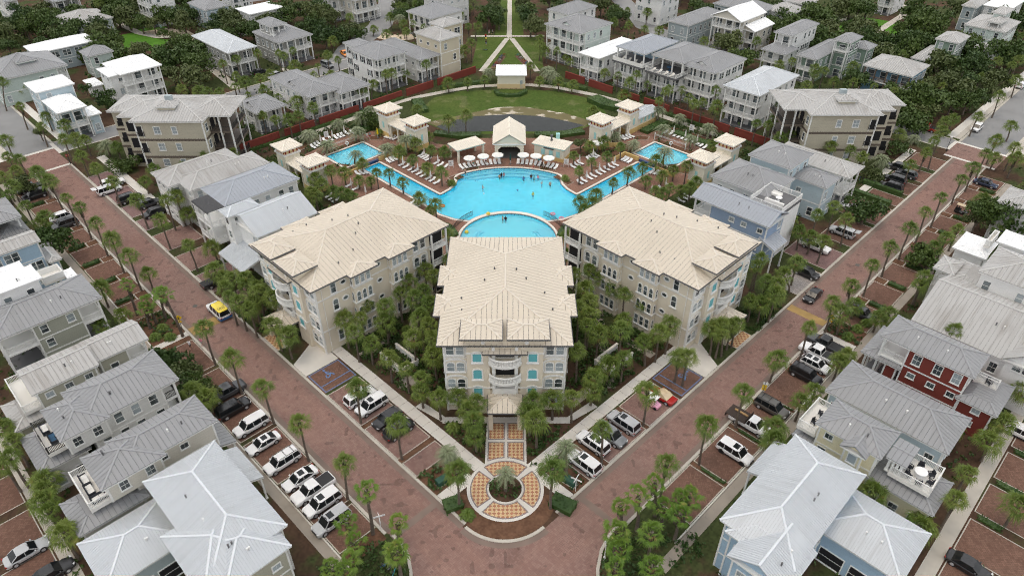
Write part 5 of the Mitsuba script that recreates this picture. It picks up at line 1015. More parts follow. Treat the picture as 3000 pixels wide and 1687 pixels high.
k = thing('snack_bar', 'cream snack bar with turquoise shutters right of the centre pavilion', 'snack bar'); loc_roof(k, 9.4, 153.0, -27, 8.4, 5.0, 3.5, .3, 'cream')
w = put('wall', local(box(-3.7, 3.7, -2.0, 2.0, .9, 3.35), 9.4, 153, -27), 'wall_pavilion', k); put('plinth', local(box(-3.76, 3.76, -2.06, 2.06, 0, .92), 9.4, 153, -27), 'yellow_wall', k)
for x in (-1.4, .6, 2.4): put('shutter', local(box(x - .45, x + .45, -2.12, -1.98, 1.2, 2.5), 9.4, 153, -27), 'teal_pale', k)
put('sign_board', local(box(-1.2, 1.3, -2.2, -2.05, 2.75, 3.2), 9.4, 153, -27), 'gutter', k)
put('kitchen_flue', mv(cat_([lathe([(.3, 0), (.3, .5), (.18, .55), (.18, 1.0), (.34, 1.05), (.34, 1.5), (.02, 1.55)], 10)]), 9.2, 152.8, 4.0), 'gutter', k); put('air_unit', mv(box(-.45, .45, -.4, .4, 0, 1.2), 10.8, 155.2, 3.6), 'teal_pale', k)
k = thing('gate_house', 'cream block with white hip roof where the lawn meets the pond walk', 'building'); roof(k, 0, 'hip', 'a', -4.6, 4.2, 195.5, 204.2, 4.0, .28, 'white', 0); put('wall', box(-4.1, 3.7, 196.1, 203.6, 1.3, 3.9), 'wall_pavilion', k); put('plinth', box(-4.18, 3.78, 196.0, 203.7, 0, 1.32), 'cream_panel', k); put('door', box(2.3, 3.0, 196.0, 196.2, 0.1, 2.4), 'wall_bluegrey', k)
# ---- red garden wall in lengths
for nm, segs, hz in (('left', ((64, 74.5), (76, 84.5), (86, 98), (99.5, 112.4), (114, 123.6), (125.2, 140)), 1), ('right', ((133.5, 126.2), (124.6, 116), (113, 106.8), (105.2, 97), (95.5, 79), (77.5, 66)), 0)):
    for i, (a, b) in enumerate(segs):
        w = thing('garden_wall', f'brick red garden wall length {nm} of the pool garden, ' + ('nearest the street', 'second from the street', 'third from the street', 'fourth from the street', 'fifth from the street', 'nearest the lawn')[i if hz else 5 - i], 'wall', f'red garden wall lengths on the {nm}')
        P_ = (lambda s, t0, t1: R4(a, b, 155.4 + t0, 155.4 + t1)) if hz else (lambda s, t0, t1: R4(155.7 + t0, 155.7 + t1, min(a, b), max(a, b)))
        put('wall', rt(extr(P_(0, -.15, .15), 0, 1.9), 45), 'red_wall', w); put('coping', rt(extr(P_(0, -.22, .22), 1.9, 2.02), 45), 'red_wall', w)
# ---- loungers, umbrellas, boards
def lounger_meshes():
    fr_ = cat_([beam((-.3, -.95, .3), (-.3, .35, .3), .05), beam((.3, -.95, .3), (.3, .35, .3), .05), beam((-.3, -.95, .3), (.3, -.95, .3), .05)] + [beam((x, y, 0), (x, y, .3), .05) for x in (-.3, .3) for y in (-.8, .3)] + [beam((x, .35, .3), (x, .92, .68), .05) for x in (-.3, .3)] + [beam((-.3, .92, .68), (.3, .92, .68), .05)])
    sl = cat_([box(-.28, .28, -.93, .34, .30, .335)]); v = np.array([(x, y, z) for x in (-.28, .28) for (y, z) in ((.36, .315), (.9, .68), (.36, .35), (.9, .715))]); return ply(fr_), ply(cat_([sl, hullm(v)]))
LF, LS = lounger_meshes()
plain('towel_pink', (.6, .12, .3), .9, .1, .1, 3); plain('towel_blue', (.15, .35, .55), .9, .1, .1, 3)
ORD = ['first', 'second', 'third', 'fourth', 'fifth', 'sixth', 'seventh', 'eighth', 'ninth', 'tenth', 'eleventh', 'twelfth', 'thirteenth', 'fourteenth', 'fifteenth', 'sixteenth', 'seventeenth', 'eighteenth', 'nineteenth', 'twentieth', 'twenty first', 'twenty second', 'twenty third', 'twenty fourth', 'twenty fifth', 'twenty sixth', 'twenty seventh', 'twenty eighth', 'twenty ninth', 'thirtieth']
rl = random.Random(5)
def lounger(x, y, deg, label, group='white sun loungers on the pool deck'):
    k = thing('sun_lounger', label, 'sun lounger', group); t = place(x, y, .05, deg + rl.uniform(-5, 5)); put('frame', LF, 'plastic_white', k, tw=t); put('sling', LS, 'plastic_white', k, tw=t)
for lab_, A, B, n, foot, mir_ in LOUNGE_ROWS:
    for side in (0, 1):
        for i in range(n):
            t = (i + rl.uniform(-.12, .12)) / max(1, n - 1); p, q = A[0] + (B[0] - A[0]) * t, A[1] + (B[1] - A[1]) * t; x, y = pq2xy(p, q); deg = {'-q': 45, '-p': -45}[foot]
            if side: x, deg = -1.5 - x, -deg
            lounger(x, y, deg, f'white lounger {lab_}, ' + ('right' if side else 'left') + f' side, {ORD[i]} from the outer end')
for side in (0, 1):
    for i in range(10):
        t = math.radians(28.5 - i * 2.55); x, y = -.75 - 22.6 * math.sin(t), 127 + 22.6 * math.cos(t); deg = math.degrees(t)
        if side: x, deg = -1.5 - x, -deg
        lounger(x, y, deg, f'white lounger in curved umbrella row, ' + ('right' if side else 'left') + f' side, {ORD[i]} from the outer end')
def umbrella_mesh(r=1.38, n=8):
    pts = [(r * math.cos(a), r * math.sin(a), 0) for a in np.arange(n) * 2 * math.pi / n + .2]; v = [(0, 0, .52)] + pts; f = [[0, 1 + i, 1 + (i + 1) % n] for i in range(n)]
    v += [(x, y, -.17) for x, y, _ in pts]; f += [[1 + i, 1 + n + i, 1 + (i + 1) % n] for i in range(n)] + [[1 + (i + 1) % n, 1 + n + i, 1 + n + (i + 1) % n] for i in range(n)]; return np.array(v, float), np.array(f)
UC = ply(umbrella_mesh()); UP = ply(tube([(0, 0, 0), (0, 0, 2.85)], .035, 6)); UB = ply(lathe([(.01, .0), (.3, 0), (.3, .08), (.05, .12), (.05, .3)], 10)); CU = ply(lathe([(.03, 1.0), (.16, 1.05), (.2, 1.3), (.13, 2.1), (.05, 2.7), (.01, 2.75)], 9))
def umbrella(x, y, label, mat='fabric_white', closed=False, group=None):
    k = thing('pool_umbrella', label, 'umbrella', group); t = place(x, y, .05); put('pole', UP, 'plastic_white', k, tw=t); put('base', UB, 'gutter', k, tw=t)
    put('canopy', CU if closed else UC, mat, k, tw=t if closed else place(x, y, 2.3)); return k
for i, x in enumerate((-9.7, -6.6, -3.3, 2.6, 5.5, 8.4)): umbrella(x, (147.6, 148.5, 149.2, 149.2, 148.7, 147.6)[i], f'open white octagonal umbrella, {ORD[i]} from the left along the pool arc', group='open white umbrellas along the pool arc')
umbrella(20.3, 155.6, 'open white umbrella alone beside the right pavilion planting'); umbrella(-33.1, 163.0, 'folded yellow umbrella in a hedge bed on the left terrace', 'paint_yellow2', True); umbrella(-.4, 148.9, 'folded dark green umbrella in front of the centre pavilion', 'shutter_green', True)
plain('paint_yellow2', (.85, .62, .02), .8, .2); plain('shutter_green', (.015, .06, .05), .8, .2)
for side in (0, 1):
    for i, (p, q) in enumerate(CLOSED_UMB):
        x, y = pq2xy(p, q); x = -1.5 - x if side else x; umbrella(x, y, 'folded white umbrella ' + ('beside the raised pool, ', 'beside the raised pool, ', 'beside the raised pool, ', 'by the tower pair, ', 'in the front lounger row, ', 'in the front lounger row, ', 'in the front lounger row, ', 'in the back lounger row, ', 'in the back lounger row, ', 'on the shaded deck, ', 'on the shaded deck, ')[i] + ('right' if side else 'left') + f' half, {ORD[[0, 1, 2, 0, 0, 1, 2, 0, 1, 0, 1][i]]} from the {"nearest" if i < 3 else "far"} end', 'fabric_white', True, 'folded white umbrellas on the deck')
for i, (x, y, dg, w) in enumerate(((-45.6, 162.3, 30, 'left terrace'), (-13.9, 146.7, 12, 'left of the arc of umbrellas'), (44.9, 166.2, -30, 'right terrace'), (12.4, 147.4, -12, 'right of the arc of umbrellas'))):
    k = thing('notice_board', f'white pool rules board on two posts, {w}', 'sign', 'white pool rules boards'); put('panel', local(box(-.55, .55, -.03, .03, .7, 2.1), x, y, dg), 'plastic_white', k); put('post', local(box(-.55, -.47, -.04, .04, 0, 2.15), x, y, dg), 'plastic_white', k); put('post', local(box(.47, .55, -.04, .04, 0, 2.15), x, y, dg), 'plastic_white', k)
    put('print', local(cat_([box(-.42, .1 + .3 * ((j * 7) % 3) / 3, -.045, -.035, 1.85 - j * .12, 1.89 - j * .12) for j in range(9)]), x, y, dg), 'gutter', k, kind='stuff')
for side in (0, 1):
    k = thing('pool_net', ('right' if side else 'left') + ' volleyball net strung over the raised pool between two white posts', 'net'); a, b = (np.array([-43.0, 156.4]), np.array([-36.6, 162.3])); 
    if side: a, b = np.array([-1.5 - a[0], a[1]]), np.array([-1.5 - b[0], b[1]])
    for q in (a, b): put('post', tube([(*q, 0), (*q, 1.9)], .09, 8), 'plastic_white', k)
    put('net', cat_([beam((*a, 1.2 + .12 * i), (*b, 1.2 + .12 * i), .02) for i in range(4)]), 'plastic_white', k, kind='stuff')
    k = thing('life_ring', 'white life ring on the ' + ('right' if side else 'left') + ' raised pool edge', 'life ring'); x, y = (a + b) / 2 + [0, -1.2]; th = np.linspace(0, 2 * math.pi, 17); put('ring', tube([(x + .38 * math.cos(t), y, 1.0 + .38 * math.sin(t)) for t in th], .1, 8, False), 'plastic_white', k, smooth=True); put('post', tube([(x, y + .15, 0), (x, y + .15, 1.1)], .05, 6), 'plastic_white', k)
for side in (0, 1):                                                     # dark railings at the spa shoulders
    k = thing('spa_railing', 'black curved railing on the ' + ('right' if side else 'left') + ' shoulder of the spa pool', 'railing'); ts = np.linspace(math.radians(40), math.radians(78), 16)
    for i in range(15):
        a, b = [(-.75 - 11.3 * math.sin(t), 117.2 + 11.3 * math.cos(t)) for t in ts[i:i + 2]]
        if side: a, b = (-1.5 - a[0], a[1]), (-1.5 - b[0], b[1])
        put('rail', cat_([beam((*a, 1.1), (*b, 1.1), .06), beam((*a, .15), (*b, .15), .05)] + [beam((a[0] + (b[0] - a[0]) * u, a[1] + (b[1] - a[1]) * u, .1), (a[0] + (b[0] - a[0]) * u, a[1] + (b[1] - a[1]) * u, 1.1), .04) for u in (0, .33, .67)]), 'dark_metal', k, kind='stuff')
k = thing('spa_bridge', 'small arched step bridge with railing at the near edge of the spa pool', 'bridge'); put('deck', extr(sbox(-2.2, .7, 107.6, 110.2), 0, .3), 'coping', k)
for y in (107.7, 110.1):
    pts = [(-2.2 + 2.9 * t, y, .35 + 1.0 + .5 * math.sin(math.pi * t)) for t in np.linspace(0, 1, 9)]; put('rail', cat_([tube(pts, .04, 5)] + [beam((p_[0], y, .2), p_, .035) for p_ in pts]), 'gutter', k, kind='stuff')
PLANTS = [(q[0], *[int(v) / (10, 10, 10, 10, 10, 100)[i] for i, v in enumerate(q[1:].split(","))]) for q in """S-984,1330,63,-2,-3,100 S-928,1275,72,-3,-2,100 S-871,1217,66,1,-1,100 S-820,1169,73,1,0,100 S-762,1111,73,1,1,100 S-707,1056,72,1,0,100 S-653,1002,75,1,0,100 S-632,1002,38,1,0,100 S-457,809,77,0,0,100
S-725,1207,67,-2,-1,100 S-652,1133,65,-1,0,100 S-575,1061,58,-2,0,100 S-547,1091,34,-3,-2,100 S-639,1212,34,0,-1,100 S-668,1201,70,0,0,100 S-654,1216,70,0,0,100 S-516,1008,40,0,0,100 S-494,988,40,0,0,100
S-472,971,50,0,0,100 S-444,952,50,0,0,100 S-454,906,60,0,0,100 S-434,892,60,0,0,100 S-412,875,60,0,0,100 S-410,917,60,0,0,100 S-450,971,50,0,0,100 S-364,843,56,-5,-2,100 S-343,824,49,1,0,100
S-902,1167,40,0,0,100 S-999,1240,60,0,0,100 S-955,1215,50,0,0,100 S-689,954,40,0,0,100 S-819,1039,30,0,0,100 S-631,896,30,0,0,100 S-653,869,30,0,0,100 S-892,1170,50,0,0,100 S-475,944,50,0,0,100
S-415,905,50,0,0,100 S-398,748,71,0,0,100 S-335,689,73,-1,-1,100 S-271,623,74,0,0,100 S-621,580,60,0,0,100 S-640,614,50,0,0,100 S-568,546,40,0,0,100 S-560,530,40,0,0,100 S-546,515,40,0,0,100
S-506,478,50,0,0,100 S-448,712,40,0,0,100 S-424,702,40,0,0,100 S-574,559,40,0,0,100 S-628,574,50,0,0,100 S-666,637,50,0,0,100 S-208,562,69,5,2,100 S-66,550,69,1,0,100 S48,548,76,0,0,100
S-147,626,70,0,-1,100 S-213,690,69,3,1,100 S-128,720,35,-1,0,100 S-101,697,45,1,0,100 S-75,702,42,0,0,100 S-48,682,50,0,0,100 S-50,648,50,0,0,100 S-48,639,32,-1,0,100 S29,685,50,0,0,100
S57,697,42,-1,0,100 S84,692,50,-2,0,100 S33,644,55,-3,0,100 S114,725,32,0,0,100 S119,617,68,-4,1,100 S184,685,67,-1,1,100 S185,556,76,0,0,100 S-59,672,45,0,0,100 S24,667,45,0,0,100
S248,617,76,-2,1,100 S313,682,70,-1,0,100 S426,715,40,0,0,100 S400,694,40,0,0,100 S349,646,40,0,0,100 S343,625,40,0,0,100 S626,623,36,-2,3,100 S558,563,50,0,0,100 S516,514,63,-1,1,100
S657,655,40,0,0,100 S436,540,40,0,0,100 S477,501,30,0,0,100 S602,523,40,0,0,100 S718,717,40,0,0,100 S-145,969,70,0,0,100 S-128,950,70,0,0,100 S-168,936,70,0,0,100 S-182,914,62,1,0,100
S-142,910,70,0,0,100 S-128,876,70,0,0,100 S-233,885,60,3,0,100 S-197,869,70,0,0,100 S-197,856,49,0,0,100 S-259,849,60,0,0,100 S-237,817,60,0,0,100 S-139,843,70,0,0,100 S-215,812,43,1,0,100
S-148,809,56,0,1,100 S-180,772,50,0,0,100 S-113,777,51,-2,0,100 S-152,750,50,0,0,100 S-127,730,50,0,0,100 S-125,824,70,0,0,100 S-117,796,70,0,0,100 S-119,1108,50,0,0,100 S129,969,70,0,0,100
S153,955,61,-6,1,100 S169,937,56,-1,0,100 S179,900,70,0,0,100 S214,898,52,-3,1,100 S117,914,70,0,0,100 S123,883,70,0,0,100 S118,846,70,0,0,100 S112,824,70,0,0,100 S175,862,49,0,0,100
S130,815,59,0,0,100 S96,771,64,-2,0,100 S205,809,50,-7,1,100 S222,817,60,0,0,100 S241,836,60,0,0,100 S142,771,35,1,0,100 S163,772,50,0,0,100 S115,733,50,0,0,100 S244,772,50,0,0,100
S103,954,70,0,0,100 S96,1043,50,0,0,100 S100,1104,50,0,0,100 S-152,889,70,0,0,100 S158,977,70,0,0,100 S103,862,70,0,0,100 S-233,852,60,0,0,100 S837,1212,69,-2,1,100 S781,1156,69,-2,1,100
S724,1099,68,0,1,100 S669,1044,65,-3,1,100 S612,985,67,-2,1,100 S568,951,49,-2,2,100 S511,888,62,-3,1,100 S444,815,72,-1,0,100 S386,771,49,2,-1,100 S571,1146,70,0,0,100 S614,1175,70,0,0,100
S632,1145,58,-3,2,100 S543,1131,40,-4,3,100 S559,1117,38,-2,1,100 S566,1086,50,1,0,100 S497,1018,50,0,0,100 S487,996,35,-16,7,100 S424,1001,70,0,0,100 S416,992,60,0,0,100 S392,916,44,-2,1,100
S407,912,41,-2,1,100 S425,930,34,-1,0,100 S425,913,60,0,0,100 S421,946,60,0,0,100 S436,938,60,0,0,100 S311,833,53,-5,1,100 S328,830,61,-10,4,100 S340,846,48,-2,1,100 S349,851,50,0,0,100
S318,826,50,0,0,100 S568,924,30,0,0,100 S528,882,45,-5,2,100 S590,889,30,0,0,100 S603,887,40,0,0,100 S831,1127,50,0,0,100 S793,1095,50,0,0,100 S688,961,60,0,0,100 S497,786,40,0,0,100
S483,774,40,0,0,100 S949,1254,40,0,0,100 S709,780,40,0,0,100 S743,773,20,0,0,100 S649,800,80,0,0,100 S254,764,60,0,0,100 S767,1079,40,0,0,100 S679,952,50,0,0,100 S861,1390,50,0,0,100
S923,1449,50,0,0,100 S947,1457,72,-7,6,100 S998,1539,60,0,0,100 S925,1305,60,0,0,100 S981,1359,59,-2,1,100 S1037,1421,60,0,0,100 S1097,1489,60,0,0,100 S1211,1611,41,-4,1,100 S1092,1463,30,0,0,100
S1119,1454,60,0,0,100 S1136,1641,53,1,-2,100 S1254,1755,60,-2,3,100 S1108,1422,50,0,0,100 S1382,1892,51,-5,4,100 S1060,1638,40,0,0,100 S1088,1654,40,0,0,100 S760,1462,50,0,0,100 S773,1429,50,0,0,100
S722,1482,50,0,0,100 S681,1539,50,0,0,100 S919,1568,40,0,0,100 S803,2019,60,0,0,100 S845,1953,60,0,0,100 S867,1943,60,0,0,100 S961,1975,60,0,0,100 S761,2230,50,0,0,100 S597,2230,50,0,0,100
S480,1714,60,0,0,100 S458,1705,60,0,0,100 S510,1688,60,0,0,100 S580,1584,60,0,0,100 S606,1576,60,0,0,100 S621,1525,50,0,0,100 S653,1546,50,0,0,100 S843,1939,50,0,0,100 S777,2043,40,0,0,100
S805,1885,40,0,0,100 S892,1915,40,0,0,100 S672,2160,40,0,0,100 S1434,2014,50,0,0,100 S1391,2019,60,0,0,100 S1458,2030,60,0,0,100 S1616,2283,50,0,0,100 S-561,2505,44,3,2,100 S-470,2439,24,5,1,100
S-417,2505,45,0,-2,100 S-359,2410,50,0,0,100 S-340,2324,50,0,0,100 S-408,2343,40,0,0,100 S-304,2481,60,0,0,100 S-261,2481,60,0,0,100 S-143,2381,50,0,0,100 S-123,2403,43,10,1,100 S-124,2185,60,0,0,100
S-138,2170,41,-6,-1,100 S-343,1884,70,0,0,100 S-337,1931,57,4,0,100 S-309,1992,35,3,0,100 S-272,2045,47,-4,0,100 S-240,1967,70,0,0,100 S-228,2078,40,-1,-1,100 S-429,1830,50,0,0,100 S-399,1821,50,0,0,100
S-387,1882,44,8,3,100 S-178,1931,27,0,-1,100 S-125,1941,27,1,0,100 S-78,1961,27,1,0,100 S78,1961,23,1,0,100 S132,1941,27,-1,0,100 S168,1931,23,3,0,100 S54,2032,40,0,0,100 S107,2170,41,-9,-1,100
S168,2158,24,-1,1,100 S263,1981,39,1,-1,100 S311,1825,70,0,0,100 S337,1884,70,0,0,100 S394,1759,70,0,0,100 S372,1723,60,0,0,100 S88,2256,50,0,0,100 S-158,1645,40,2,1,100 S-115,1657,49,2,0,100
S-243,1736,30,0,0,100 S207,1719,30,0,0,100 S470,2549,50,0,0,100 S385,2395,50,0,0,100 S431,2352,50,0,0,100 S476,2338,50,0,0,100 S403,2565,50,0,0,100 S86,2191,50,0,0,100 S-346,2649,50,0,0,100
S-398,2615,50,0,0,100 S-177,2517,50,0,0,100 S345,2459,40,0,0,100 S563,2632,50,0,0,100 S300,1822,35,0,0,100 S-374,2578,60,0,0,100 S-339,2501,50,0,0,100 S-264,2687,40,0,0,100 S-1010,1359,51,-2,-1,100
S-993,1359,28,1,1,100 S-1091,1431,43,1,-1,100 S-1122,1581,53,3,4,100 S-1225,1681,62,4,3,100 S-1074,1599,50,0,0,100 S-1157,1670,40,0,0,100 S-1010,1483,66,1,0,100 S-1028,1552,34,0,0,100 S-993,1531,41,0,-1,100
S-1053,1665,41,7,3,100 S-950,1429,50,0,0,100 S-878,1352,60,0,0,100 S-816,1293,60,0,0,100 S-918,1518,30,0,0,100 S-809,1496,36,4,2,100 S-786,1405,30,0,0,100 S-783,1350,30,0,0,100 S-878,1830,50,0,0,100
S-801,1811,50,0,0,100 S-770,1811,50,0,0,100 S-765,1929,50,0,0,100 S-737,1911,38,-1,0,100 S-693,1908,50,0,0,100 S-821,1996,60,0,0,100 S-797,2041,60,0,0,100 S-749,2087,60,0,0,100 S-687,2087,60,0,0,100
S-650,2111,60,0,0,100 S-666,2064,60,0,0,100 S-633,2043,40,0,0,100 S-569,2269,38,2,-1,100 S-546,2094,50,0,0,100 S-508,2059,50,0,0,100 S-657,1821,50,0,0,100 S-596,1830,50,0,0,100 S-552,1748,50,0,0,100
S-501,1704,50,0,0,100 S-526,1654,50,0,0,100 S-614,1654,50,0,0,100 S-575,1630,50,0,0,100 S-543,1630,50,0,0,100 S-1346,1799,75,14,12,100 S-1162,1510,50,0,0,100 S-1054,1360,50,0,0,100 S-1111,1429,50,0,0,100
S-1337,1876,40,0,0,100 S-1053,1316,60,0,0,100 S-1026,1295,50,0,0,100 S-1470,2628,60,0,0,100 S-1544,2598,50,0,0,100 S-1606,2549,50,0,0,100 S-1583,2549,50,0,0,100 S-1006,2598,50,0,0,100 S-682,1967,40,0,0,100
S-837,1837,40,0,0,100 S-503,1939,50,0,0,100 S-263,1492,31,5,0,90 S-226,1458,29,2,-1,90 S-190,1425,24,2,0,90 S-153,1384,35,0,0,90 S-191,1499,32,5,0,90 S-157,1512,20,-1,1,90 S-229,1543,28,2,1,90
S-337,1444,25,1,1,90 S-267,1384,33,0,0,90 S-234,1350,29,1,-1,90 S-287,1351,50,0,0,90 S-332,1369,23,1,0,90 S-306,1372,20,0,-1,90 S-365,1388,31,1,0,90 S-387,1363,50,0,0,90 S-195,1295,20,2,0,90
S-153,1236,40,0,0,90 S-163,1227,30,0,0,90 S-374,1310,28,0,1,90 S-416,1344,40,0,0,90 S-398,1321,40,0,0,90 S-403,1278,40,0,0,90 S-335,1278,40,0,0,90 S-202,1599,20,-1,0,90 S-413,1285,40,0,0,90
S-352,1290,35,0,0,90 S-325,1276,35,0,0,90 S147,1392,35,-1,0,90 S179,1438,32,-1,1,90 S216,1461,35,-2,0,90 S253,1507,35,-3,1,90 S182,1532,26,1,0,90 S141,1479,28,0,0,90 S219,1556,26,-2,1,90
S325,1447,30,-2,0,90 S293,1433,20,-1,1,90 S252,1386,34,2,0,90 S215,1348,29,1,0,90 S290,1369,23,-1,-1,90 S324,1381,27,2,0,90 S356,1407,27,-1,1,90 S377,1385,50,0,0,90 S177,1312,20,0,0,90
S144,1281,20,-3,1,90 S163,1256,30,0,0,90 S144,1230,30,0,0,90 S361,1316,26,-5,1,90 S388,1332,40,0,0,90 S309,1284,40,0,0,90 S328,1304,40,0,0,90 S469,1528,30,0,0,90 S297,1297,35,0,0,90
S370,1304,40,0,0,90 W-631,933,63,2,1,100 W-534,878,88,-5,-2,100 W-589,909,48,0,-1,100 W-595,898,41,3,1,100 W-579,923,54,4,2,100 W-168,512,83,2,0,100 W-134,496,43,2,1,100 W-177,473,40,0,0,100
W-192,499,40,0,0,100 W-176,445,50,0,0,100 W-127,455,50,0,0,100 W-180,434,50,0,0,100 W177,537,61,-7,2,100 W134,525,35,-4,1,100 W151,516,65,-4,1,100 W181,518,44,-2,0,100 W200,528,50,0,0,100
W120,482,46,-2,1,100 W158,475,57,-1,0,100 W121,466,40,0,0,100 W112,437,50,0,0,100 W155,445,40,0,0,100 W195,504,50,0,0,100 W-194,435,50,0,0,100 W210,528,50,0,0,100 D-80,610,32,-3,0,74
D-8,575,35,0,0,74 D71,593,61,-4,1,74 D-364,1490,25,5,2,100 D-298,1529,21,4,2,100 D-383,1613,26,5,2,100 D-441,1550,20,4,2,100 D-437,1678,20,1,-1,100 D-495,1608,20,1,0,100 D-380,1686,35,0,0,100
D-363,1729,35,0,0,100 D-250,1547,35,0,0,100 D246,1603,20,3,-1,100 D291,1556,20,-2,0,100 D373,1640,22,0,0,100 D433,1713,20,-4,0,100 D429,1577,24,-1,0,100 D488,1640,24,-1,1,100 D376,1725,35,0,0,100
D349,1488,33,0,0,100 D-68,2016,30,0,0,100 D104,2027,30,0,0,100 D114,1995,30,0,0,100 D-382,2485,50,0,0,100 D-949,1532,30,0,0,100 D837,1466,25,0,0,100 D977,1601,15,0,0,100 D692,1606,30,0,0,100
G-82,678,15,0,0,100 G-55,537,10,0,0,100 G151,890,15,0,0,100 G-172,891,12,0,0,100 G-132,1389,16,0,0,100 G-330,1647,25,0,0,100 G118,1412,16,0,0,100 G-574,896,12,0,0,100 G-552,873,12,0,0,100
G-576,873,12,0,0,100 G586,908,12,0,0,100 G543,874,12,0,0,100 G566,894,12,0,0,100 T-1365,2533,50,0,0,115 T-1314,2501,50,0,0,115 T-1254,2256,50,0,0,115 T-1205,2166,50,0,0,115 T-1308,2310,50,0,0,115
T-1387,2425,50,0,0,115 T-1543,2395,50,0,0,115 T-1475,2338,50,0,0,115 T-1487,2415,40,0,0,115 T-1115,2549,50,0,0,115 T-960,2440,50,0,0,115 T-1194,2517,50,0,0,115 T-1141,2485,50,0,0,115 T-1051,2565,50,0,0,115
T-812,2561,60,0,0,115 T-751,2594,60,0,0,115 T-683,2496,60,0,0,115 T-636,2381,50,0,0,115 T-896,2007,60,0,0,115 T-893,1939,50,0,0,115 T-999,2071,50,0,0,115 T-1047,2154,50,0,0,115 T-953,1960,50,0,0,115
T-911,2521,40,0,0,115 T-766,2517,50,0,0,115 T-1214,2459,40,0,0,115 T-1255,2459,40,0,0,115 T-1156,2598,50,0,0,115 T-947,2485,50,0,0,115 T-600,2310,50,0,0,115 T-931,2142,50,0,0,115 T-1107,2455,50,0,0,115
T-1285,2236,40,0,0,115 T-1172,2112,40,0,0,115 T-1153,2228,30,0,0,60 T-756,2217,50,0,0,60 T-1165,2409,20,0,0,60 T-1099,2353,20,0,0,60 T-1164,1879,35,0,0,60 T-642,1613,30,0,0,60 T-1139,1598,30,0,0,60
T-1053,1778,45,0,0,100 T-842,1091,40,0,0,80 T-1039,1344,30,0,0,80 T1398,2385,70,0,0,120 T1406,2496,60,0,0,120 T1537,2561,60,0,0,120 T1424,2598,50,0,0,120 T1037,2533,50,0,0,120 T1020,2381,50,0,0,120
T914,2517,50,0,0,120 T1195,2243,50,0,0,120 T1155,2288,40,0,0,120 T1159,2197,40,0,0,120 T1199,2166,50,0,0,120 T1207,1975,60,0,0,120 T1255,1996,60,0,0,120 T1249,1912,60,0,0,120 T1191,1898,50,0,0,120
T1044,1758,60,0,0,120 T1083,1748,50,0,0,120 T1171,1795,60,0,0,120 T1181,1765,50,0,0,120 T1000,1713,50,0,0,120 T1348,1926,40,0,0,120 T1368,2082,50,0,0,120 T1407,2236,40,0,0,120 T1219,2649,50,0,0,120
T1263,2615,50,0,0,120 T997,1670,40,0,0,120 T1053,1712,40,0,0,120 T1365,2338,50,0,0,120 T1323,2347,60,0,0,120 T1067,2501,50,0,0,120 T992,2444,40,0,0,120 T994,2371,40,0,0,120 T1293,1885,40,0,0,120
T1322,1982,50,0,0,120 T1223,2598,50,0,0,120 T1169,2635,40,0,0,120 T1139,2449,30,0,0,70 T1208,2463,30,0,0,70 T1498,2148,40,0,0,70 T668,1773,40,0,0,70 T672,1750,35,0,0,70 T-64,2598,50,0,0,100
T-45,2505,40,0,0,100 T48,2598,50,0,0,100 T63,2425,50,0,0,100 T-85,2501,50,0,0,100 T-61,2666,50,0,0,100 T39,2666,50,0,0,100 T348,2485,50,0,0,100 T356,2598,50,0,0,100 T80,2400,40,0,0,100
T60,2517,50,0,0,100 T-64,2569,40,0,0,100 T-541,2405,30,0,0,100 T-505,2376,30,0,0,100 T-553,2376,30,0,0,100 T321,2666,50,0,0,100 T904,1183,60,0,0,90 T936,1175,50,0,0,90 T901,1182,40,0,0,90
T703,1224,30,0,0,90 T758,1068,30,0,0,90 T163,1554,25,0,0,70 T-359,1695,20,0,0,80 T913,1542,15,0,0,60 T801,1415,15,0,0,60 T-882,1460,15,0,0,70 T-517,801,30,0,0,75 T-477,758,30,0,0,75
T-506,783,30,0,0,75 T-455,734,30,0,0,75 T-431,714,30,0,0,75 S-107,993,73,0,0,99 S162,806,76,0,0,114 S-419,939,53,0,0,106 S-384,907,59,0,0,110 T-824,2341,52,0,0,98 T-1351,2683,47,0,0,116
T-990,2504,40,0,0,103 T-989,2383,56,0,0,112 T-993,2342,40,0,0,94 T-1419,2275,48,0,0,102 T-1473,2717,43,0,0,127 T-1650,2579,48,0,0,130 T-1408,2710,59,0,0,116 T-1565,2498,55,0,0,108 T-1521,2714,56,0,0,102
T-1420,2811,48,0,0,126 T-1195,2661,61,0,0,124 T-816,2395,59,0,0,119 T-1425,2327,57,0,0,110 T-1256,2734,51,0,0,128 T-936,2371,47,0,0,92 T-1287,2772,40,0,0,96 T-996,2161,46,0,0,102 T-1136,2677,46,0,0,97
T-1161,2741,56,0,0,104 T-1511,2571,54,0,0,108 T-1339,2848,38,0,0,116 T-1327,2889,62,0,0,105 T-919,2313,42,0,0,117 T-1326,2632,44,0,0,124 T-1305,2691,40,0,0,109 T-1614,2474,61,0,0,127 T-890,2364,59,0,0,95
T-1261,2167,40,0,0,128 T-1460,2677,47,0,0,101 T-1118,2131,47,0,0,102 T-1217,2753,52,0,0,88 T-850,2372,57,0,0,107 T-614,2736,39,0,0,97 T-782,2467,37,0,0,103 T-319,2713,47,0,0,99 T-244,2770,49,0,0,89
T-703,2538,47,0,0,90 T-314,2772,45,0,0,89 T-381,2880,52,0,0,84 T-678,2453,47,0,0,85 T-696,2407,40,0,0,91 T-633,2484,53,0,0,86 T-327,2542,54,0,0,84 T-769,2382,56,0,0,107 T-313,2833,37,0,0,92
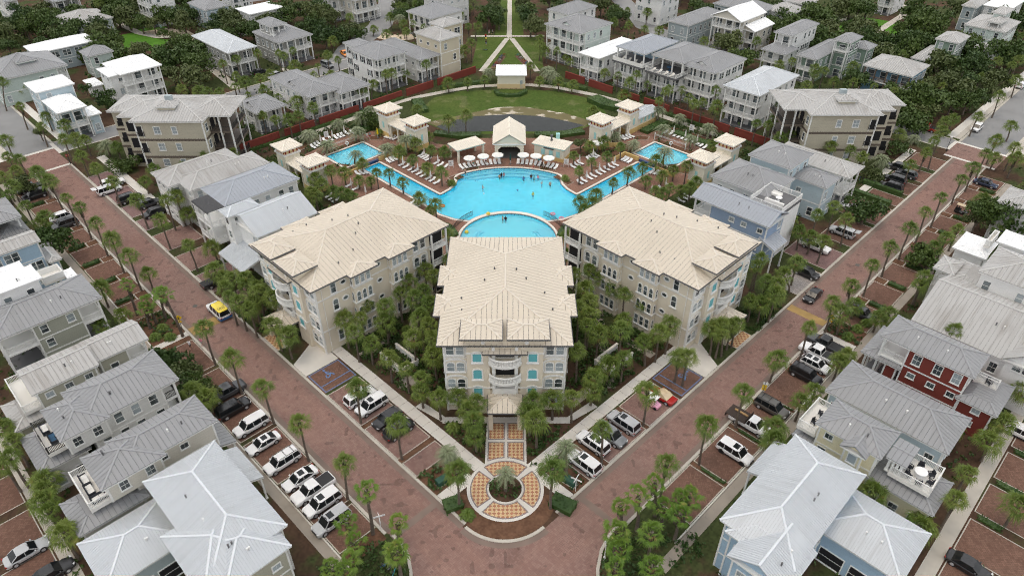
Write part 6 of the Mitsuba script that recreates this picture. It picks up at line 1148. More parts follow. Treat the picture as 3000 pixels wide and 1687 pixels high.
T-659,2566,55,0,0,119 T-198,2679,45,0,0,118 T-395,2739,36,0,0,111 T-703,2685,42,0,0,94 T-721,2634,37,0,0,109 T-222,2715,37,0,0,107 T-640,2293,42,0,0,82 T-347,2744,38,0,0,118 T-369,2686,35,0,0,87
T-362,2795,43,0,0,102 T-386,2531,55,0,0,91 T-614,2531,45,0,0,117 T-304,2657,52,0,0,112 T1127,2115,51,0,0,136 T1093,2136,45,0,0,131 T1333,2199,44,0,0,134 T937,2405,61,0,0,122 T668,2206,59,0,0,106
T1332,2021,56,0,0,95 T1037,2468,52,0,0,135 T1108,2023,38,0,0,99 T1361,2153,54,0,0,128 T693,2112,51,0,0,114 T1095,2064,43,0,0,114 T966,2210,57,0,0,118 T862,2415,51,0,0,101 T1140,2347,55,0,0,113
T852,2363,60,0,0,95 T1003,1835,55,0,0,112 T1002,2305,48,0,0,122 T1136,1756,49,0,0,93 T944,1896,49,0,0,97 T1039,2187,45,0,0,137 T850,2294,44,0,0,128 T1289,2304,47,0,0,133 T1078,2306,48,0,0,122
T1096,2200,62,0,0,98 T1302,2244,44,0,0,108 T1132,1873,40,0,0,96 T907,2277,52,0,0,120 T1217,1799,45,0,0,119 T1173,1850,59,0,0,114 T1250,2327,62,0,0,95 T364,2916,44,0,0,110 T658,2929,39,0,0,98
T676,2588,47,0,0,105 T237,2601,41,0,0,118 T593,2916,51,0,0,82 T314,2886,41,0,0,90 T885,2636,48,0,0,105 T847,2670,50,0,0,87 T696,2962,48,0,0,95 T671,2750,35,0,0,100 T856,2805,41,0,0,86
T185,2658,35,0,0,88 T372,2823,48,0,0,110 T803,2763,36,0,0,82 T672,2866,54,0,0,81 T375,2533,45,0,0,96 T963,2659,42,0,0,108 T140,2734,50,0,0,115 T615,3061,49,0,0,118 T608,2165,34,0,0,93
T207,2814,48,0,0,83 T630,2523,43,0,0,93 T663,2256,43,0,0,87 T635,2798,49,0,0,119 T885,2468,39,0,0,81 T714,2858,47,0,0,115 s-272,2827,45,0,0,111 s-288,2360,54,0,0,99 s-192,2803,46,0,0,97
s-325,2387,58,0,0,100 s-145,2778,59,0,0,119 s-158,2857,54,0,0,114 s-148,2636,38,0,0,97 s-175,2916,56,0,0,106 s-170,2734,57,0,0,113 s-142,2687,51,0,0,88 s-659,1639,51,0,0,103 s-880,1704,58,0,0,95
s-760,1765,62,0,0,87 s-732,1820,60,0,0,99 s-693,1661,44,0,0,106 s-747,1620,46,0,0,81 s-308,2221,38,0,0,93 s-731,1710,58,0,0,95 s-833,1671,43,0,0,109 s-609,1781,46,0,0,99 s-165,2135,58,0,0,85
s-264,2178,58,0,0,83 s-693,1798,46,0,0,89 s-676,1570,48,0,0,102 s-538,1696,54,0,0,93 s-585,1750,40,0,0,81 s-708,1556,57,0,0,102 s-547,1976,59,0,0,82 s-657,1912,42,0,0,103 s-553,1940,45,0,0,115
s-740,1568,56,0,0,115 s-785,1699,56,0,0,82 s482,2069,42,0,0,99 s449,1816,53,0,0,99 s614,1957,42,0,0,84 s237,2326,61,0,0,99 s527,1773,68,0,0,118 s538,2033,60,0,0,107 s365,2174,63,0,0,98
s635,1630,52,0,0,90 s394,2150,42,0,0,115 s690,1697,58,0,0,106 s454,2115,65,0,0,111 s650,1656,50,0,0,116 s352,2219,46,0,0,103 s170,2058,43,0,0,115 s609,1862,60,0,0,113 s463,1787,42,0,0,115
s754,1748,56,0,0,101 s664,1890,41,0,0,85 s133,2104,60,0,0,112 s369,1881,43,0,0,97 s295,1937,48,0,0,105 s416,1821,53,0,0,114 s-633,1478,36,0,0,103 s-686,1445,42,0,0,102 s-573,1374,34,0,0,118
s-457,1329,50,0,0,105 s-355,1201,44,0,0,87 s-714,1333,30,0,0,119 s-668,1387,32,0,0,102 s-716,1401,42,0,0,91 s-595,1414,35,0,0,119 s-691,1358,35,0,0,115 s-551,1413,32,0,0,120 s-514,1382,47,0,0,104
s-396,1212,46,0,0,84 s-656,1437,44,0,0,93 s-369,1172,43,0,0,85 s-340,1121,45,0,0,83 s584,1486,47,0,0,111 s537,1411,36,0,0,93 s571,1424,45,0,0,119 s544,1183,36,0,0,99 s722,1395,48,0,0,119
s312,1185,31,0,0,92 s646,1463,46,0,0,113 s479,1335,36,0,0,107 s438,1326,44,0,0,103 s690,1375,36,0,0,102 s495,1388,44,0,0,82 s675,1437,34,0,0,110 s399,1277,37,0,0,114 s417,1069,31,0,0,118
s643,1426,49,0,0,102 s550,1447,38,0,0,96 s-759,963,38,0,0,83 s-1115,1264,37,0,0,100 s-954,936,41,0,0,106 s-1197,1217,29,0,0,100 s-912,1058,31,0,0,118 s-621,792,27,0,0,109 s-1078,1097,37,0,0,105
s-755,746,39,0,0,84 s-797,779,41,0,0,105 s-1024,1220,39,0,0,88 s-707,725,43,0,0,81 s-1135,1127,43,0,0,116 s-1173,1280,34,0,0,98 s-1008,1151,37,0,0,118 s1016,1085,38,0,0,98 S374,592,39,0,0,113
S585,651,35,0,0,95 s922,1142,36,0,0,116 s1124,1343,33,0,0,91 s914,973,29,0,0,84 s902,1024,42,0,0,112 s1169,1288,40,0,0,98 s1195,1243,35,0,0,106 s1074,1322,36,0,0,84 s940,1058,37,0,0,113
S597,849,37,0,0,88 s857,960,39,0,0,82 s1027,1250,41,0,0,89 T1744,2434,51,0,0,98 T1967,2656,38,0,0,105 T1885,2685,50,0,0,123 T1506,2108,40,0,0,120 T1540,2175,58,0,0,114 T1909,2642,55,0,0,121
T1722,2372,61,0,0,101 T1699,2338,62,0,0,126 T1810,2626,43,0,0,109 T1455,2097,62,0,0,104 T1822,2558,46,0,0,110 T1867,2531,54,0,0,90 T1876,2457,43,0,0,96 T1591,2361,49,0,0,114 T1870,2586,60,0,0,94
T1632,2410,58,0,0,126 T-1507,2130,34,0,0,94 T-1778,2331,38,0,0,93 T-1682,2523,48,0,0,89 T-1711,2386,56,0,0,113 T-1818,2409,48,0,0,82 T-1594,2373,49,0,0,81 T-1492,2263,45,0,0,101 T-1492,2060,41,0,0,82
T-1702,2300,40,0,0,84 T-1571,2225,37,0,0,95 T-1637,2335,43,0,0,120 T-1667,2452,37,0,0,115 s919,1863,57,0,0,109 s1090,1842,58,0,0,84 s1063,1802,45,0,0,100 s1141,2069,62,0,0,109 s1231,1840,45,0,0,102
s998,1792,59,0,0,91 s1152,1971,54,0,0,81 s1134,1818,62,0,0,104 s960,1826,58,0,0,88 s1304,1935,44,0,0,105""".split()]
# ---------------------------------------------------------------- plants
def leafmat(k, c1, c2, c3, f=.22):
    def fn(p, n, uv):
        t = noise(p.x * f, p.y * f, 1.); s = noise(p.x * 1.7, p.y * 1.7, p.z * 1.7)
        return mix(mix(c1, c2, dr.clip(t * .9 + s * .4 - .15, 0, 1)), c3, smoothstep(.74, .95, s) * .6)
    return bs(k, pr(proc(fn), .5, .35))
leafmat('palm_leaf', [.074, .128, .018], [.155, .20, .036], [.23, .22, .06]); leafmat('palm_bright', [.075, .15, .014], [.135, .20, .026], [.30, .28, .07]); leafmat('date_leaf', [.15, .185, .095], [.25, .28, .17], [.28, .28, .18]); leafmat('tree_leaf', [.028, .062, .014], [.078, .118, .024], [.125, .16, .045], .10); leafmat('hedge_leaf', [.03, .065, .015], [.06, .105, .026], [.11, .15, .04]); leafmat('cover_leaf', [.024, .055, .012], [.06, .105, .022], [.11, .15, .035])
leafmat('tree_olive', [.055, .08, .022], [.11, .135, .045], [.17, .18, .08], .10)
bs('bark', pr(proc(lambda p, n, uv: mix([.085, .068, .055], [.20, .165, .135], noise(p.z * 4.5, p.x * 3, p.y * 3) * .6 + .4 * noise(p.z * 12, 0., 0.))), .9, .1)); bs('boot', pr(proc(lambda p, n, uv: mix([.05, .04, .03], [.22, .19, .16], smoothstep(.45, .7, noise(p.x * 8, p.y * 8, p.z * 7)))), .9, .1)); plain('dead_leaf', (.28, .19, .10), .9, .1, .3, 3)
def fan(az, el, pet, R, droop, n=14, spread=1.75, w=.06, rng=None):
    """one costapalmate leaf: an arching stalk and a fan of stiff blades whose tips hang"""
    d = np.array([math.cos(az) * math.cos(el), math.sin(az) * math.cos(el), math.sin(el)]); s = np.array([-math.sin(az), math.cos(az), 0]); up = np.cross(d, s); up = -up if up[2] < 0 else up
    h = d * pet - np.array([0, 0, .10 * pet * math.cos(el)]); V, F = [], []; tl = rng.uniform(-.5, .5); s, up = s * math.cos(tl) + up * math.sin(tl), up * math.cos(tl) - s * math.sin(tl)
    def tri(*q): F.append([len(V), len(V) + 1, len(V) + 2]); V.extend(q)
    tri(-s * .025, s * .025, h)
    dn = np.array([0, 0, -1.0])
    for i in range(n):
        a = (i / (n - 1) - .5) * 2 * spread; L = R * (1 - .30 * abs(a) / spread) * rng.uniform(.8, 1.15)
        t = d * math.cos(a) + s * math.sin(a) + up * rng.uniform(-.12, .16); e = np.cross(up, t); m = h + t * L * .5 + up * .06 * math.cos(a); tip = h + t * L * .93 + dn * droop * rng.uniform(.5, 1.3)
        tri(h, m - e * w * .5, m + e * w * .5); tri(m - e * w * .5, tip, m + e * w * .5)
    return np.array(V), np.array(F)
def feather(az, el, L, rng, n=11, w=.05, ll=.42):
    d0 = np.array([math.cos(az), math.sin(az), 0]); pts = []
    for i in range(7):
        t = i / 6; pts.append(d0 * L * (math.cos(el) * t) + np.array([0, 0, L * (math.sin(el) * t - .62 * t * t)]))
    pts = np.array(pts); V, F = [], []
    def tri(*q): F.append([len(V), len(V) + 1, len(V) + 2]); V.extend(q)
    sv = np.array([-d0[1], d0[0], 0])
    for i in range(6): tri(pts[i] - sv * .02, pts[i] + sv * .02, pts[i + 1])
    for j in range(n):
        t = .18 + .8 * j / (n - 1); k = min(5, int(t * 6)); c = pts[k] + (pts[k + 1] - pts[k]) * (t * 6 - k); dr_ = pts[k + 1] - pts[k]; dr_ /= np.linalg.norm(dr_)
        for sg in (-1, 1):
            l = ll * (1.1 - .6 * abs(t - .45)); tip = c + sv * sg * l * .8 + dr_ * l * .55 + np.array([0, 0, -.14 - .1 * rng.random()]); tri(c - dr_ * w, c + dr_ * w, tip)
    return np.array(V), np.array(F)
def sabal(seed, n=32, R=1.0, lo=-.62):
    r = random.Random(seed); out = []
    for i in range(n):
        u = (i + .5) / n; el = -.7 + 2.15 * u ** .8 + r.uniform(-.12, .12); az = i * 2.399 + r.uniform(-.35, .35)
        out.append(fan(az, el, r.uniform(.55, .98) * (1 if el < .9 else .75), R * r.uniform(.8, 1.12), .22 + .38 * max(0, math.cos(el)), 15, 1.6, .075, r))
    return out
def washy(seed):
    r = random.Random(seed); out = []
    for i in range(22):
        u = (i + .5) / 22; el = -.75 + 2.1 * u; az = i * 2.399 + r.uniform(-.3, .3); out.append(fan(az, el, r.uniform(.7, 1.15), .82 * r.uniform(.85, 1.1), .26, 14, 1.7, .10, r))
    return out
def datep(seed, L=2.0, n=46):
    r = random.Random(seed); return [feather(i * 2.399 + r.uniform(-.2, .2), -.35 + 1.65 * ((i + .5) / n), L * r.uniform(.85, 1.1), r) for i in range(n)]
SAB = [sabal(s) for s in range(5)]; WAS = [washy(s + 20) for s in range(3)]; DAT = [datep(s + 40) for s in range(3)]; SAG = [datep(s + 60, 1.15, 34) for s in range(2)]
SABJ = [ply(f) for f in SAB]; WASJ = [ply(f) for f in WAS]; DATJ = [ply(f) for f in DAT]; SAGJ = [ply(f) for f in SAG]
FR_P = {}
def frond_ply(kind, v, i):
    k = (kind, v, i)
    if k not in FR_P: FR_P[k] = ply({'S': SAB, 'W': WAS, 'D': DAT}[kind][v][i])
    return FR_P[k]
rs = random.Random(77)
SKIRT = ply([fan(i * .9, -1.15 - .2 * (i % 2), .35, .62, .25, 7, .9, .09, rs) for i in range(9)]); HEART = ply(lathe([(.01, -.55), (.2, -.5), (.24, -.1), (.16, .12), (.01, .2)], 8)); BOOTS = ply(cat_([beam((.17 * math.cos(a), .17 * math.sin(a), z), (.30 * math.cos(a), .30 * math.sin(a), z + .3), .1, .05) for z in np.arange(-2.4, -.3, .22) for a in np.arange(5) * 1.256 + z * 3]))
def area_of(x, y):
    p, q = (x + y) / math.sqrt(2), (y - x) / math.sqrt(2)
    L = x < -.8; side = 'left' if L else 'right'; a, b = (p, q) if L else (q - 1.4, p + 1.4)
    if y < 53 and abs(x) < 20: return f'in the bottom {side} corner bed'
    if abs(x + .8) < 13 and y < 71: return f'in the {side} plaza planting'
    if y < 101 and a > 38.5: return f'in the {side} courtyard between tan houses'
    if 18 < a <= 26.5: return f'on outer edge of the {side} brick street' if b < 185 else f'on the {side} asphalt street'
    if 26.5 < a <= 44 and b < 99: return f'in beds below the {side} tan house'
    if 26.5 < a <= 47 and b < 185: return f'on inner edge of the {side} brick street'
    if a <= 18: return f'in the outer house row on the {side}'
    if y < 166 and a > 47 and b < 153: return f'on the {side} pool terrace'
    if y < 215 and abs(x) < 36: return f'on the {side} of the pond walk'
    if abs(x) < 45: return f'{side} of the top lawn'
    return f'among far back houses on the {side}' if b > 185 else f'by houses behind the {side} garden wall'
KN = {'S': ('cabbage palm', 'palm_tree'), 'W': ('rough trunked fan palm', 'fan_palm'), 'D': ('grey green date palm', 'date_palm'), 'G': ('low sago palm', 'sago_palm'), 'T': ('dark leafy tree', 'broadleaf_tree')}
THICK = [p for p in PLANTS if p[0] == 's']; PLANTS = [p for p in PLANTS if p[0] != 's']
groups_ = {}
for i, pl in enumerate(PLANTS): groups_.setdefault((pl[0] + 'y' * (pl[0] == 'S' and pl[3] < 5), area_of(pl[1], pl[2])), []).append(i)
RANK = {}
def nth(n):
    if n < 29: return ORD[n]
    return ('thirty', 'forty', 'fifty', 'sixty', 'seventy', 'eighty', 'ninety', 'hundred')[(n + 1) // 10 - 3] + (' ' + ORD[(n + 1) % 10 - 1] if (n + 1) % 10 else 'th').replace('yth', 'ieth')
for (kd, ar), ii in groups_.items():
    ii.sort(key=lambda i: PLANTS[i][2])
    for n, i in enumerate(ii): RANK[i] = (n, len(ii), ar)
def tree_mesh(seed, n=430, R=2.4):
    r = np.random.RandomState(seed); lobes = [(r.uniform(-1, 1, 3) * [1.5, 1.5, .8] * R * .55, R * r.uniform(.42, .68)) for _ in range(8)]; V, F = [], []
    for k in range(n):
        c, q = lobes[k % 8]; d = r.normal(size=3); d /= np.linalg.norm(d); d[2] = abs(d[2]) * .9 if r.rand() < .75 else d[2]; p = c + d * q * (r.uniform(.72, 1.03)) * [1, 1, .8]
        for _ in range(4):
            a = r.normal(size=3); a /= np.linalg.norm(a); b = np.cross(a, d + r.normal(size=3) * .6); b /= np.linalg.norm(b) + 1e-9; s = r.uniform(.16, .34); o = p + r.normal(size=3) * .2; L = len(V); V += [o - a * s, o - b * s * .6, o + a * s, o + b * s * .6]; F += [[L, L + 1, L + 2], [L, L + 2, L + 3]]
    return np.array(V), np.array(F)
TREES = [ply(tree_mesh(s)) for s in range(6)]
def limbs(seed):
    r = random.Random(seed); ms = [tube([(0, 0, -4), (.1, .05, -2), (.15, .1, -.6)], [.24, .2, .15], 7)]
    for i in range(5): a = i * 1.26 + r.random(); ms.append(tube([(.1, .05, -1.8 + .2 * i), (.8 * math.cos(a), .8 * math.sin(a), -.8), (1.5 * math.cos(a), 1.5 * math.sin(a), .2)], [.11, .07, .03], 5))
    return cat_(ms)
LIMB = [ply(limbs(s)) for s in range(3)]
near_cut = sorted(math.hypot(p[1], p[2]) for p in PLANTS if p[0] in 'SWD')[min(48, len(PLANTS) - 1)]
TRK = {}
for i, (kd, x, y, h, dx, dy, r) in enumerate(PLANTS):
    n, N, ar = RANK[i]; nm, kn = KN[kd] if not (kd == 'S' and h < 5) else ('bushy young palm', 'young_palm'); rr = random.Random(i * 7 + 1)  # short ones are the same palms as palm_tree, told apart by height
    look = {'S': '' if h < 5 else 'tall ' if h > 7.5 else '', 'W': '', 'D': '', 'G': '', 'T': ''}[kd]
    k = thing(kn, f'{look}{nm} {ar}' + (f', {nth(n)} from the front' if N > 1 else ''), 'palm tree' if kd in 'SWDG' else 'tree', f'{nm}s {ar}'[:70] if N > 1 else None)
    near = math.hypot(x, y) <= near_cut and kd in 'SWD'
    if kd == 'T':
        s = r * rr.uniform(.85, 1.55); put('trunk', LIMB[i % 3], 'bark', k, tw=place(x, y, h, rr.uniform(0, 360), s)); put('crown', TREES[i % 6], ('tree_leaf', 'tree_leaf', 'tree_olive')[i % 3], k, tw=place(x, y, h, rr.uniform(0, 360), [s, s, s * rr.uniform(.85, 1.3)])); continue
    if kd == 'G': put('crown', SAGJ[i % 2], 'palm_leaf', k, tw=place(x, y, max(.5, h * .5), rr.uniform(0, 360), 1.0)); continue
    tx, ty = x + dx, y + dy; R_ = .15 if kd == 'S' else .2
    put('trunk', tube([(x, y, -.1), (x + dx * .2 + rr.uniform(-.1, .1), y + dy * .2, h * .35), (x + dx * .6, y + dy * .6, h * .7), (tx, ty, h - .2)], [R_ * 1.35, R_, R_ * .95, R_], 8), 'bark', k, smooth=True)
    s = (r if kd == 'S' else r * (1.05 if kd == 'D' else .86)) * rr.uniform(.84, 1.24) * 1.1 * (1.12 if kd == 'S' and h < 5 else 1.0); t = place(tx, ty, h, rr.uniform(0, 360), [s, s, s * rr.uniform(.9, 1.05)]); v = i % {'S': 5, 'W': 3, 'D': 3}[kd]; mat = {'S': 'palm_leaf', 'W': 'palm_bright', 'D': 'date_leaf'}[kd]
    if near:
        c = put('crown', HEART, 'boot', k, tw=t)
        for j in range(len({'S': SAB, 'W': WAS, 'D': DAT}[kd][v])): put('frond', frond_ply(kd, v, j), mat, c, tw=t)
    else:
        put('crown', {'S': SABJ, 'W': WASJ, 'D': DATJ}[kd][v], mat, k, tw=t)
    if kd == 'W' or (kd == 'S' and rr.random() < .25): put('boots', BOOTS, 'boot', k, tw=place(tx, ty, h, rr.uniform(0, 360), [1, 1, min(1, h / 4)]))
    if kd == 'S' and rr.random() < .3 or kd == 'W': put('dead_fronds', SKIRT, 'dead_leaf', k, tw=t)
th_, tt_ = [], []
for j, (kd, x, y, h, dx, dy, r) in enumerate(THICK):
    a = j * 1.7; c, sn = math.cos(a) * r, math.sin(a) * r
    for v, f in SAB[j % 5][::2]: th_.append((np.c_[x + v[:, 0] * c - v[:, 1] * sn, y + v[:, 0] * sn + v[:, 1] * c, h + v[:, 2] * r], f))
    tt_.append(tube([(x, y, 0), (x, y, h)], .17, 6, False))
th_ = cat_(th_); k = key('palm_thicket'); lab(k, 'background palms filling the gardens between the back houses', 'palm trees', kind='stuff'); put('crowns', th_, 'palm_leaf', k, kind='stuff'); put('trunks', cat_(tt_), 'bark', k, kind='stuff')
# hedges: a body of clipped leaves
def hedge_mesh(L, W_, H, seed, dens=34):
    r = np.random.RandomState(seed); n = int(dens * (L * W_ + L * H + W_ * H)); V, F = [], []
    core = box(-L / 2 + .08, L / 2 - .08, -W_ / 2 + .08, W_ / 2 - .08, 0, H - .1); V += list(core[0]); F += list(core[1])
    for _ in range(n):
        p = np.array([r.uniform(-L / 2, L / 2), r.uniform(-W_ / 2, W_ / 2), r.uniform(.05, H)]); ax = r.choice(3, p=[.15, .3, .55])
        if ax == 0: p[0] = np.sign(p[0]) * L / 2
        elif ax == 1: p[1] = np.sign(p[1]) * W_ / 2
        else: p[2] = H
        p = p + r.normal(size=3) * .07; a = r.normal(size=3); a /= np.linalg.norm(a); b = np.cross(a, r.normal(size=3)); b /= np.linalg.norm(b); s = r.uniform(.07, .16); k = len(V); V += [p - a * s, p - b * s * .7, p + a * s, p + b * s * .7]; F += [[k, k + 1, k + 2], [k, k + 2, k + 3]]
    return np.array(V), np.array(F)
HP = {}
for i, hd in enumerate(HEDGES):
    if hd[0] == 'r': a0, a1, b0, b1 = hd[1:5]; hh = hd[5] if len(hd) > 5 else .6
    else: a0, a1, b0, b1 = hd; hh = .6
    ca, cb = (a0 + a1) / 2, (b0 + b1) / 2; x, y = pq2xy(ca, cb); L, W_ = max(a1 - a0, b1 - b0), min(a1 - a0, b1 - b0); deg = 45 if a1 - a0 >= b1 - b0 else -45; kk = (round(L, 1), round(W_, 1), hh)
    if kk not in HP: HP[kk] = ply(hedge_mesh(*kk, 3))
    put('hedge', HP[kk], 'hedge_leaf', tw=place(x, y, 0, deg), label=('hedge strip between left brick bays, %s from the far end' % nth(i) if i < 8 else 'hedge strip between right brick bays, %s from the near end' % nth(i - 8) if i < 16 else 'thin hedge strip between near right bays, %s from the corner' % nth(i - 16) if i < 20 else 'hedge strip beside bays along the bottom right edge, %s from the front' % nth(i - 20)), cat='hedge', group='clipped hedges between parking bays')
# garden hedges round the pond and pool
PG = [('rounded hedge ring behind the gate house planting', [(-4.6 + 0, 193.2), (-3.8, 190.8), (-1, 189.8), (2, 190.3), (3.6, 192.4), (3.8, 193.6)], 1.2, .9), ('dark shrub mass at the right end of the pond lawn', [(22.5, 187), (25.5, 183), (29, 181), (31.5, 178.5)], 4.2, 1.3), ('shrub mass at the left end of the pond lawn', [(-26, 186), (-24.6, 181.5), (-23.6, 179)], 3.0, 1.1), ('long low hedge along the near left pond shore', [(-19, 165.2), (-13, 163.6), (-8, 164.2)], 2.2, .9), ('long low hedge along the near right pond shore', [(6, 164.4), (12, 164.2), (17.6, 166)], 2.2, .9), ('hedge under the left garden wall', [pq2xy(66, 154.2), pq2xy(90, 154.2)], .9, .7), ('hedge under the far left garden wall', [pq2xy(92, 154.5), pq2xy(112, 154.6)], .9, .7), ('hedge along the right garden wall', [pq2xy(154.5, 110), pq2xy(154.5, 84)], .9, .7), ('hedge on the lawn edge left', [(-20, 195.8), (-14, 198.6), (-8, 200.5)], 1.4, .9), ('hedge on the lawn edge right', [(8, 200.5), (14, 198.8), (21, 195)], 1.4, .9), ('shrubs at the left shoulder of the spa pool', [(-15.2, 122.5), (-12.5, 120.5), (-11.4, 118)], 2.0, .7), ('shrubs at the right shoulder of the spa pool', [(13.4, 122.5), (10.7, 120.5), (9.8, 118)], 2.0, .7), ('hedge beside the right tower annexe', [pq2xy(141, 94), pq2xy(149, 94)], 2.4, .9), ('hedge behind the left tower pair', [pq2xy(90, 144.5), pq2xy(97, 146)], 3.2, 1.1), ('trimmed hedge behind the right sunbeds', [pq2xy(146, 88), pq2xy(146, 76)], 2.0, .9), ('clipped hedge at the right edge of the plaza', [(7.4, 54.6), (5.3, 55.9)], 2.2, .8), ('bed of dark shrubs left of the plaza circle', [(-6.6, 55.6), (-8.2, 54.9)], 2.0, .8), ('long double hedge by the upper right court', [pq2xy(148, 36), pq2xy(148, 44)], 1.3, 1.0), ('second long hedge by the upper right court', [pq2xy(154, 36), pq2xy(154, 44)], 1.3, 1.0)]
for i, (lb, pts, w, h) in enumerate(PG):
    ms = []
    for a, b in zip(pts[:-1], pts[1:]):
        a, b = np.array(a), np.array(b); L = np.linalg.norm(b - a); ms.append(local(hedge_mesh(L + w * .35, w, h, i, 14), *((a + b) / 2), math.degrees(math.atan2(*(b - a)[::-1]))))
    put('shrub_hedge', cat_(ms), 'hedge_leaf', label=lb, cat='hedge')
# low planting that nobody could count
rc = np.random.RandomState(9)
def cover(regions, dens, mat, name, label, hmax=.55, avoid=None, size=(.12, .3)):
    V, F = [], []
    for P in regions:
        x0, y0, x1, y1 = P.bounds; n = int(P.area * dens); pts = np.c_[rc.uniform(x0, x1, n * 3), rc.uniform(y0, y1, n * 3)]
        import shapely
        ok = shapely.contains_xy(P, pts[:, 0], pts[:, 1]); g = meshkit.fbm(np.c_[pts * .35, np.zeros(len(pts))], 3); ok &= g > .42; pts = pts[ok][:n]
        for q in pts:
            hh = rc.uniform(.1, hmax)
            for _ in range(5):
                a = rc.normal(size=3); a /= np.linalg.norm(a); b = np.cross(a, rc.normal(size=3)); b /= np.linalg.norm(b); s = rc.uniform(*size); o = np.array([*q, hh * rc.rand() + .08]) + rc.normal(size=3) * [.18, .18, .02]; k = len(V); V += [o - a * s, o - b * s * .6, o + a * s, o + b * s * .6]; F += [[k, k + 1, k + 2], [k, k + 2, k + 3]]
    put(name, (np.array(V), np.array(F)), mat, label=label, cat='shrubs', kind='stuff')
HOUSEU = unary_union([Polygon([tuple((np.array([x, y, 0]) @ fr(h_['rot']))[:2]) for x, y in R4(B[0], B[1], B[2], B[3])]) for h_ in HOUSES for B in h_['B']] + [sbox(-91, -62, 145, 161), sbox(61, 90, 148, 164)])
pqP = lambda *c: Polygon([pq2xy(*q) for q in c])
tanU = unary_union([sbox(-9.5, 7.6, 71.5, 97), pqP((38.4, 79.2), (63.5, 79.2), (63.5, 96.8), (38.4, 96.8)), pqP((78, 39.9), (96, 39.9), (96, 65), (78, 65))])
cover([pqP((42, 79), (64, 79), (64, 71), (58, 62), (46, 58), (42, 62)).difference(tanU), pqP((78, 42.5), (78, 65), (70, 65), (62, 58), (58, 46), (62, 43)).difference(tanU), pqP((33.5, 91), (38, 91), (38, 100), (33.5, 100)), pqP((90.5, 34.6), (100, 34.6), (100, 39.5), (90.5, 39.5)), sbox(-9.5, -3.8, 61.5, 69).difference(pqP((39, 46), (41.4, 46), (41.4, 85), (39, 85))), sbox(2.2, 7.8, 61.5, 69).difference(pqP((46, 40.2), (46, 42.4), (85, 42.4), (85, 40.2)))], 4.5, 'cover_leaf', 'ground_cover', 'dark green low planting covering the courtyard beds round the tan houses', .6)
cover([pqP((19.9, 101), (25, 101), (25, 108.8), (19.9, 108.8)), pqP((99.4, 21.6), (103.4, 21.6), (103.4, 27), (99.4, 27)), Polygon([(-22, 48), (-13.5, 50.5), (-12, 46), (-12, 38), (-24, 38)]), Polygon([(11.5, 50.5), (22, 51), (26, 44), (24, 38), (10.2, 38), (10.2, 46)]), Point(PC).buffer(2.0), pqP((46, 35), (48.6, 35), (48.6, 40), (46, 40)), pqP((33.5, 47), (39, 47), (39, 50.8), (33.5, 50.8))], 3.0, 'hedge_leaf', 'bedding_plants', 'mixed low shrubs filling the street corner beds', .8)
cover([pqP((-3, 60), (17.8, 60), (17.8, 180), (-3, 180)), pqP((58, 1), (180, 1), (180, 19.6), (58, 19.6))], 1.0, 'cover_leaf', 'yard_plants', 'scattered yard plants between the outer house rows', .7)
cover([pqP((41.5, 100), (64, 100), (64, 154), (41.5, 154)), pqP((104, 44.5), (104, 66), (156, 66), (156, 44.5)), pqP((60, 142), (92, 146), (92, 153), (60, 153)), pqP((144, 60), (154, 60), (154, 92), (146, 92)), bedU], 2.6, 'cover_leaf', 'garden_plants', 'mixed green garden planting between pool terrace and inner houses', .9)
strU = unary_union([pqP((20, 190), (37.6, 190), (37.6, 420), (20, 420)), pqP((191, 25), (420, 25), (420, 40), (191, 40)), LineString([(-53, 217), (-52.5, 232), (-49, 245), (-46.5, 256), (-46.5, 270), (-48, 300)]).buffer(5.5), LineString([(41, 300), (43.5, 283), (46, 268), (47, 255), (52, 246), (68, 232), (90, 215)]).buffer(5), LineString([(-150, 262), (-118, 280), (-92, 296), (-70, 320)]).buffer(5), sbox(-13, 10, 200, 330), sbox(-140, -100, 218, 262), Polygon([(105, 240), (145, 240), (150, 285), (110, 275)])])
cover([pqP((38, 194), (200, 194), (200, 330), (38, 330)).difference(strU).difference(HOUSEU), pqP((194, 41), (330, 41), (330, 200), (194, 200)).difference(strU).difference(HOUSEU), pqP((15, 192), (20, 192), (20, 300), (15, 300))], .09, 'cover_leaf', 'wild_scrub', 'dark wild scrub between the far houses', 1.5, size=(.25, .6))
cover([pqP((-3, 180), (19, 180), (19, 260), (-3, 260)), pqP((180, -10), (300, -10), (300, 22), (180, 22))], .3, 'cover_leaf', 'verge_scrub', 'scrub and grasses beside the outer asphalt streets', 1.0, size=(.2, .45))

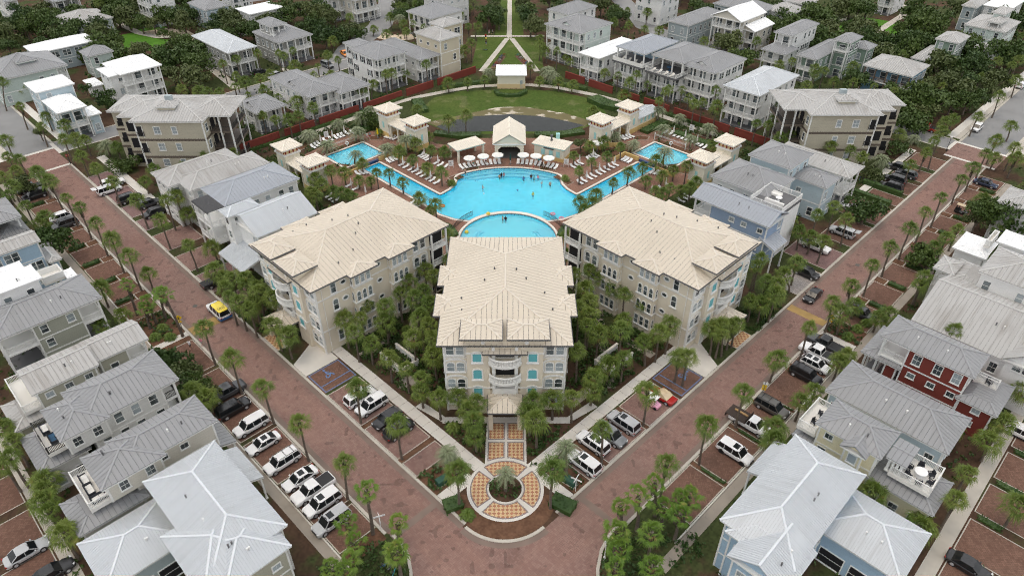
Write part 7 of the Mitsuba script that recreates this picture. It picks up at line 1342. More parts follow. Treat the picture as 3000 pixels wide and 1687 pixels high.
cover([pqP((41.5, 100), (64, 100), (64, 154), (41.5, 154)).difference(HOUSEU), pqP((104, 44.5), (104, 64), (150, 64), (150, 44.5)).difference(HOUSEU), pqP((60, 156.5), (140, 156.5), (140, 186), (60, 186)).difference(HOUSEU).difference(strU), pqP((157.5, 66), (157.5, 133), (185, 133), (185, 66)).difference(HOUSEU).difference(strU), pqP((-2, 60), (17.5, 60), (17.5, 178), (-2, 178)).difference(HOUSEU), pqP((60, 1), (178, 1), (178, 19.5), (60, 19.5)).difference(HOUSEU)], .3, 'cover_leaf', 'undergrowth', 'dense mixed undergrowth filling the gaps between houses', 2.2, size=(.22, .5))
CARS = [
 ('suv', 'white', -36.4, 68.1, -135, 'white plain roofed sport utility second row from dark pair on the left street', {}),
 ('sedan', 'white', -33.8, 64.9, -135, 'white sedan with dark sunroof between two white sport utilities', {'sun': 1}),
 ('suv', 'white', -30.4, 61.7, -135, 'white sport utility with roof cross bars in the left bays', {'rack': 1}),
 ('sedan', 'white', -27.4, 59.0, -135, 'white sedan with sunroof beside the white pickup', {'sun': 1}),
 ('pickup', 'white', -25.3, 57.2, -135, 'white crew cab pickup with black bed cover in left bays', {}),
 ('suv', 'white', -23.7, 55.2, -135, 'white sport utility with sunroof next to the white pickup', {'sun': 1}),
 ('suv', 'silver', -22.0, 52.6, -135, 'silver sport utility nearest the corner in the left bays', {'sun': 1}),
 ('suv', 'black', -39.9, 71.3, 45, 'black crossover with glass roof below the dark pickup', {'sun': 1}),
 ('pickup', 'dgrey', -41.9, 74.5, 45, 'dark grey pickup at the far end of the filled left bays', {}),
 ('sedan', 'silver', -56.9, 48.4, 45, 'silver sedan at the bottom left edge', {}),
 ('sedan', 'black', -52.6, 45.7, 45, 'black sedan cut by the bottom left edge', {}),
 ('cross', 'white', -91.8, 124.0, -135, 'white crossover sharing a far left bay with a grey one', {}),
 ('suv', 'dgrey', -89.4, 121.5, -135, 'dark grey crossover beside a white one in far left bay', {}),
 ('suv', 'black', -101.7, 133.3, -135, 'black sport utility in the upper left outer bays', {}),
 ('pickup', 'black', -104.1, 136.4, -135, 'black pickup behind the black sport utility at upper left', {}),
 ('suv', 'white', -87.5, 138.7, 45, 'white sport utility parked far up the inner left bays', {}),
 ('suv', 'white', -86.9, 135.6, 45, 'white sport utility with open tailgate and luggage', {'gate': 1}),
 ('suv', 'black', -80.9, 131.9, 45, 'black sport utility with roof rack under a palm, inner left', {'rack': 1}),
 ('cross', 'black', -73.4, 126.0, -135, 'black crossover in the shaded side court, inner left', {}),
 ('cross', 'dgrey', -76.0, 129.8, 45, 'dark car half hidden behind the side court planting', {}),
 ('pickup', 'black', -52.5, 102.4, 45, 'black pickup with tail towards the left street', {}),
 ('suv', 'white', -22.1, 73.6, 45, 'white sport utility tail to street beside its white twin', {}),
 ('suv', 'white', -20.2, 71.9, -135, 'white sport utility with sunroof facing the left street', {'sun': 1}),
 ('cross', 'black', -17.5, 69.3, -135, 'glossy black crossover facing the left street by the plaza', {}),
 ('cross', 'black', -15.7, 67.3, 45, 'black hatchback tail to street under a plaza palm', {}),
 ('suv', 'silver', 15.6, 68.6, 135, 'silver sport utility with big glass roof in the right plaza bays', {'sun': 1}),
 ('suv', 'grey', 13.5, 66.3, -45, 'grey sport utility facing the right street under a palm', {}),
 ('suv', 'white', 11.0, 64.9, 135, 'white sport utility with two glass roof panels by the plaza', {'sun': 2}),
 ('suv', 'white', 9.5, 61.5, 135, 'white sport utility nearest the plaza on the right', {'sun': 1}),
 ('conv', 'red', 21.9, 74.0, 135, 'red convertible with tan soft top', {}),
 ('cart', 'pink', 20.3, 72.5, -45, 'golf cart with white roof and pink body', {}),
 ('cross', 'dgrey', 58.6, 93.1, -45, 'dark grey crossover alone in bay near the right yellow crossing', {}),
 ('pickup', 'dgrey', 49.7, 85.3, 135, 'dark grey pickup at the head of the right street row', {}),
 ('pickup', 'white', 47.8, 83.1, 135, 'white pickup beside the dark grey pickup on the right', {}),
 ('cross', 'white', 46.5, 80.5, -45, 'white crossover with black roof in the right street row', {'sun': 2}),
 ('suv', 'black', 44.3, 78.2, -45, 'black sport utility with roof rails in right street row', {'rack': 1}),
 ('suv', 'taupe', 37.2, 71.5, -45, 'taupe sport utility with roof rack on the right street', {'rack': 1}),
 ('flatbed', 'white', 33.3, 68.3, -45, 'white flatbed work truck with dark bed and timber', {}),
 ('suv', 'white', 29.9, 63.3, -45, 'white sport utility with black wheels nearest on the right street', {'sun': 1}),
 ('sedan', 'black', 52.6, 46.6, -45, 'black sedan at the bottom right edge', {}),
 ('cross', 'white', 70.4, 66.6, -45, 'white car cut by the right edge', {}),
 ('sedan', 'black', 52.2, 98.1, -135, 'black sedan driving down the right brick street', {}),
 ('cross', 'black', 53.3, 104.8, -45, 'black crossover on the cobbled court by the right street', {}),
 ('pickup', 'white', 57.8, 113.5, -45, 'white pickup under palms off the right street', {}),
 ('suv', 'silver', 64.9, 118.6, 135, 'silver sport utility with open tailgate on the right', {'gate': 1}),
 ('sedan', 'white', 70.9, 127.8, 135, 'white sedan beside a round bush on the right court', {}),
 ('suv', 'black', 87.9, 146.1, 135, 'black sport utility furthest up the right inner bays', {}),
 ('cross', 'dgrey', 88.4, 142.9, 135, 'grey blue crossover in the upper right inner bays', {}),
 ('suv', 'black', 84.6, 140.4, 135, 'black sport utility between crossovers in upper right bays', {}),
 ('suv', 'black', 82.4, 137.0, 135, 'black long sport utility lowest in upper right bays', {'rack': 1}),
 ('sedan', 'navy', 103.9, 138.7, -45, 'dark blue sedan in the upper right outer bays', {}),
 ('pickup', 'red', 104.5, 167.7, 135, 'red pickup parked on the grey cross street', {}),
 ('cart', 'tan', 100.4, 172.9, 135, 'tan roofed golf cart beside the right apartment block', {}),
 ('cross', 'white', 117.3, 167.9, -135, 'white hatchback parked on the right asphalt street', {}),
 ('cross', 'white', 145.2, 197.1, 45, 'white car at the right edge of the asphalt street', {}),
 ('cart', 'tan', 92.5, 126.8, -45, 'golf cart with tan roof in the right outer bays', {}),
 ('suv', 'navy', 73.0, 224.5, 135, 'dark blue car beside the grey porch houses', {}),
 ('surf', 'white', -49.4, 93.7, 135, 'white sport utility with yellow wrapped roof driving up the left street', {}),
 ('suv', 'grey', -56.2, 213.8, -45, 'grey sport utility at the far street corner left of lawn', {}),
 ('suv', 'silver', -69.3, 204.7, 45, 'silver estate car parked at the left cross street', {}),
 ('cross', 'black', -74.7, 207.5, 45, 'black car tucked by the grey sided house', {}),
 ('cross', 'white', -142.1, 277.2, 30, 'white car by a white house at the top edge', {}),
 ('suv', 'white', -64.9, 269.3, -20, 'white sport utility at the top street left of the lawn', {}),
 ('cross', 'black', -68.2, 272.6, -20, 'dark car beside the white one at the top street', {}),
 ('cross', 'dgrey', -170.2, 256.1, 30, 'dark car beside the wide grey roof at upper left', {}),
 ('sedan', 'orange', -52.9, 224.5, -60, 'orange car partly hidden behind the shuttered white house', {}),
]
# ---------------------------------------------------------------- vehicles
def carpaint(k, rgb): bs('car_' + k, pr(rgb, .22, .6, 0., clearcoat=.8, clearcoat_gloss=.95))
for k_, c_ in dict(white=(.74, .74, .74), black=(.012, .012, .014), dgrey=(.055, .058, .064), grey=(.17, .18, .19), silver=(.42, .43, .44), red=(.36, .015, .012), taupe=(.085, .08, .072), navy=(.018, .03, .07), orange=(.75, .24, .02), yellow=(.85, .66, .05), tan=(.56, .44, .28), pink=(.75, .35, .5)).items(): carpaint(k_, c_)
bs('car_glass', pr((.010, .012, .014), .08, .45)); plain('tyre', (.016, .016, .017), .8, .2); plain('rim', (.40, .40, .41), .3, .5, .05); plain('lamp_red', (.34, .012, .01), .25, .5); plain('lamp_clear', (.62, .63, .64), .15, .6); plain('car_trim', (.025, .025, .027), .5, .4)
def loft(st, cap=True):
    """st: list of (x, [(y, z), ...]) half sections; mirrored in y"""
    R = []
    for x, h in st: R.append([(x, y, z) for y, z in h] + [(x, -y, z) for y, z in h[::-1]])
    n = len(R[0]); V = np.array(R, float).reshape(-1, 3); F = []
    for i in range(len(R) - 1):
        for j in range(n):
            k = (j + 1) % n; A, B, C, D = i * n + j, i * n + k, i * n + n + k, i * n + n + j; F += [[A, B, C], [A, C, D]]
    if cap:
        for i, fl in ((0, 1), (len(R) - 1, 0)):
            for j in range(1, n - 1): F.append([i * n, i * n + j + 1, i * n + j] if fl else [i * n, i * n + j, i * n + j + 1])
    return V, np.array(F)
SPEC = {'suv': (4.95, 1.96, 1.80, .98, .30, -.42, .98), 'cross': (4.6, 1.86, 1.64, .94, .30, -.40, .93), 'sedan': (4.8, 1.84, 1.44, .90, .26, -.30, .72), 'pickup': (5.75, 2.0, 1.88, 1.08, .34, -.05, .30), 'conv': (4.5, 1.82, 1.38, .88, .26, -.22, .66), 'flatbed': (5.9, 2.0, 1.95, 1.12, .36, .05, .34)}
CARM = {}
def car_parts(kind):
    if kind in CARM: return CARM[kind]
    L, W_, H, B, G, _, _ = SPEC[kind]; h = L / 2; w = W_ / 2; pk = kind in ('pickup', 'flatbed')
    # (position from nose 0 to tail 1, half width factor, upper edge height)
    if pk: P = [(0, .80, .86), (.025, .93, 1.0), (.08, .99, 1.08), (.28, 1, 1.14), (.36, 1, 1.14), (.62, 1, 1.14), (.66, 1, 1.14), (.97, .99, 1.14), (1, .96, 1.10)]
    elif kind in ('sedan', 'conv'): P = [(0, .72, .62), (.02, .86, .70), (.07, .96, .76), (.27, 1, .90), (.42, 1, .93), (.72, 1, .97), (.80, .99, .98), (.96, .93, .95), (.99, .84, .86), (1, .78, .74)]
    else: P = [(0, .76, .72), (.02, .89, .86), (.07, .97, .96), (.25, 1, 1.06), (.45, 1, 1.08), (.75, 1, 1.10), (.93, .98, 1.10), (.985, .93, 1.06), (1, .88, .92)]
    st = []
    for t, f, z in P:
        x = h - t * L; z = z * B / (1.08 if not pk else 1.12); y = w * f; lo = G + (.06 if t in (0, 1) else 0)
        st.append((x, [(0, lo), (y * .90, lo), (y * .99, lo + .14), (y, (lo + z) * .55), (y * .985, z - .1), (y * .93, z - .015), (y * .6, z + .02), (0, z + .03)]))
    body = loft(st)
    cab = {'suv': (.23, .36, .93, .985), 'cross': (.24, .38, .84, .965), 'sedan': (.27, .42, .70, .86), 'conv': (.33, .46, .64, .80), 'pickup': (.25, .37, .60, .645), 'flatbed': (.22, .33, .52, .56)}[kind]
    zb = B - .02; y0 = w * .93; y1 = w * .76; X = lambda t: h - t * L
    gl = loft([(X(cab[0]), [(0, zb), (y0 * .86, zb), (y0 * .85, zb + .02), (0, zb + .03)]), (X(cab[1]), [(0, zb), (y0, zb), (y1, H - .06), (0, H - .03)]), (X((cab[1] + cab[2]) / 2), [(0, zb), (y0, zb), (y1 * 1.01, H - .045), (0, H - .015)]), (X(cab[2]), [(0, zb), (y0 * .99, zb), (y1 * .97, H - .075), (0, H - .05)]), (X(cab[3]), [(0, zb), (y0 * .93, zb), (y0 * .90, zb + .05), (0, zb + .06)])])
    rx0, rx1 = X(cab[1]) + .03, X(cab[2]) - .03; n = 7; rs_ = []
    for i in range(n):
        t = i / (n - 1); x = rx0 + (rx1 - rx0) * t; e = 1 if 0 < i < n - 1 else .93; zz = H - .035 + .035 * math.sin(math.pi * min(1, max(0, t))) - (.03 if i in (0, n - 1) else 0)
        rs_.append((x, [(0, zz - .06), (y1 * e * 1.035, zz - .07), (y1 * e * 1.02, zz - .02), (y1 * e * .8, zz + .012), (0, zz + .02)]))
    rf_ = loft(rs_)
    pil = []
    for sg in (-1, 1):
        pil += [beam((X(cab[0]), sg * y0 * .87, zb), (X(cab[1]), sg * y1 * 1.01, H - .06), .09, .07), beam((X(cab[3]), sg * y0 * .93, zb), (X(cab[2]), sg * y1, H - .08), .13 if kind in ('suv', 'cross') else .10, .06)]
        mids = (.52, .76) if kind == 'suv' else (.55, .74) if kind == 'cross' else (.54,) if kind in ('sedan', 'conv') else (.46,)
        for m in mids: pil.append(beam((X(m), sg * (y0 + .012), zb), (X(m), sg * (y1 + .015), H - .06), .07, .04))
    whl = lambda r, wd: rt3(lathe([(.05, -wd / 2), (r * .72, -wd / 2 - .01), (r, -wd / 2 + .05), (r, wd / 2 - .05), (r * .72, wd / 2 + .01), (.05, wd / 2)], 14))
    rim = lambda r: rt3(lathe([(.01, -.13), (r * .66, -.135), (r * .68, 0), (r * .66, .135), (.01, .13)], 10))
    d = {'body': [(body, 'P', 32), ], 'greenhouse': [(gl, 'car_glass', False)], 'roof_panel': [(rf_, 'P', 40)], 'pillar': [(m_, 'P', False) for m_ in pil]}
    tr = [box(h - L * .012, h + .015, -w * .68, w * .68, G + .04, G + .20), box(-h - .015, -h + L * .012, -w * .7, w * .7, G + .04, G + .22), box(-h + L * .3, h - L * .3, -w * .995, w * .995, G - .06, G + .06), box(h - .03, h + .012, -w * .42, w * .42, G + .26, G + .48)]
    d['trim'] = [(cat_(tr), 'car_trim', False)]
    zl = .68 * B
    for sg in (-1, 1):
        a = (.7 if not pk else .78)
        d.setdefault('headlight', []).append((hullm([(h - .02, sg * w * .50, zl), (h - .02, sg * w * .50, zl + .13), (h - L * .045, sg * w * .93, zl + .02), (h - L * .045, sg * w * .93, zl + .17), (h - L * .055, sg * w * .6, zl + .08), (h - L * .01, sg * w * .74, zl + .02), (h - L * .01, sg * w * .74, zl + .14)]), 'lamp_clear', False))
        d.setdefault('tail_light', []).append((hullm([(-h - .012, sg * w * .62, zl + .02), (-h - .012, sg * w * .62, zl + .2), (-h - .012, sg * w * .86, zl), (-h + L * .03, sg * w * .965, zl + .02), (-h + L * .03, sg * w * .965, zl + .24), (-h - .005, sg * w * .86, zl + .24)]), 'lamp_red', False))
        d.setdefault('mirror', []).append((mv(box(-.08, .08, -.11, .11, 0, .15), X(cab[0] + .06), sg * (w + .09), zb + .02), 'P', False))
        for fx in (.19, .80 if not pk else .79):
            r = .36 if kind in ('suv', 'pickup', 'flatbed') else .33; d.setdefault('wheel', []).append((mv(whl(r, .24), X(fx), sg * (w - .13), r), 'tyre', 35)); d.setdefault('rim', []).append((mv(rim(r), X(fx), sg * (w - .125), r), 'rim', False))
            d.setdefault('wheel_arch', []).append((mv(rt3(lathe([(.01, -.03), (r * 1.17, -.03), (r * 1.17, .03), (.01, .03)], 14)), X(fx), sg * (w * .985 - .02), r), 'car_trim', False))
    if kind == 'pickup': d['bed'] = [(cat_([box(-h + .12, X(.655), -w * .84, w * .84, B * 1.02 + .01, B * 1.02 + .045)]), 'car_trim', False)]
    if kind == 'flatbed':
        d['bed'] = [(cat_([box(-h - .5, X(.57), -1.12, 1.12, 1.16, 1.28), box(X(.57) - .02, X(.57) + .06, -1.1, 1.1, 1.2, 2.0), box(-h - .5, -h - .4, -1.12, 1.12, .6, 1.15)]), 'brown_dark', False)]; d['timber'] = [(box(-h + .2, X(.62), .2, .5, 1.29, 1.42), 'timber', False)]
    CARM[kind] = {k: [(ply(m, None, sm), mt) for m, mt, sm in v] for k, v in d.items()}
    CARM[kind]['_'] = (cab, X, y1, H, w, h); return CARM[kind]
def rt3(m): v = np.asarray(m[0]); return np.c_[v[:, 0], v[:, 2], v[:, 1]], np.asarray(m[1])[:, ::-1]
plain('brown_dark', (.05, .035, .028), .7, .3); plain('timber', (.40, .25, .12), .8, .2)
def golf_cart(x, y, deg, col, label):
    k = thing('golf_cart', label, 'golf cart'); t = place(x, y, .03, deg)
    q = lambda n, m, mt, **o: put(n, m, mt, k, tw=t, **o)
    q('body', cat_([hullm([(1.2, s * .5, z) for s in (-1, 1) for z in (.25, .62)] + [(.35, s * .58, z) for s in (-1, 1) for z in (.25, .75)]), box(-1.15, .4, -.56, .56, .25, .36), hullm([(-1.2, s * .58, z) for s in (-1, 1) for z in (.3, .72)] + [(-.25, s * .58, z) for s in (-1, 1) for z in (.3, .72)])]), 'car_' + ('black' if col == 'tan' else col))
    for sx in (-.55, -1.0): q('seat', cat_([box(sx - .05, sx + .42, -.5, .5, .73, .85), box(sx - .12, sx, -.5, .5, .8, 1.25)]), 'tyre' if col == 'tan' else 'plastic_white')
    q('roof', hullm([(a, b, z) for a in (-1.15, .8) for b in (-.56, .56) for z in (1.82, 1.87)] + [(-.2, 0, 1.93)]), 'car_tan' if col == 'tan' else 'plastic_white')
    for a in (-1.1, .55):
        for b in (-.52, .52): q('roof_post', beam((a, b, .5), (a + .12, b, 1.83), .05), 'dark_metal')
    for a in (-.75, .82):
        for b in (-.5, .5): q('wheel', mv(rt3(lathe([(.05, -.1), (.22, -.1), (.24, -.05), (.24, .05), (.22, .1), (.05, .1)], 12)), a, b, .24), 'tyre')
    return k
def car(kind, col, x, y, deg, label, o):
    if kind == 'cart': return golf_cart(x, y, deg, col, label)
    surf = kind == 'surf'; kk = 'suv' if surf else kind
    d = car_parts(kk); cab, X, y1, H, w, h = d['_']; k = thing('parked_car' if 'driving' not in label else 'car', label, {'pickup': 'pickup truck', 'flatbed': 'truck', 'conv': 'car'}.get(kind, 'car')); t = place(x, y, .03, deg, 1.1 if surf else 1.0)
    wk = []
    for nm, L in d.items():
        if nm == '_': continue
        for i, (pl_, mt) in enumerate(L):
            m = 'car_' + col if mt == 'P' else mt
            if surf and nm == 'roof_panel': m = 'car_yellow'
            if kind == 'conv' and nm in ('roof_panel', 'greenhouse', 'pillar'): m = 'car_tan'
            if nm == 'rim': put('rim', pl_, 'tyre' if 'black wheels' in label else m, wk[i], tw=t); continue
            q = put(nm, pl_, m, k, tw=t)
            if nm == 'wheel': wk.append(q)
    for i in range(int(o.get('sun', 0))):
        a = X(cab[1]) - .28 - i * 1.05; put('sunroof', mv(box(-.75, 0, -y1 * .62, y1 * .62, 0, .02), a, 0, H + .010), 'car_glass', k, tw=t)
    if o.get('rack'):
        for sg in (-1, 1): put('roof_rail', beam((X(cab[1]) - .2, sg * y1 * .86, H + .03), (X(cab[2]) + .1, sg * y1 * .86, H + .02), .05), 'car_trim', k, tw=t)
        for f in (.35, .75): xx = X(cab[1]) - .2 + (X(cab[2]) - X(cab[1])) * f; put('cross_bar', beam((xx, -y1 * .86, H + .06), (xx, y1 * .86, H + .06), .06), 'car_trim' if not surf else 'car_yellow', k, tw=t)
    if o.get('gate'): put('tailgate', beam((-h + .1, 0, H - .05), (-h - .85, 0, H + .12), w * 1.5, .06), 'car_' + col, k, tw=t)
    if surf:
        put('bumper_wrap', box(-h - .03, -h + .9, -w * 1.004, w * 1.004, .34, .72), 'lamp_blue', k, tw=t)
        tmx = meshkit.text_mesh('(m)', .5, .02, False); v = np.array(tmx.vertices); v = v - [v[:, 0].mean(), v[:, 1].mean(), 0]; v = np.c_[v[:, 1], -v[:, 0], v[:, 2]]; put('roof_logo', (v + [-1.35, 0, H + .025], np.array(tmx.faces)), 'car_trim', k, tw=t, label='black looping logo printed on the yellow roof')
    return k
plain('lamp_blue', (.03, .12, .30), .3, .5)
for c_ in CARS: car(*c_)
# ---------------------------------------------------------------- people
def body_mesh(pose, part='body', g=0.0):
    """joints in metres, z up, facing +x; bones become hulls of spheres, joined and smoothed"""
    hip, chest, neck, head = (0, 0, .95), (.01, 0, 1.32), (.01, 0, 1.50), (.03, 0, 1.66)
    st = {'stand': (.0, .0, .1), 'walk': (.28, -.28, .3), 'wade': (.05, -.05, .75), 'bend': (.1, -.1, .4)}[pose if pose in ('stand', 'walk', 'wade', 'bend') else 'stand']
    if pose == 'bend': chest, neck, head = (.28, 0, 1.18), (.40, 0, 1.28), (.52, 0, 1.36)
    if pose == 'recline':
        hip, chest, neck, head = (0, 0, .5), (-.28, 0, .68), (-.42, 0, .80), (-.53, 0, .90)
    J = {}
    for s in (-1, 1):
        if pose == 'recline': leg = [(0, s * .1, .5), (.42, s * .12, .58 + .08 * (s > 0)), (.84, s * .13, .46), (.92, s * .13, .55)]; arm = [(-.3, s * .2, .74), (-.16, s * .3, .56), (.05, s * .26, .5), (.12, s * .24, .5)]
        else:
            f = st[0] if s > 0 else st[1]; leg = [(0, s * .1, .9), (f * .6 + .03, s * .11, .5), (f, s * .11, .08), (f + .15, s * .12, .045)]
            a = -f * .7; arm = [(chest[0], s * .21, chest[2] + .1), (chest[0] + a * .4, s * .27, chest[2] - .18), (chest[0] + a + .08 + st[2] * .3, s * (.26 - .1 * st[2]), chest[2] - .36 + st[2] * .25), (chest[0] + a + .13 + st[2] * .35, s * (.25 - .1 * st[2]), chest[2] - .44 + st[2] * .28)]
        J[s] = (leg, arm)
    def sph(c, r): return manifold3d.Manifold.sphere(r + g, 10).translate(list(map(float, c)))
    def bone(a, ra, b, rb): return manifold3d.Manifold.batch_hull([sph(a, ra), sph(b, rb)])
    B = []
    lerp = lambda a, b, t: tuple(x + (y - x) * t for x, y in zip(a, b))
    if part in ('body', 'top'):
        B += [manifold3d.Manifold.batch_hull([sph((hip[0], s * .08, hip[2]), .105) for s in (-1, 1)] + [sph((chest[0], s * .11, chest[2]), .115) for s in (-1, 1)]), manifold3d.Manifold.batch_hull([sph((chest[0], s * .13, chest[2] + .06), .08) for s in (-1, 1)] + [sph(neck, .05)])]
    if part == 'body': B += [bone(neck, .05, head, .06), manifold3d.Manifold.batch_hull([sph(head, .088), sph((head[0] + .02, 0, head[2] - .08), .055), sph((head[0] - .02, 0, head[2] + .05), .085)])]
    for s, (leg, arm) in J.items():
        if part == 'body': B += [bone(leg[0], .085, leg[1], .06), bone(leg[1], .06, leg[2], .04), bone(leg[2], .042, leg[3], .03), bone(arm[0], .052, arm[1], .042), bone(arm[1], .042, arm[2], .03), bone(arm[2], .034, arm[3], .026)]
        if part == 'top': B += [bone(arm[0], .055, lerp(arm[0], arm[1], .75), .05)]
        if part == 'shorts': B += [manifold3d.Manifold.batch_hull([sph((hip[0], 0, hip[2] + .02), .115), sph(leg[0], .09)]), bone(leg[0], .09, lerp(leg[0], leg[1], .8), .078)]
    if part == 'hair': B = [manifold3d.Manifold.batch_hull([sph((head[0] - .03, 0, head[2] + .05), .095), sph((head[0] - .06, 0, head[2] - .02), .075)])]
    m = manifold3d.Manifold.batch_boolean(B, manifold3d.OpType.Add).refine_to_length(.06).to_mesh()
    t = trimesh.Trimesh(m.vert_properties[:, :3], m.tri_verts, process=True); trimesh.smoothing.filter_taubin(t, .5, .53, 6); return np.array(t.vertices), np.array(t.faces)
BODY = {(ps, pt): ply(body_mesh(ps, pt, {'body': 0, 'top': .016, 'shorts': .018, 'hair': .004}[pt]), None, True) for ps in ('stand', 'walk', 'wade', 'recline', 'bend') for pt in ('body', 'top', 'shorts', 'hair')}
for k_, c_ in dict(skin=(.50, .30, .21), skin2=(.34, .19, .125), hair=(.05, .03, .02), hair2=(.30, .20, .10)).items(): plain(k_, c_, .6, .3, .05)
for k_, c_ in dict(white=(.75, .75, .75), pink=(.70, .30, .36), black=(.02, .02, .022), blue=(.08, .16, .36), red=(.45, .04, .04), grey=(.25, .25, .26), teal=(.08, .36, .36), yellow=(.7, .55, .1), orange=(.6, .2, .04)).items(): plain('cloth_' + k_, c_, .9, .1, .06)
def person(x, y, deg, pose, top, shorts, label, z=.03, s=1.0, skin='skin', hair='hair'):
    k = thing('person', label, 'person'); t = TT().translate([x, y, z]).rotate([0, 0, 1], deg).scale(s)
    put('body', BODY[pose, 'body'], skin, k, tw=t); put('hair', BODY[pose, 'hair'], hair, k, tw=t)
    if top: put('shirt', BODY[pose, 'top'], 'cloth_' + top, k, tw=t)
    if shorts: put('shorts', BODY[pose, 'shorts'], 'cloth_' + shorts, k, tw=t)
for a in [(-51.0, 84.8, 60, 'walk', 'white', 'black', 'person in white shirt and dark shorts walking across an empty left bay'), (-49.4, 85.5, 70, 'walk', 'pink', 'grey', 'person in pink shirt walking along the left street kerb'), (-88.6, 134.4, 40, 'stand', 'black', 'black', 'person dressed in black at the upper left kerb'),
          (66.1, 117.8, 200, 'bend', 'white', 'black', 'person in white shirt and black trousers loading the open tailgate'), (-35.7, 162.5, 90, 'stand', 'white', 'pink', 'person in white top on the left terrace path'), (-35.0, 162.8, 100, 'stand', 'grey', 'red', 'person in grey top and red shorts on the left terrace'), (-37.7, 164.3, 40, 'walk', 'teal', 'black', 'person in teal top behind the left raised pool'), (-37.0, 163.9, 50, 'walk', 'black', 'grey', 'person in black top behind the left raised pool'),
          (-10.5, 143.4, 30, 'stand', None, 'black', 'bather in dark shorts standing at the left pool edge'), (4.9, 146.2, 200, 'walk', None, 'red', 'bather in red shorts on the coping right of centre'), (6.9, 146.9, 190, 'walk', 'black', 'black', 'bather in black swimsuit walking on the pool edge'), (7.6, 148.2, 250, 'stand', None, 'orange', 'bather standing in front of the right umbrellas'), (6.2, 149.6, 250, 'stand', 'white', 'teal', 'person standing between sunbeds under the right umbrellas'),
          (-8.8, 241.0, 90, 'stand', 'red', 'black', 'person in red shirt on the top lawn left of the path'), (-8.5, 234.2, 260, 'walk', 'black', 'blue', 'person in dark clothes on the lawn beside a dropped bike'), (-7.8, 245.6, 0, 'walk', 'pink', 'white', 'person in pink top on the cross path at the lawn'), (-6.7, 245.5, 0, 'walk', 'grey', 'black', 'person in grey top on the cross path at the lawn'), (-8.6, 237.6, 90, 'stand', 'yellow', 'black', 'person in yellow top standing on the lawn left of the path')]: person(*a, z=.09 if a[1] < 150 and a[1] > 143 else .03)
for i, (x, y, col, lb) in enumerate([(-6.4, 137.6, None, 'bather waving alone in the left middle of the main pool'), (-2.8, 142.5, None, 'bather in the left group by the pool steps, nearest'), (-2.4, 143.4, 'black', 'bather in black top in the left group by the steps'), (-1.8, 143.5, 'red', 'bather in red top in the left group by the steps'), (4.3, 142.7, 'black', 'bather in black top by the right pool steps'), (4.9, 142.0, 'teal', 'bather in teal top by the right pool steps'), (5.8, 142.3, 'pink', 'bather in pink top by the right pool steps'), (2.6, 141.6, 'blue', 'bather in blue top near the middle of the arc'), (6.6, 139.6, None, 'small bather right of the arc steps'), (8.4, 139.2, None, 'broad bather at the right of the main pool'), (4.5, 134.6, 'yellow', 'bather splashing with a ball in the right half of the pool'), (-1.9, 124.5, None, 'left bather of the pair in the spa pool'), (-1.3, 124.4, 'black', 'right bather of the pair in the spa pool')]): person(x, y, i * 67, 'wade', col, 'black' if i % 2 else 'blue', lb, z=-1.02 if y > 128 or y < 140 else -.8)
for i, (x, y, d) in enumerate(((-8.9, 148.6, -60), (-6.1, 149.7, -70), (6.4, 149.8, -110), (8.1, 148.9, -115))): person(x, y, d, 'recline', (None, 'pink', 'blue', None)[i], ('teal', 'black', 'black', 'red')[i], ('sunbather in teal on a left umbrella lounger', 'sunbather in pink on a left umbrella lounger', 'sunbather in blue on a right umbrella lounger', 'sunbather in red shorts on a right umbrella lounger')[i], z=.02)
W_PT = {'boxL': (-9.0, 58.8), 'boxR': (7.5, 58.7), 'ped': (-54.1, 89.5), 'st1': (-15.9, 51.8), 'st2': (8.1, 57.4), 'bk': (36.9, 74.7), 'stopL': (-102.2, 149.0), 'stopR': (109.7, 148.3), 'ped2': (51.9, 89.7), 'lampF': (10.8, 47.8), 'lampL': (-102.1, 149.0), 'lampR': (103.9, 155.9), 'manL': (-54.3, 95.8), 'manR': (64.0, 108.1), 'bkA': (-14.7, 46.7), 'bkB': (-13.9, 46.6), 'bkC': (-13.5, 45.8), 'bkD': (77.0, 140.6), 'bkE': (-8.7, 229.7), 'swing': (-122.8, 247.5), 'ad1': (117.7, 260.6), 'ad2': (119.2, 261.4), 'ch1': (-48.0, 179.0), 'ch2': (-47.3, 180.8), 'ch3': (-46.2, 179.0)}
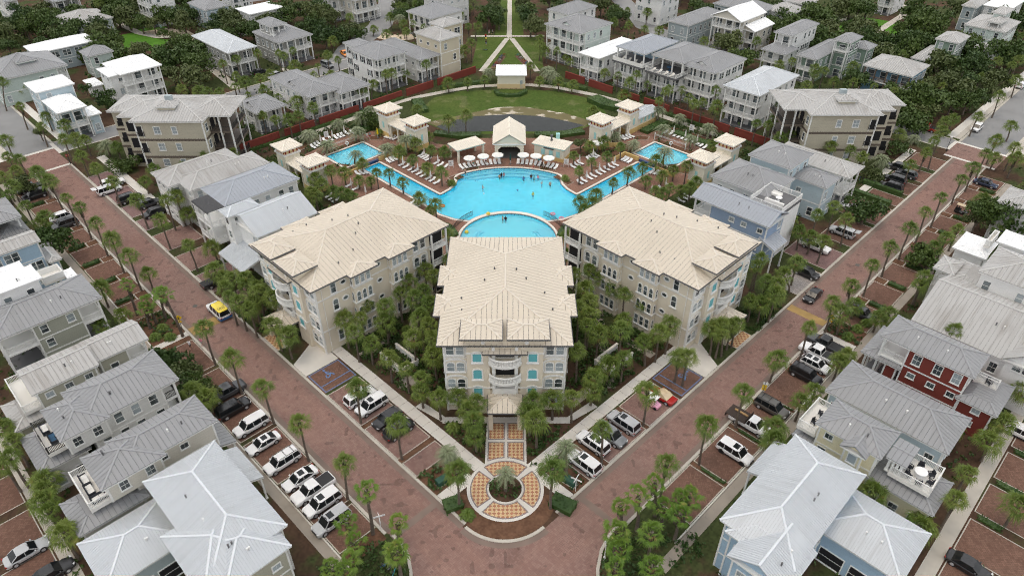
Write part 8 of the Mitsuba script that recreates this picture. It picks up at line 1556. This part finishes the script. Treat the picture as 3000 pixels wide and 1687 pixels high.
# ---------------------------------------------------------------- street furniture, bikes, patio furniture, floats
plain('green_box', (.03, .085, .06), .6, .3); plain('sign_yellow', (.80, .52, .02), .5, .3); plain('sign_red', (.5, .02, .02), .5, .3); plain('manhole', (.12, .11, .10), .7, .3)
for x, y, d, lb in ((*W_PT['boxL'], 40, 'dark green utility cabinet in the mulch bed left of the plaza'), (*W_PT['boxR'], -40, 'dark green utility cabinet beside the post right of the plaza')):
    k = thing('utility_box', lb, 'utility box'); put('cabinet', local(cat_([hullm([(a, b, z) for a in (-.85, .85) for b in (-.45, .45) for z in (.1, .85)] + [(a, b, .95) for a in (-.8, .8) for b in (-.1, .4)])]), x, y, d), 'green_box', k); put('pad', local(box(-.95, .95, -.55, .55, 0, .1), x, y, d), 'concrete', k)
def post_sign(x, y, label, kind, deg=0):
    k = thing('road_sign', label, 'sign'); put('post', tube([(x, y, 0), (x, y, 2.6)], .05, 6), 'plastic_white' if kind == 'street' else 'gutter', k)
    if kind == 'ped':
        put('plate', local(convY([(0, -.55), (.55, 0), (0, .55), (-.55, 0)], .03), x, y, deg, 2.5), 'sign_yellow', k); f = unary_union([Point(.02, .25).buffer(.07), LineString([(0, .15), (-.02, -.08), (.12, -.32)]).buffer(.045), LineString([(-.02, -.08), (-.14, -.3)]).buffer(.045), LineString([(0, .12), (.16, .0)]).buffer(.035), LineString([(0, .12), (-.15, .02)]).buffer(.035)]); put('walking_figure', local(upY(extr(f, 0, .01), -.03), x, y, deg, 2.5), 'car_trim', k)
        put('lower_plate', local(convY([(-.3, -.95), (.3, -.95), (.3, -.65), (-.3, -.65)], .03), x, y, deg, 2.5), 'sign_yellow', k)
    if kind == 'street':
        put('blade', local(box(-.75, .75, -.03, .03, 2.5, 2.72), x, y, deg), 'plastic_white', k); put('blade', local(box(-.75, .75, -.03, .03, 2.26, 2.48), x, y, deg + 90), 'plastic_white', k)
    if kind == 'stop': put('plate', local(convY([(.38 * math.cos(t), .38 * math.sin(t)) for t in np.arange(8) * math.pi / 4 + math.pi / 8], .03), x, y, deg, 2.2), 'sign_red', k); tmx = meshkit.text_mesh('STOP', .2, .01, True); v = np.array(tmx.vertices); v[:, 0] -= v[:, 0].mean(); v[:, 1] -= .1; put('lettering', local(upY((v, np.array(tmx.faces)), -.032), x, y, deg, 2.2), 'plastic_white', k)
    if kind == 'bike': 
        for i, c in enumerate(('plastic_white', 'sign_yellow', 'sign_yellow')): put('plate', local(box(-.32, .32, -.02, .02, 2.0 - i * .55, 2.45 - i * .55), x, y, deg), c, k)
def convY(P, t): return upY(extr(Polygon(P), 0, t), 0)
def upY(m, y0): v = np.asarray(m[0]); return np.c_[v[:, 0], y0 - v[:, 2], v[:, 1]], np.asarray(m[1])
_loc = local
def local(m, x, y, deg, z=0): return mv(_loc(m, x, y, deg), 0, 0, z)
post_sign(*W_PT['ped'], 'yellow diamond pedestrian sign on a post by the left crossing', 'ped', 20); post_sign(*W_PT['st1'], 'white street name post in the bottom left bed', 'street', 20); post_sign(*W_PT['st2'], 'white street name post right of the plaza circle', 'street', 60); post_sign(*W_PT['bk'], 'post with white and yellow plates at the right street row', 'bike', -10)
post_sign(*W_PT['stopL'], 'red stop sign where the left brick street meets the grey street', 'stop', 30); post_sign(*W_PT['stopR'], 'red stop sign at the upper end of the right brick street', 'stop', -30); post_sign(*W_PT['ped2'], 'yellow pedestrian sign at the right yellow crossing', 'ped', -30)
for nm, lb in (('lampF', 'globe street lamp at the bottom right corner bed'), ('lampL', 'black street lamp at the upper left junction'), ('lampR', 'black street lamp at the upper right junction')):
    x, y = W_PT[nm]; k = thing('street_lamp', lb, 'street lamp'); put('post', mv(lathe([(.01, 0), (.16, 0), (.14, .5), (.06, .7), (.05, 3.1), (.12, 3.15), (.12, 3.25)], 8), x, y), 'plastic_white' if nm == 'lampF' else 'dark_metal', k); put('globe', mv(lathe([(.05, 3.2), (.22, 3.35), (.27, 3.55), (.2, 3.78), (.02, 3.86)], 12), x, y), 'plastic_white', k, smooth=True)
for nm, lb in (('manL', 'round iron manhole cover in the left brick street'), ('manR', 'round iron manhole cover in the right brick street')):
    x, y = W_PT[nm]; put('manhole_cover', mv(lathe([(.42, 0), (.42, .012), (.36, .016), (.01, .016)], 18), x, y, .006), 'manhole', label=lb, cat='manhole cover')
def bike(x, y, deg, col, label, flat=False):
    k = thing('bicycle', label, 'bicycle', 'bicycles parked by the top lawn'); t = place(x, y, .04, deg) if not flat else TT().translate([x, y, .1]).rotate([0, 0, 1], deg).rotate([1, 0, 0], 80)
    if 'bk' not in WIN:
        th = np.linspace(0, 2 * math.pi, 15); wh = lambda cx: tube([(cx + .33 * math.cos(a), 0, .33 + .33 * math.sin(a)) for a in th], .035, 5, False)
        WIN['bk'] = [('wheel', ply(wh(-.52)), 'tyre'), ('wheel', ply(wh(.52)), 'tyre'), ('frame', ply(cat_([tube(P, .035, 5) for P in ([(-.52, 0, .33), (-.1, 0, .32), (.38, 0, .78)], [(-.1, 0, .32), (-.2, 0, .85)], [(-.2, 0, .72), (.36, 0, .72)], [(.52, 0, .33), (.38, 0, .95)], [(-.52, 0, .33), (-.18, 0, .7)])])), None), ('saddle', ply(box(-.34, -.06, -.09, .09, .84, .92)), 'car_trim'), ('handlebar', ply(tube([(.3, -.3, 1.0), (.38, 0, .98), (.3, .3, 1.0)], .03, 5)), 'dark_metal')]
    for nm, p, m in WIN['bk']: put(nm, p, m or col, k, tw=t)
BC = ['cloth_blue', 'cloth_black', 'cloth_grey', 'cloth_red', 'cloth_teal', 'cloth_white', 'cloth_orange']; rb = random.Random(4)
for s, (x0, y0, x1, y1) in enumerate(((-5.2, 214, -2.8, 223.5), (5.0, 214, 1.9, 223.5))):
    for i in range(9):
        t = i / 8; bike(x0 + (x1 - x0) * t + rb.uniform(-.3, .3), y0 + (y1 - y0) * t, rb.uniform(-20, 30) + (20 if s else -20), BC[(i * 3 + s) % 7], f'bicycle parked on the {"right" if s else "left"} brick pad by the lawn, {ORD[i]} from the near end')
for i, nm in enumerate(('bkA', 'bkB', 'bkC')): bike(*W_PT[nm], 20 + 25 * i, BC[i * 2], f'bicycle in the bottom left corner bed, {ORD[i]} from the left')
for i in range(5): bike(W_PT['bkD'][0] + i * .6, W_PT['bkD'][1] - i * .5, 60, BC[i], f'bicycle racked beside the long pale roof house on the right, {ORD[i]} from the top')
bike(*W_PT['bkE'], 10, 'cloth_blue', 'blue bicycle lying on the top lawn', True)
# courtyard walls
for sgn, nm in ((-1, 'left'), (1, 'right')):
    k = thing('courtyard_wall', f'low white walled enclosure in the {nm} courtyard', 'wall')
    P = [pq2xy(*c) for c in ((44.0, 72.8), (44.0, 67.6), (47.0, 67.6), (47.0, 72.8))]
    if sgn > 0: P = [(-1.7 - x, y) for x, y in P]
    for a, b in zip(P[:-1], P[1:]): put('wall', extr(LineString([a, b]).buffer(.14, cap_style=3), 0, 1.1), 'trim', k); put('coping', extr(LineString([a, b]).buffer(.2, cap_style=3), 1.1, 1.18), 'coping', k)
# playground and park seats
x, y = W_PT['swing']; k = thing('swing_set', 'green framed swing set in the upper left playground', 'swing set'); put('frame', cat_([tube([(x - 3, y + s, 0), (x - 3, y, 2.6)], .06, 6) for s in (-1, 1)] + [tube([(x + 3, y + s, 0), (x + 3, y, 2.6)], .06, 6) for s in (-1, 1)] + [tube([(x - 3, y, 2.6), (x + 3, y, 2.6)], .06, 6)]), 'teal_pale', k)
for i in (-1.5, 0, 1.5): put('swing', cat_([box(x + i - .25, x + i + .25, y - .12, y + .12, .5, .55)] + [beam((x + i + s, y, .55), (x + i + s, y, 2.6), .02) for s in (-.24, .24)]), 'car_trim', k)
def chair_m(): return cat_([box(-.3, .3, -.3, .3, .34, .42), box(-.3, .3, .24, .32, .42, 1.0), box(-.36, -.28, -.3, .3, .55, .62), box(.28, .36, -.3, .3, .55, .62)] + [box(a - .04, a + .04, b - .04, b + .04, 0, .56) for a in (-.31, .31) for b in (-.26, .26)])
CH = ply(chair_m())
for i, nm in enumerate(('ad1', 'ad2')): put('garden_chair', CH, 'coping', tw=place(*W_PT[nm], 0, 200 + 30 * i, 1.25), label=f'weathered wooden garden chair by the upper right park lawn, {"left" if i == 0 else "right"} one', cat='chair', group='garden chairs by the park lawn')
# inflatables and balls
def torus(R, r, x, y, z): th = np.linspace(0, 2 * math.pi, 17); return tube([(x + R * math.cos(a), y + R * math.sin(a), z) for a in th], r, 8, False)
for x, y, c, lb in ((8.4, 126.6, 'cloth_pink', 'pink swim ring floating at the right shoulder of the pool'), (10.1, 124.9, 'cloth_pink', 'second pink swim ring near the right pool corner'), (-14.6, 136.9 - 7, 'cloth_orange', 'striped swim ring in the left lap arm'), (-30.2, 149.0 + 6, 'cloth_white', 'white swim ring in the raised left pool corner')): put('swim_ring', torus(.42, .16, x, y, -.02), c, smooth=True, label=lb, cat='swim ring')
for x, y, z, c, r, lb in ((-6.1, 135.2, -.05, 'cloth_white', .16, 'white ball floating in the left of the main pool'), (1.2, 136.6, -.05, 'cloth_blue', .2, 'blue and white ball in the middle of the main pool'), (-4.9, 126.2, .25, 'cloth_yellow', .42, 'yellow beach ball on the spa wall'), (-9.0, 119.6, -.02, 'cloth_yellow', .4, 'clear yellow beach ball in the spa corner')): put('ball', mv(tm(trimesh.creation.icosphere(2, r)), x, y, z), c, smooth=True, label=lb, cat='ball')
# patio furniture on the house decks
SOFA = ply(cat_([box(-.95, .95, -.42, .42, .08, .36), box(-.95, .95, .28, .42, .36, .78), box(-.95, -.8, -.42, .3, .36, .6), box(.8, .95, -.42, .3, .36, .6)])); CUSH = ply(cat_([box(-.78, -.02, -.4, .26, .36, .52), box(.02, .78, -.4, .26, .36, .52)])); TBL = ply(cat_([lathe([(.01, .0), (.32, .0), (.3, .05), (.05, .08), (.05, .68), (.6, .7), (.6, .75), (.01, .76)], 16)])); GRILL = ply(cat_([box(-.5, .5, -.3, .3, .1, .85), hullm([(a, b, z) for a in (-.55, .55) for b in (-.32, .32) for z in (.85, .95)] + [(a, b, 1.15) for a in (-.5, .5) for b in (-.18, .18)]), box(-.95, -.5, -.25, .25, .8, .85)]))
def furn(kind, x, y, z, deg, mat, label, cush=None, s=1.0):
    n, p, c = {'sofa': ('patio_sofa', SOFA, 'sofa'), 'chair': ('patio_chair', CH, 'chair'), 'table': ('patio_table', TBL, 'table'), 'grill': ('patio_grill', GRILL, 'grill')}[kind]
    if kind == 'sofa': k = thing(n, label, c); t = place(x, y, z, deg, s); put('base', p, mat, k, tw=t); put('cushions', CUSH, cush or 'fabric_white', k, tw=t, kind='stuff')
    else: put(n, p, mat, tw=place(x, y, z, deg, s), label=label, cat=c)
for kind, rot, (a0, a1, b0, b1), z, hl in FURN:
    at = lambda u, v: tuple((np.array([a0 + (a1 - a0) * u, b0 + (b1 - b0) * v, 0]) @ fr(rot))[:2])
    w = ' '.join(hl.split()[:4])
    if kind == 'sofa':
        for i, (u, v, d) in enumerate(((.22, .72, 135), (.2, .42, 135), (.3, .14, 45))): furn('sofa', *at(u, v), z, d, 'fabric_dark', f'dark wicker sofa on deck of the {w}, {ORD[i]} from the back')
        furn('sofa', *at(.62, .2), z, 45, 'fabric_dark', f'dark wicker sofa under the roof edge of the {w}')
    elif kind == 'dark':
        for i, (u, v, d) in enumerate(((.2, .75, 135), (.25, .35, 135), (.5, .25, 45))): furn('sofa', *at(u, v), z, d, 'fabric_dark', f'dark cushioned sofa on deck of the {w}, {ORD[i]} from the back', ('fabric_white', 'fabric_blue', 'fabric_blue')[i])
        furn('table', *at(.45, .6), z, 0, 'fabric_dark', f'dark round table on deck of the {w}')
    elif kind == 'bbq':
        furn('grill', *at(.8, .3), z, 45, 'car_trim', f'black grill on the terrace of the {w}')
    elif kind == 'dining':
        furn('table', *at(.45, .4), z, 0, 'plastic_white', f'round white table on the terrace of the {w}', s=1.25)
        for i in range(6): t = i * 1.05; x, y = at(.45, .4); furn('chair', x + 1.35 * math.cos(t), y + 1.35 * math.sin(t), z, math.degrees(t) - 90, 'fabric_dark', f'dark chair at white table of {w}, {ORD[i]} anticlockwise')
        furn('sofa', *at(.5, .85), z, 225, 'fabric_dark', f'dark sofa at the far end of the terrace of the {w}')
    elif kind == 'chair':
        for i in range(2): furn('chair', *at(.3 + .35 * i, .4), z, 30 + 60 * i, 'fabric_dark', f'dark chair on the balcony of the {w}, {"left" if i == 0 else "right"}')
    elif kind == 'lounge':
        for i, (u, v, d) in enumerate(((.3, .3, 135), (.3, .55, 135), (.7, .6, -45))): furn('sofa', *at(u, v), z, d, 'fabric_white', f'white sofa on roof deck of the {w}, {ORD[i]} from the front')
        furn('table', *at(.5, .42), z, 0, 'plastic_white', f'white table on the roof deck of the {w}')
    elif kind == 'loungers':
        for i in range(4): x, y = at(.12, .2 + .2 * i); k = thing('sun_lounger', f'lounger on the top terrace of the {w}, {ORD[i]} from right', 'sun lounger'); t = place(x, y, z, -45, 1.05); put('frame', LF, 'plastic_white', k, tw=t); put('sling', LS, 'coping', k, tw=t)
        furn('table', *at(.5, .5), z, 0, 'fabric_blue', f'dark dining table under the roof of the {w}', s=1.4)
for i, (t, ) in enumerate((('ch1',), ('ch2',), ('ch3',))): furn('chair', *W_PT[t], .45, 40 * i, 'plastic_white', f'white chair on the cottage terrace left of the garden wall, {ORD[i]} from the left')
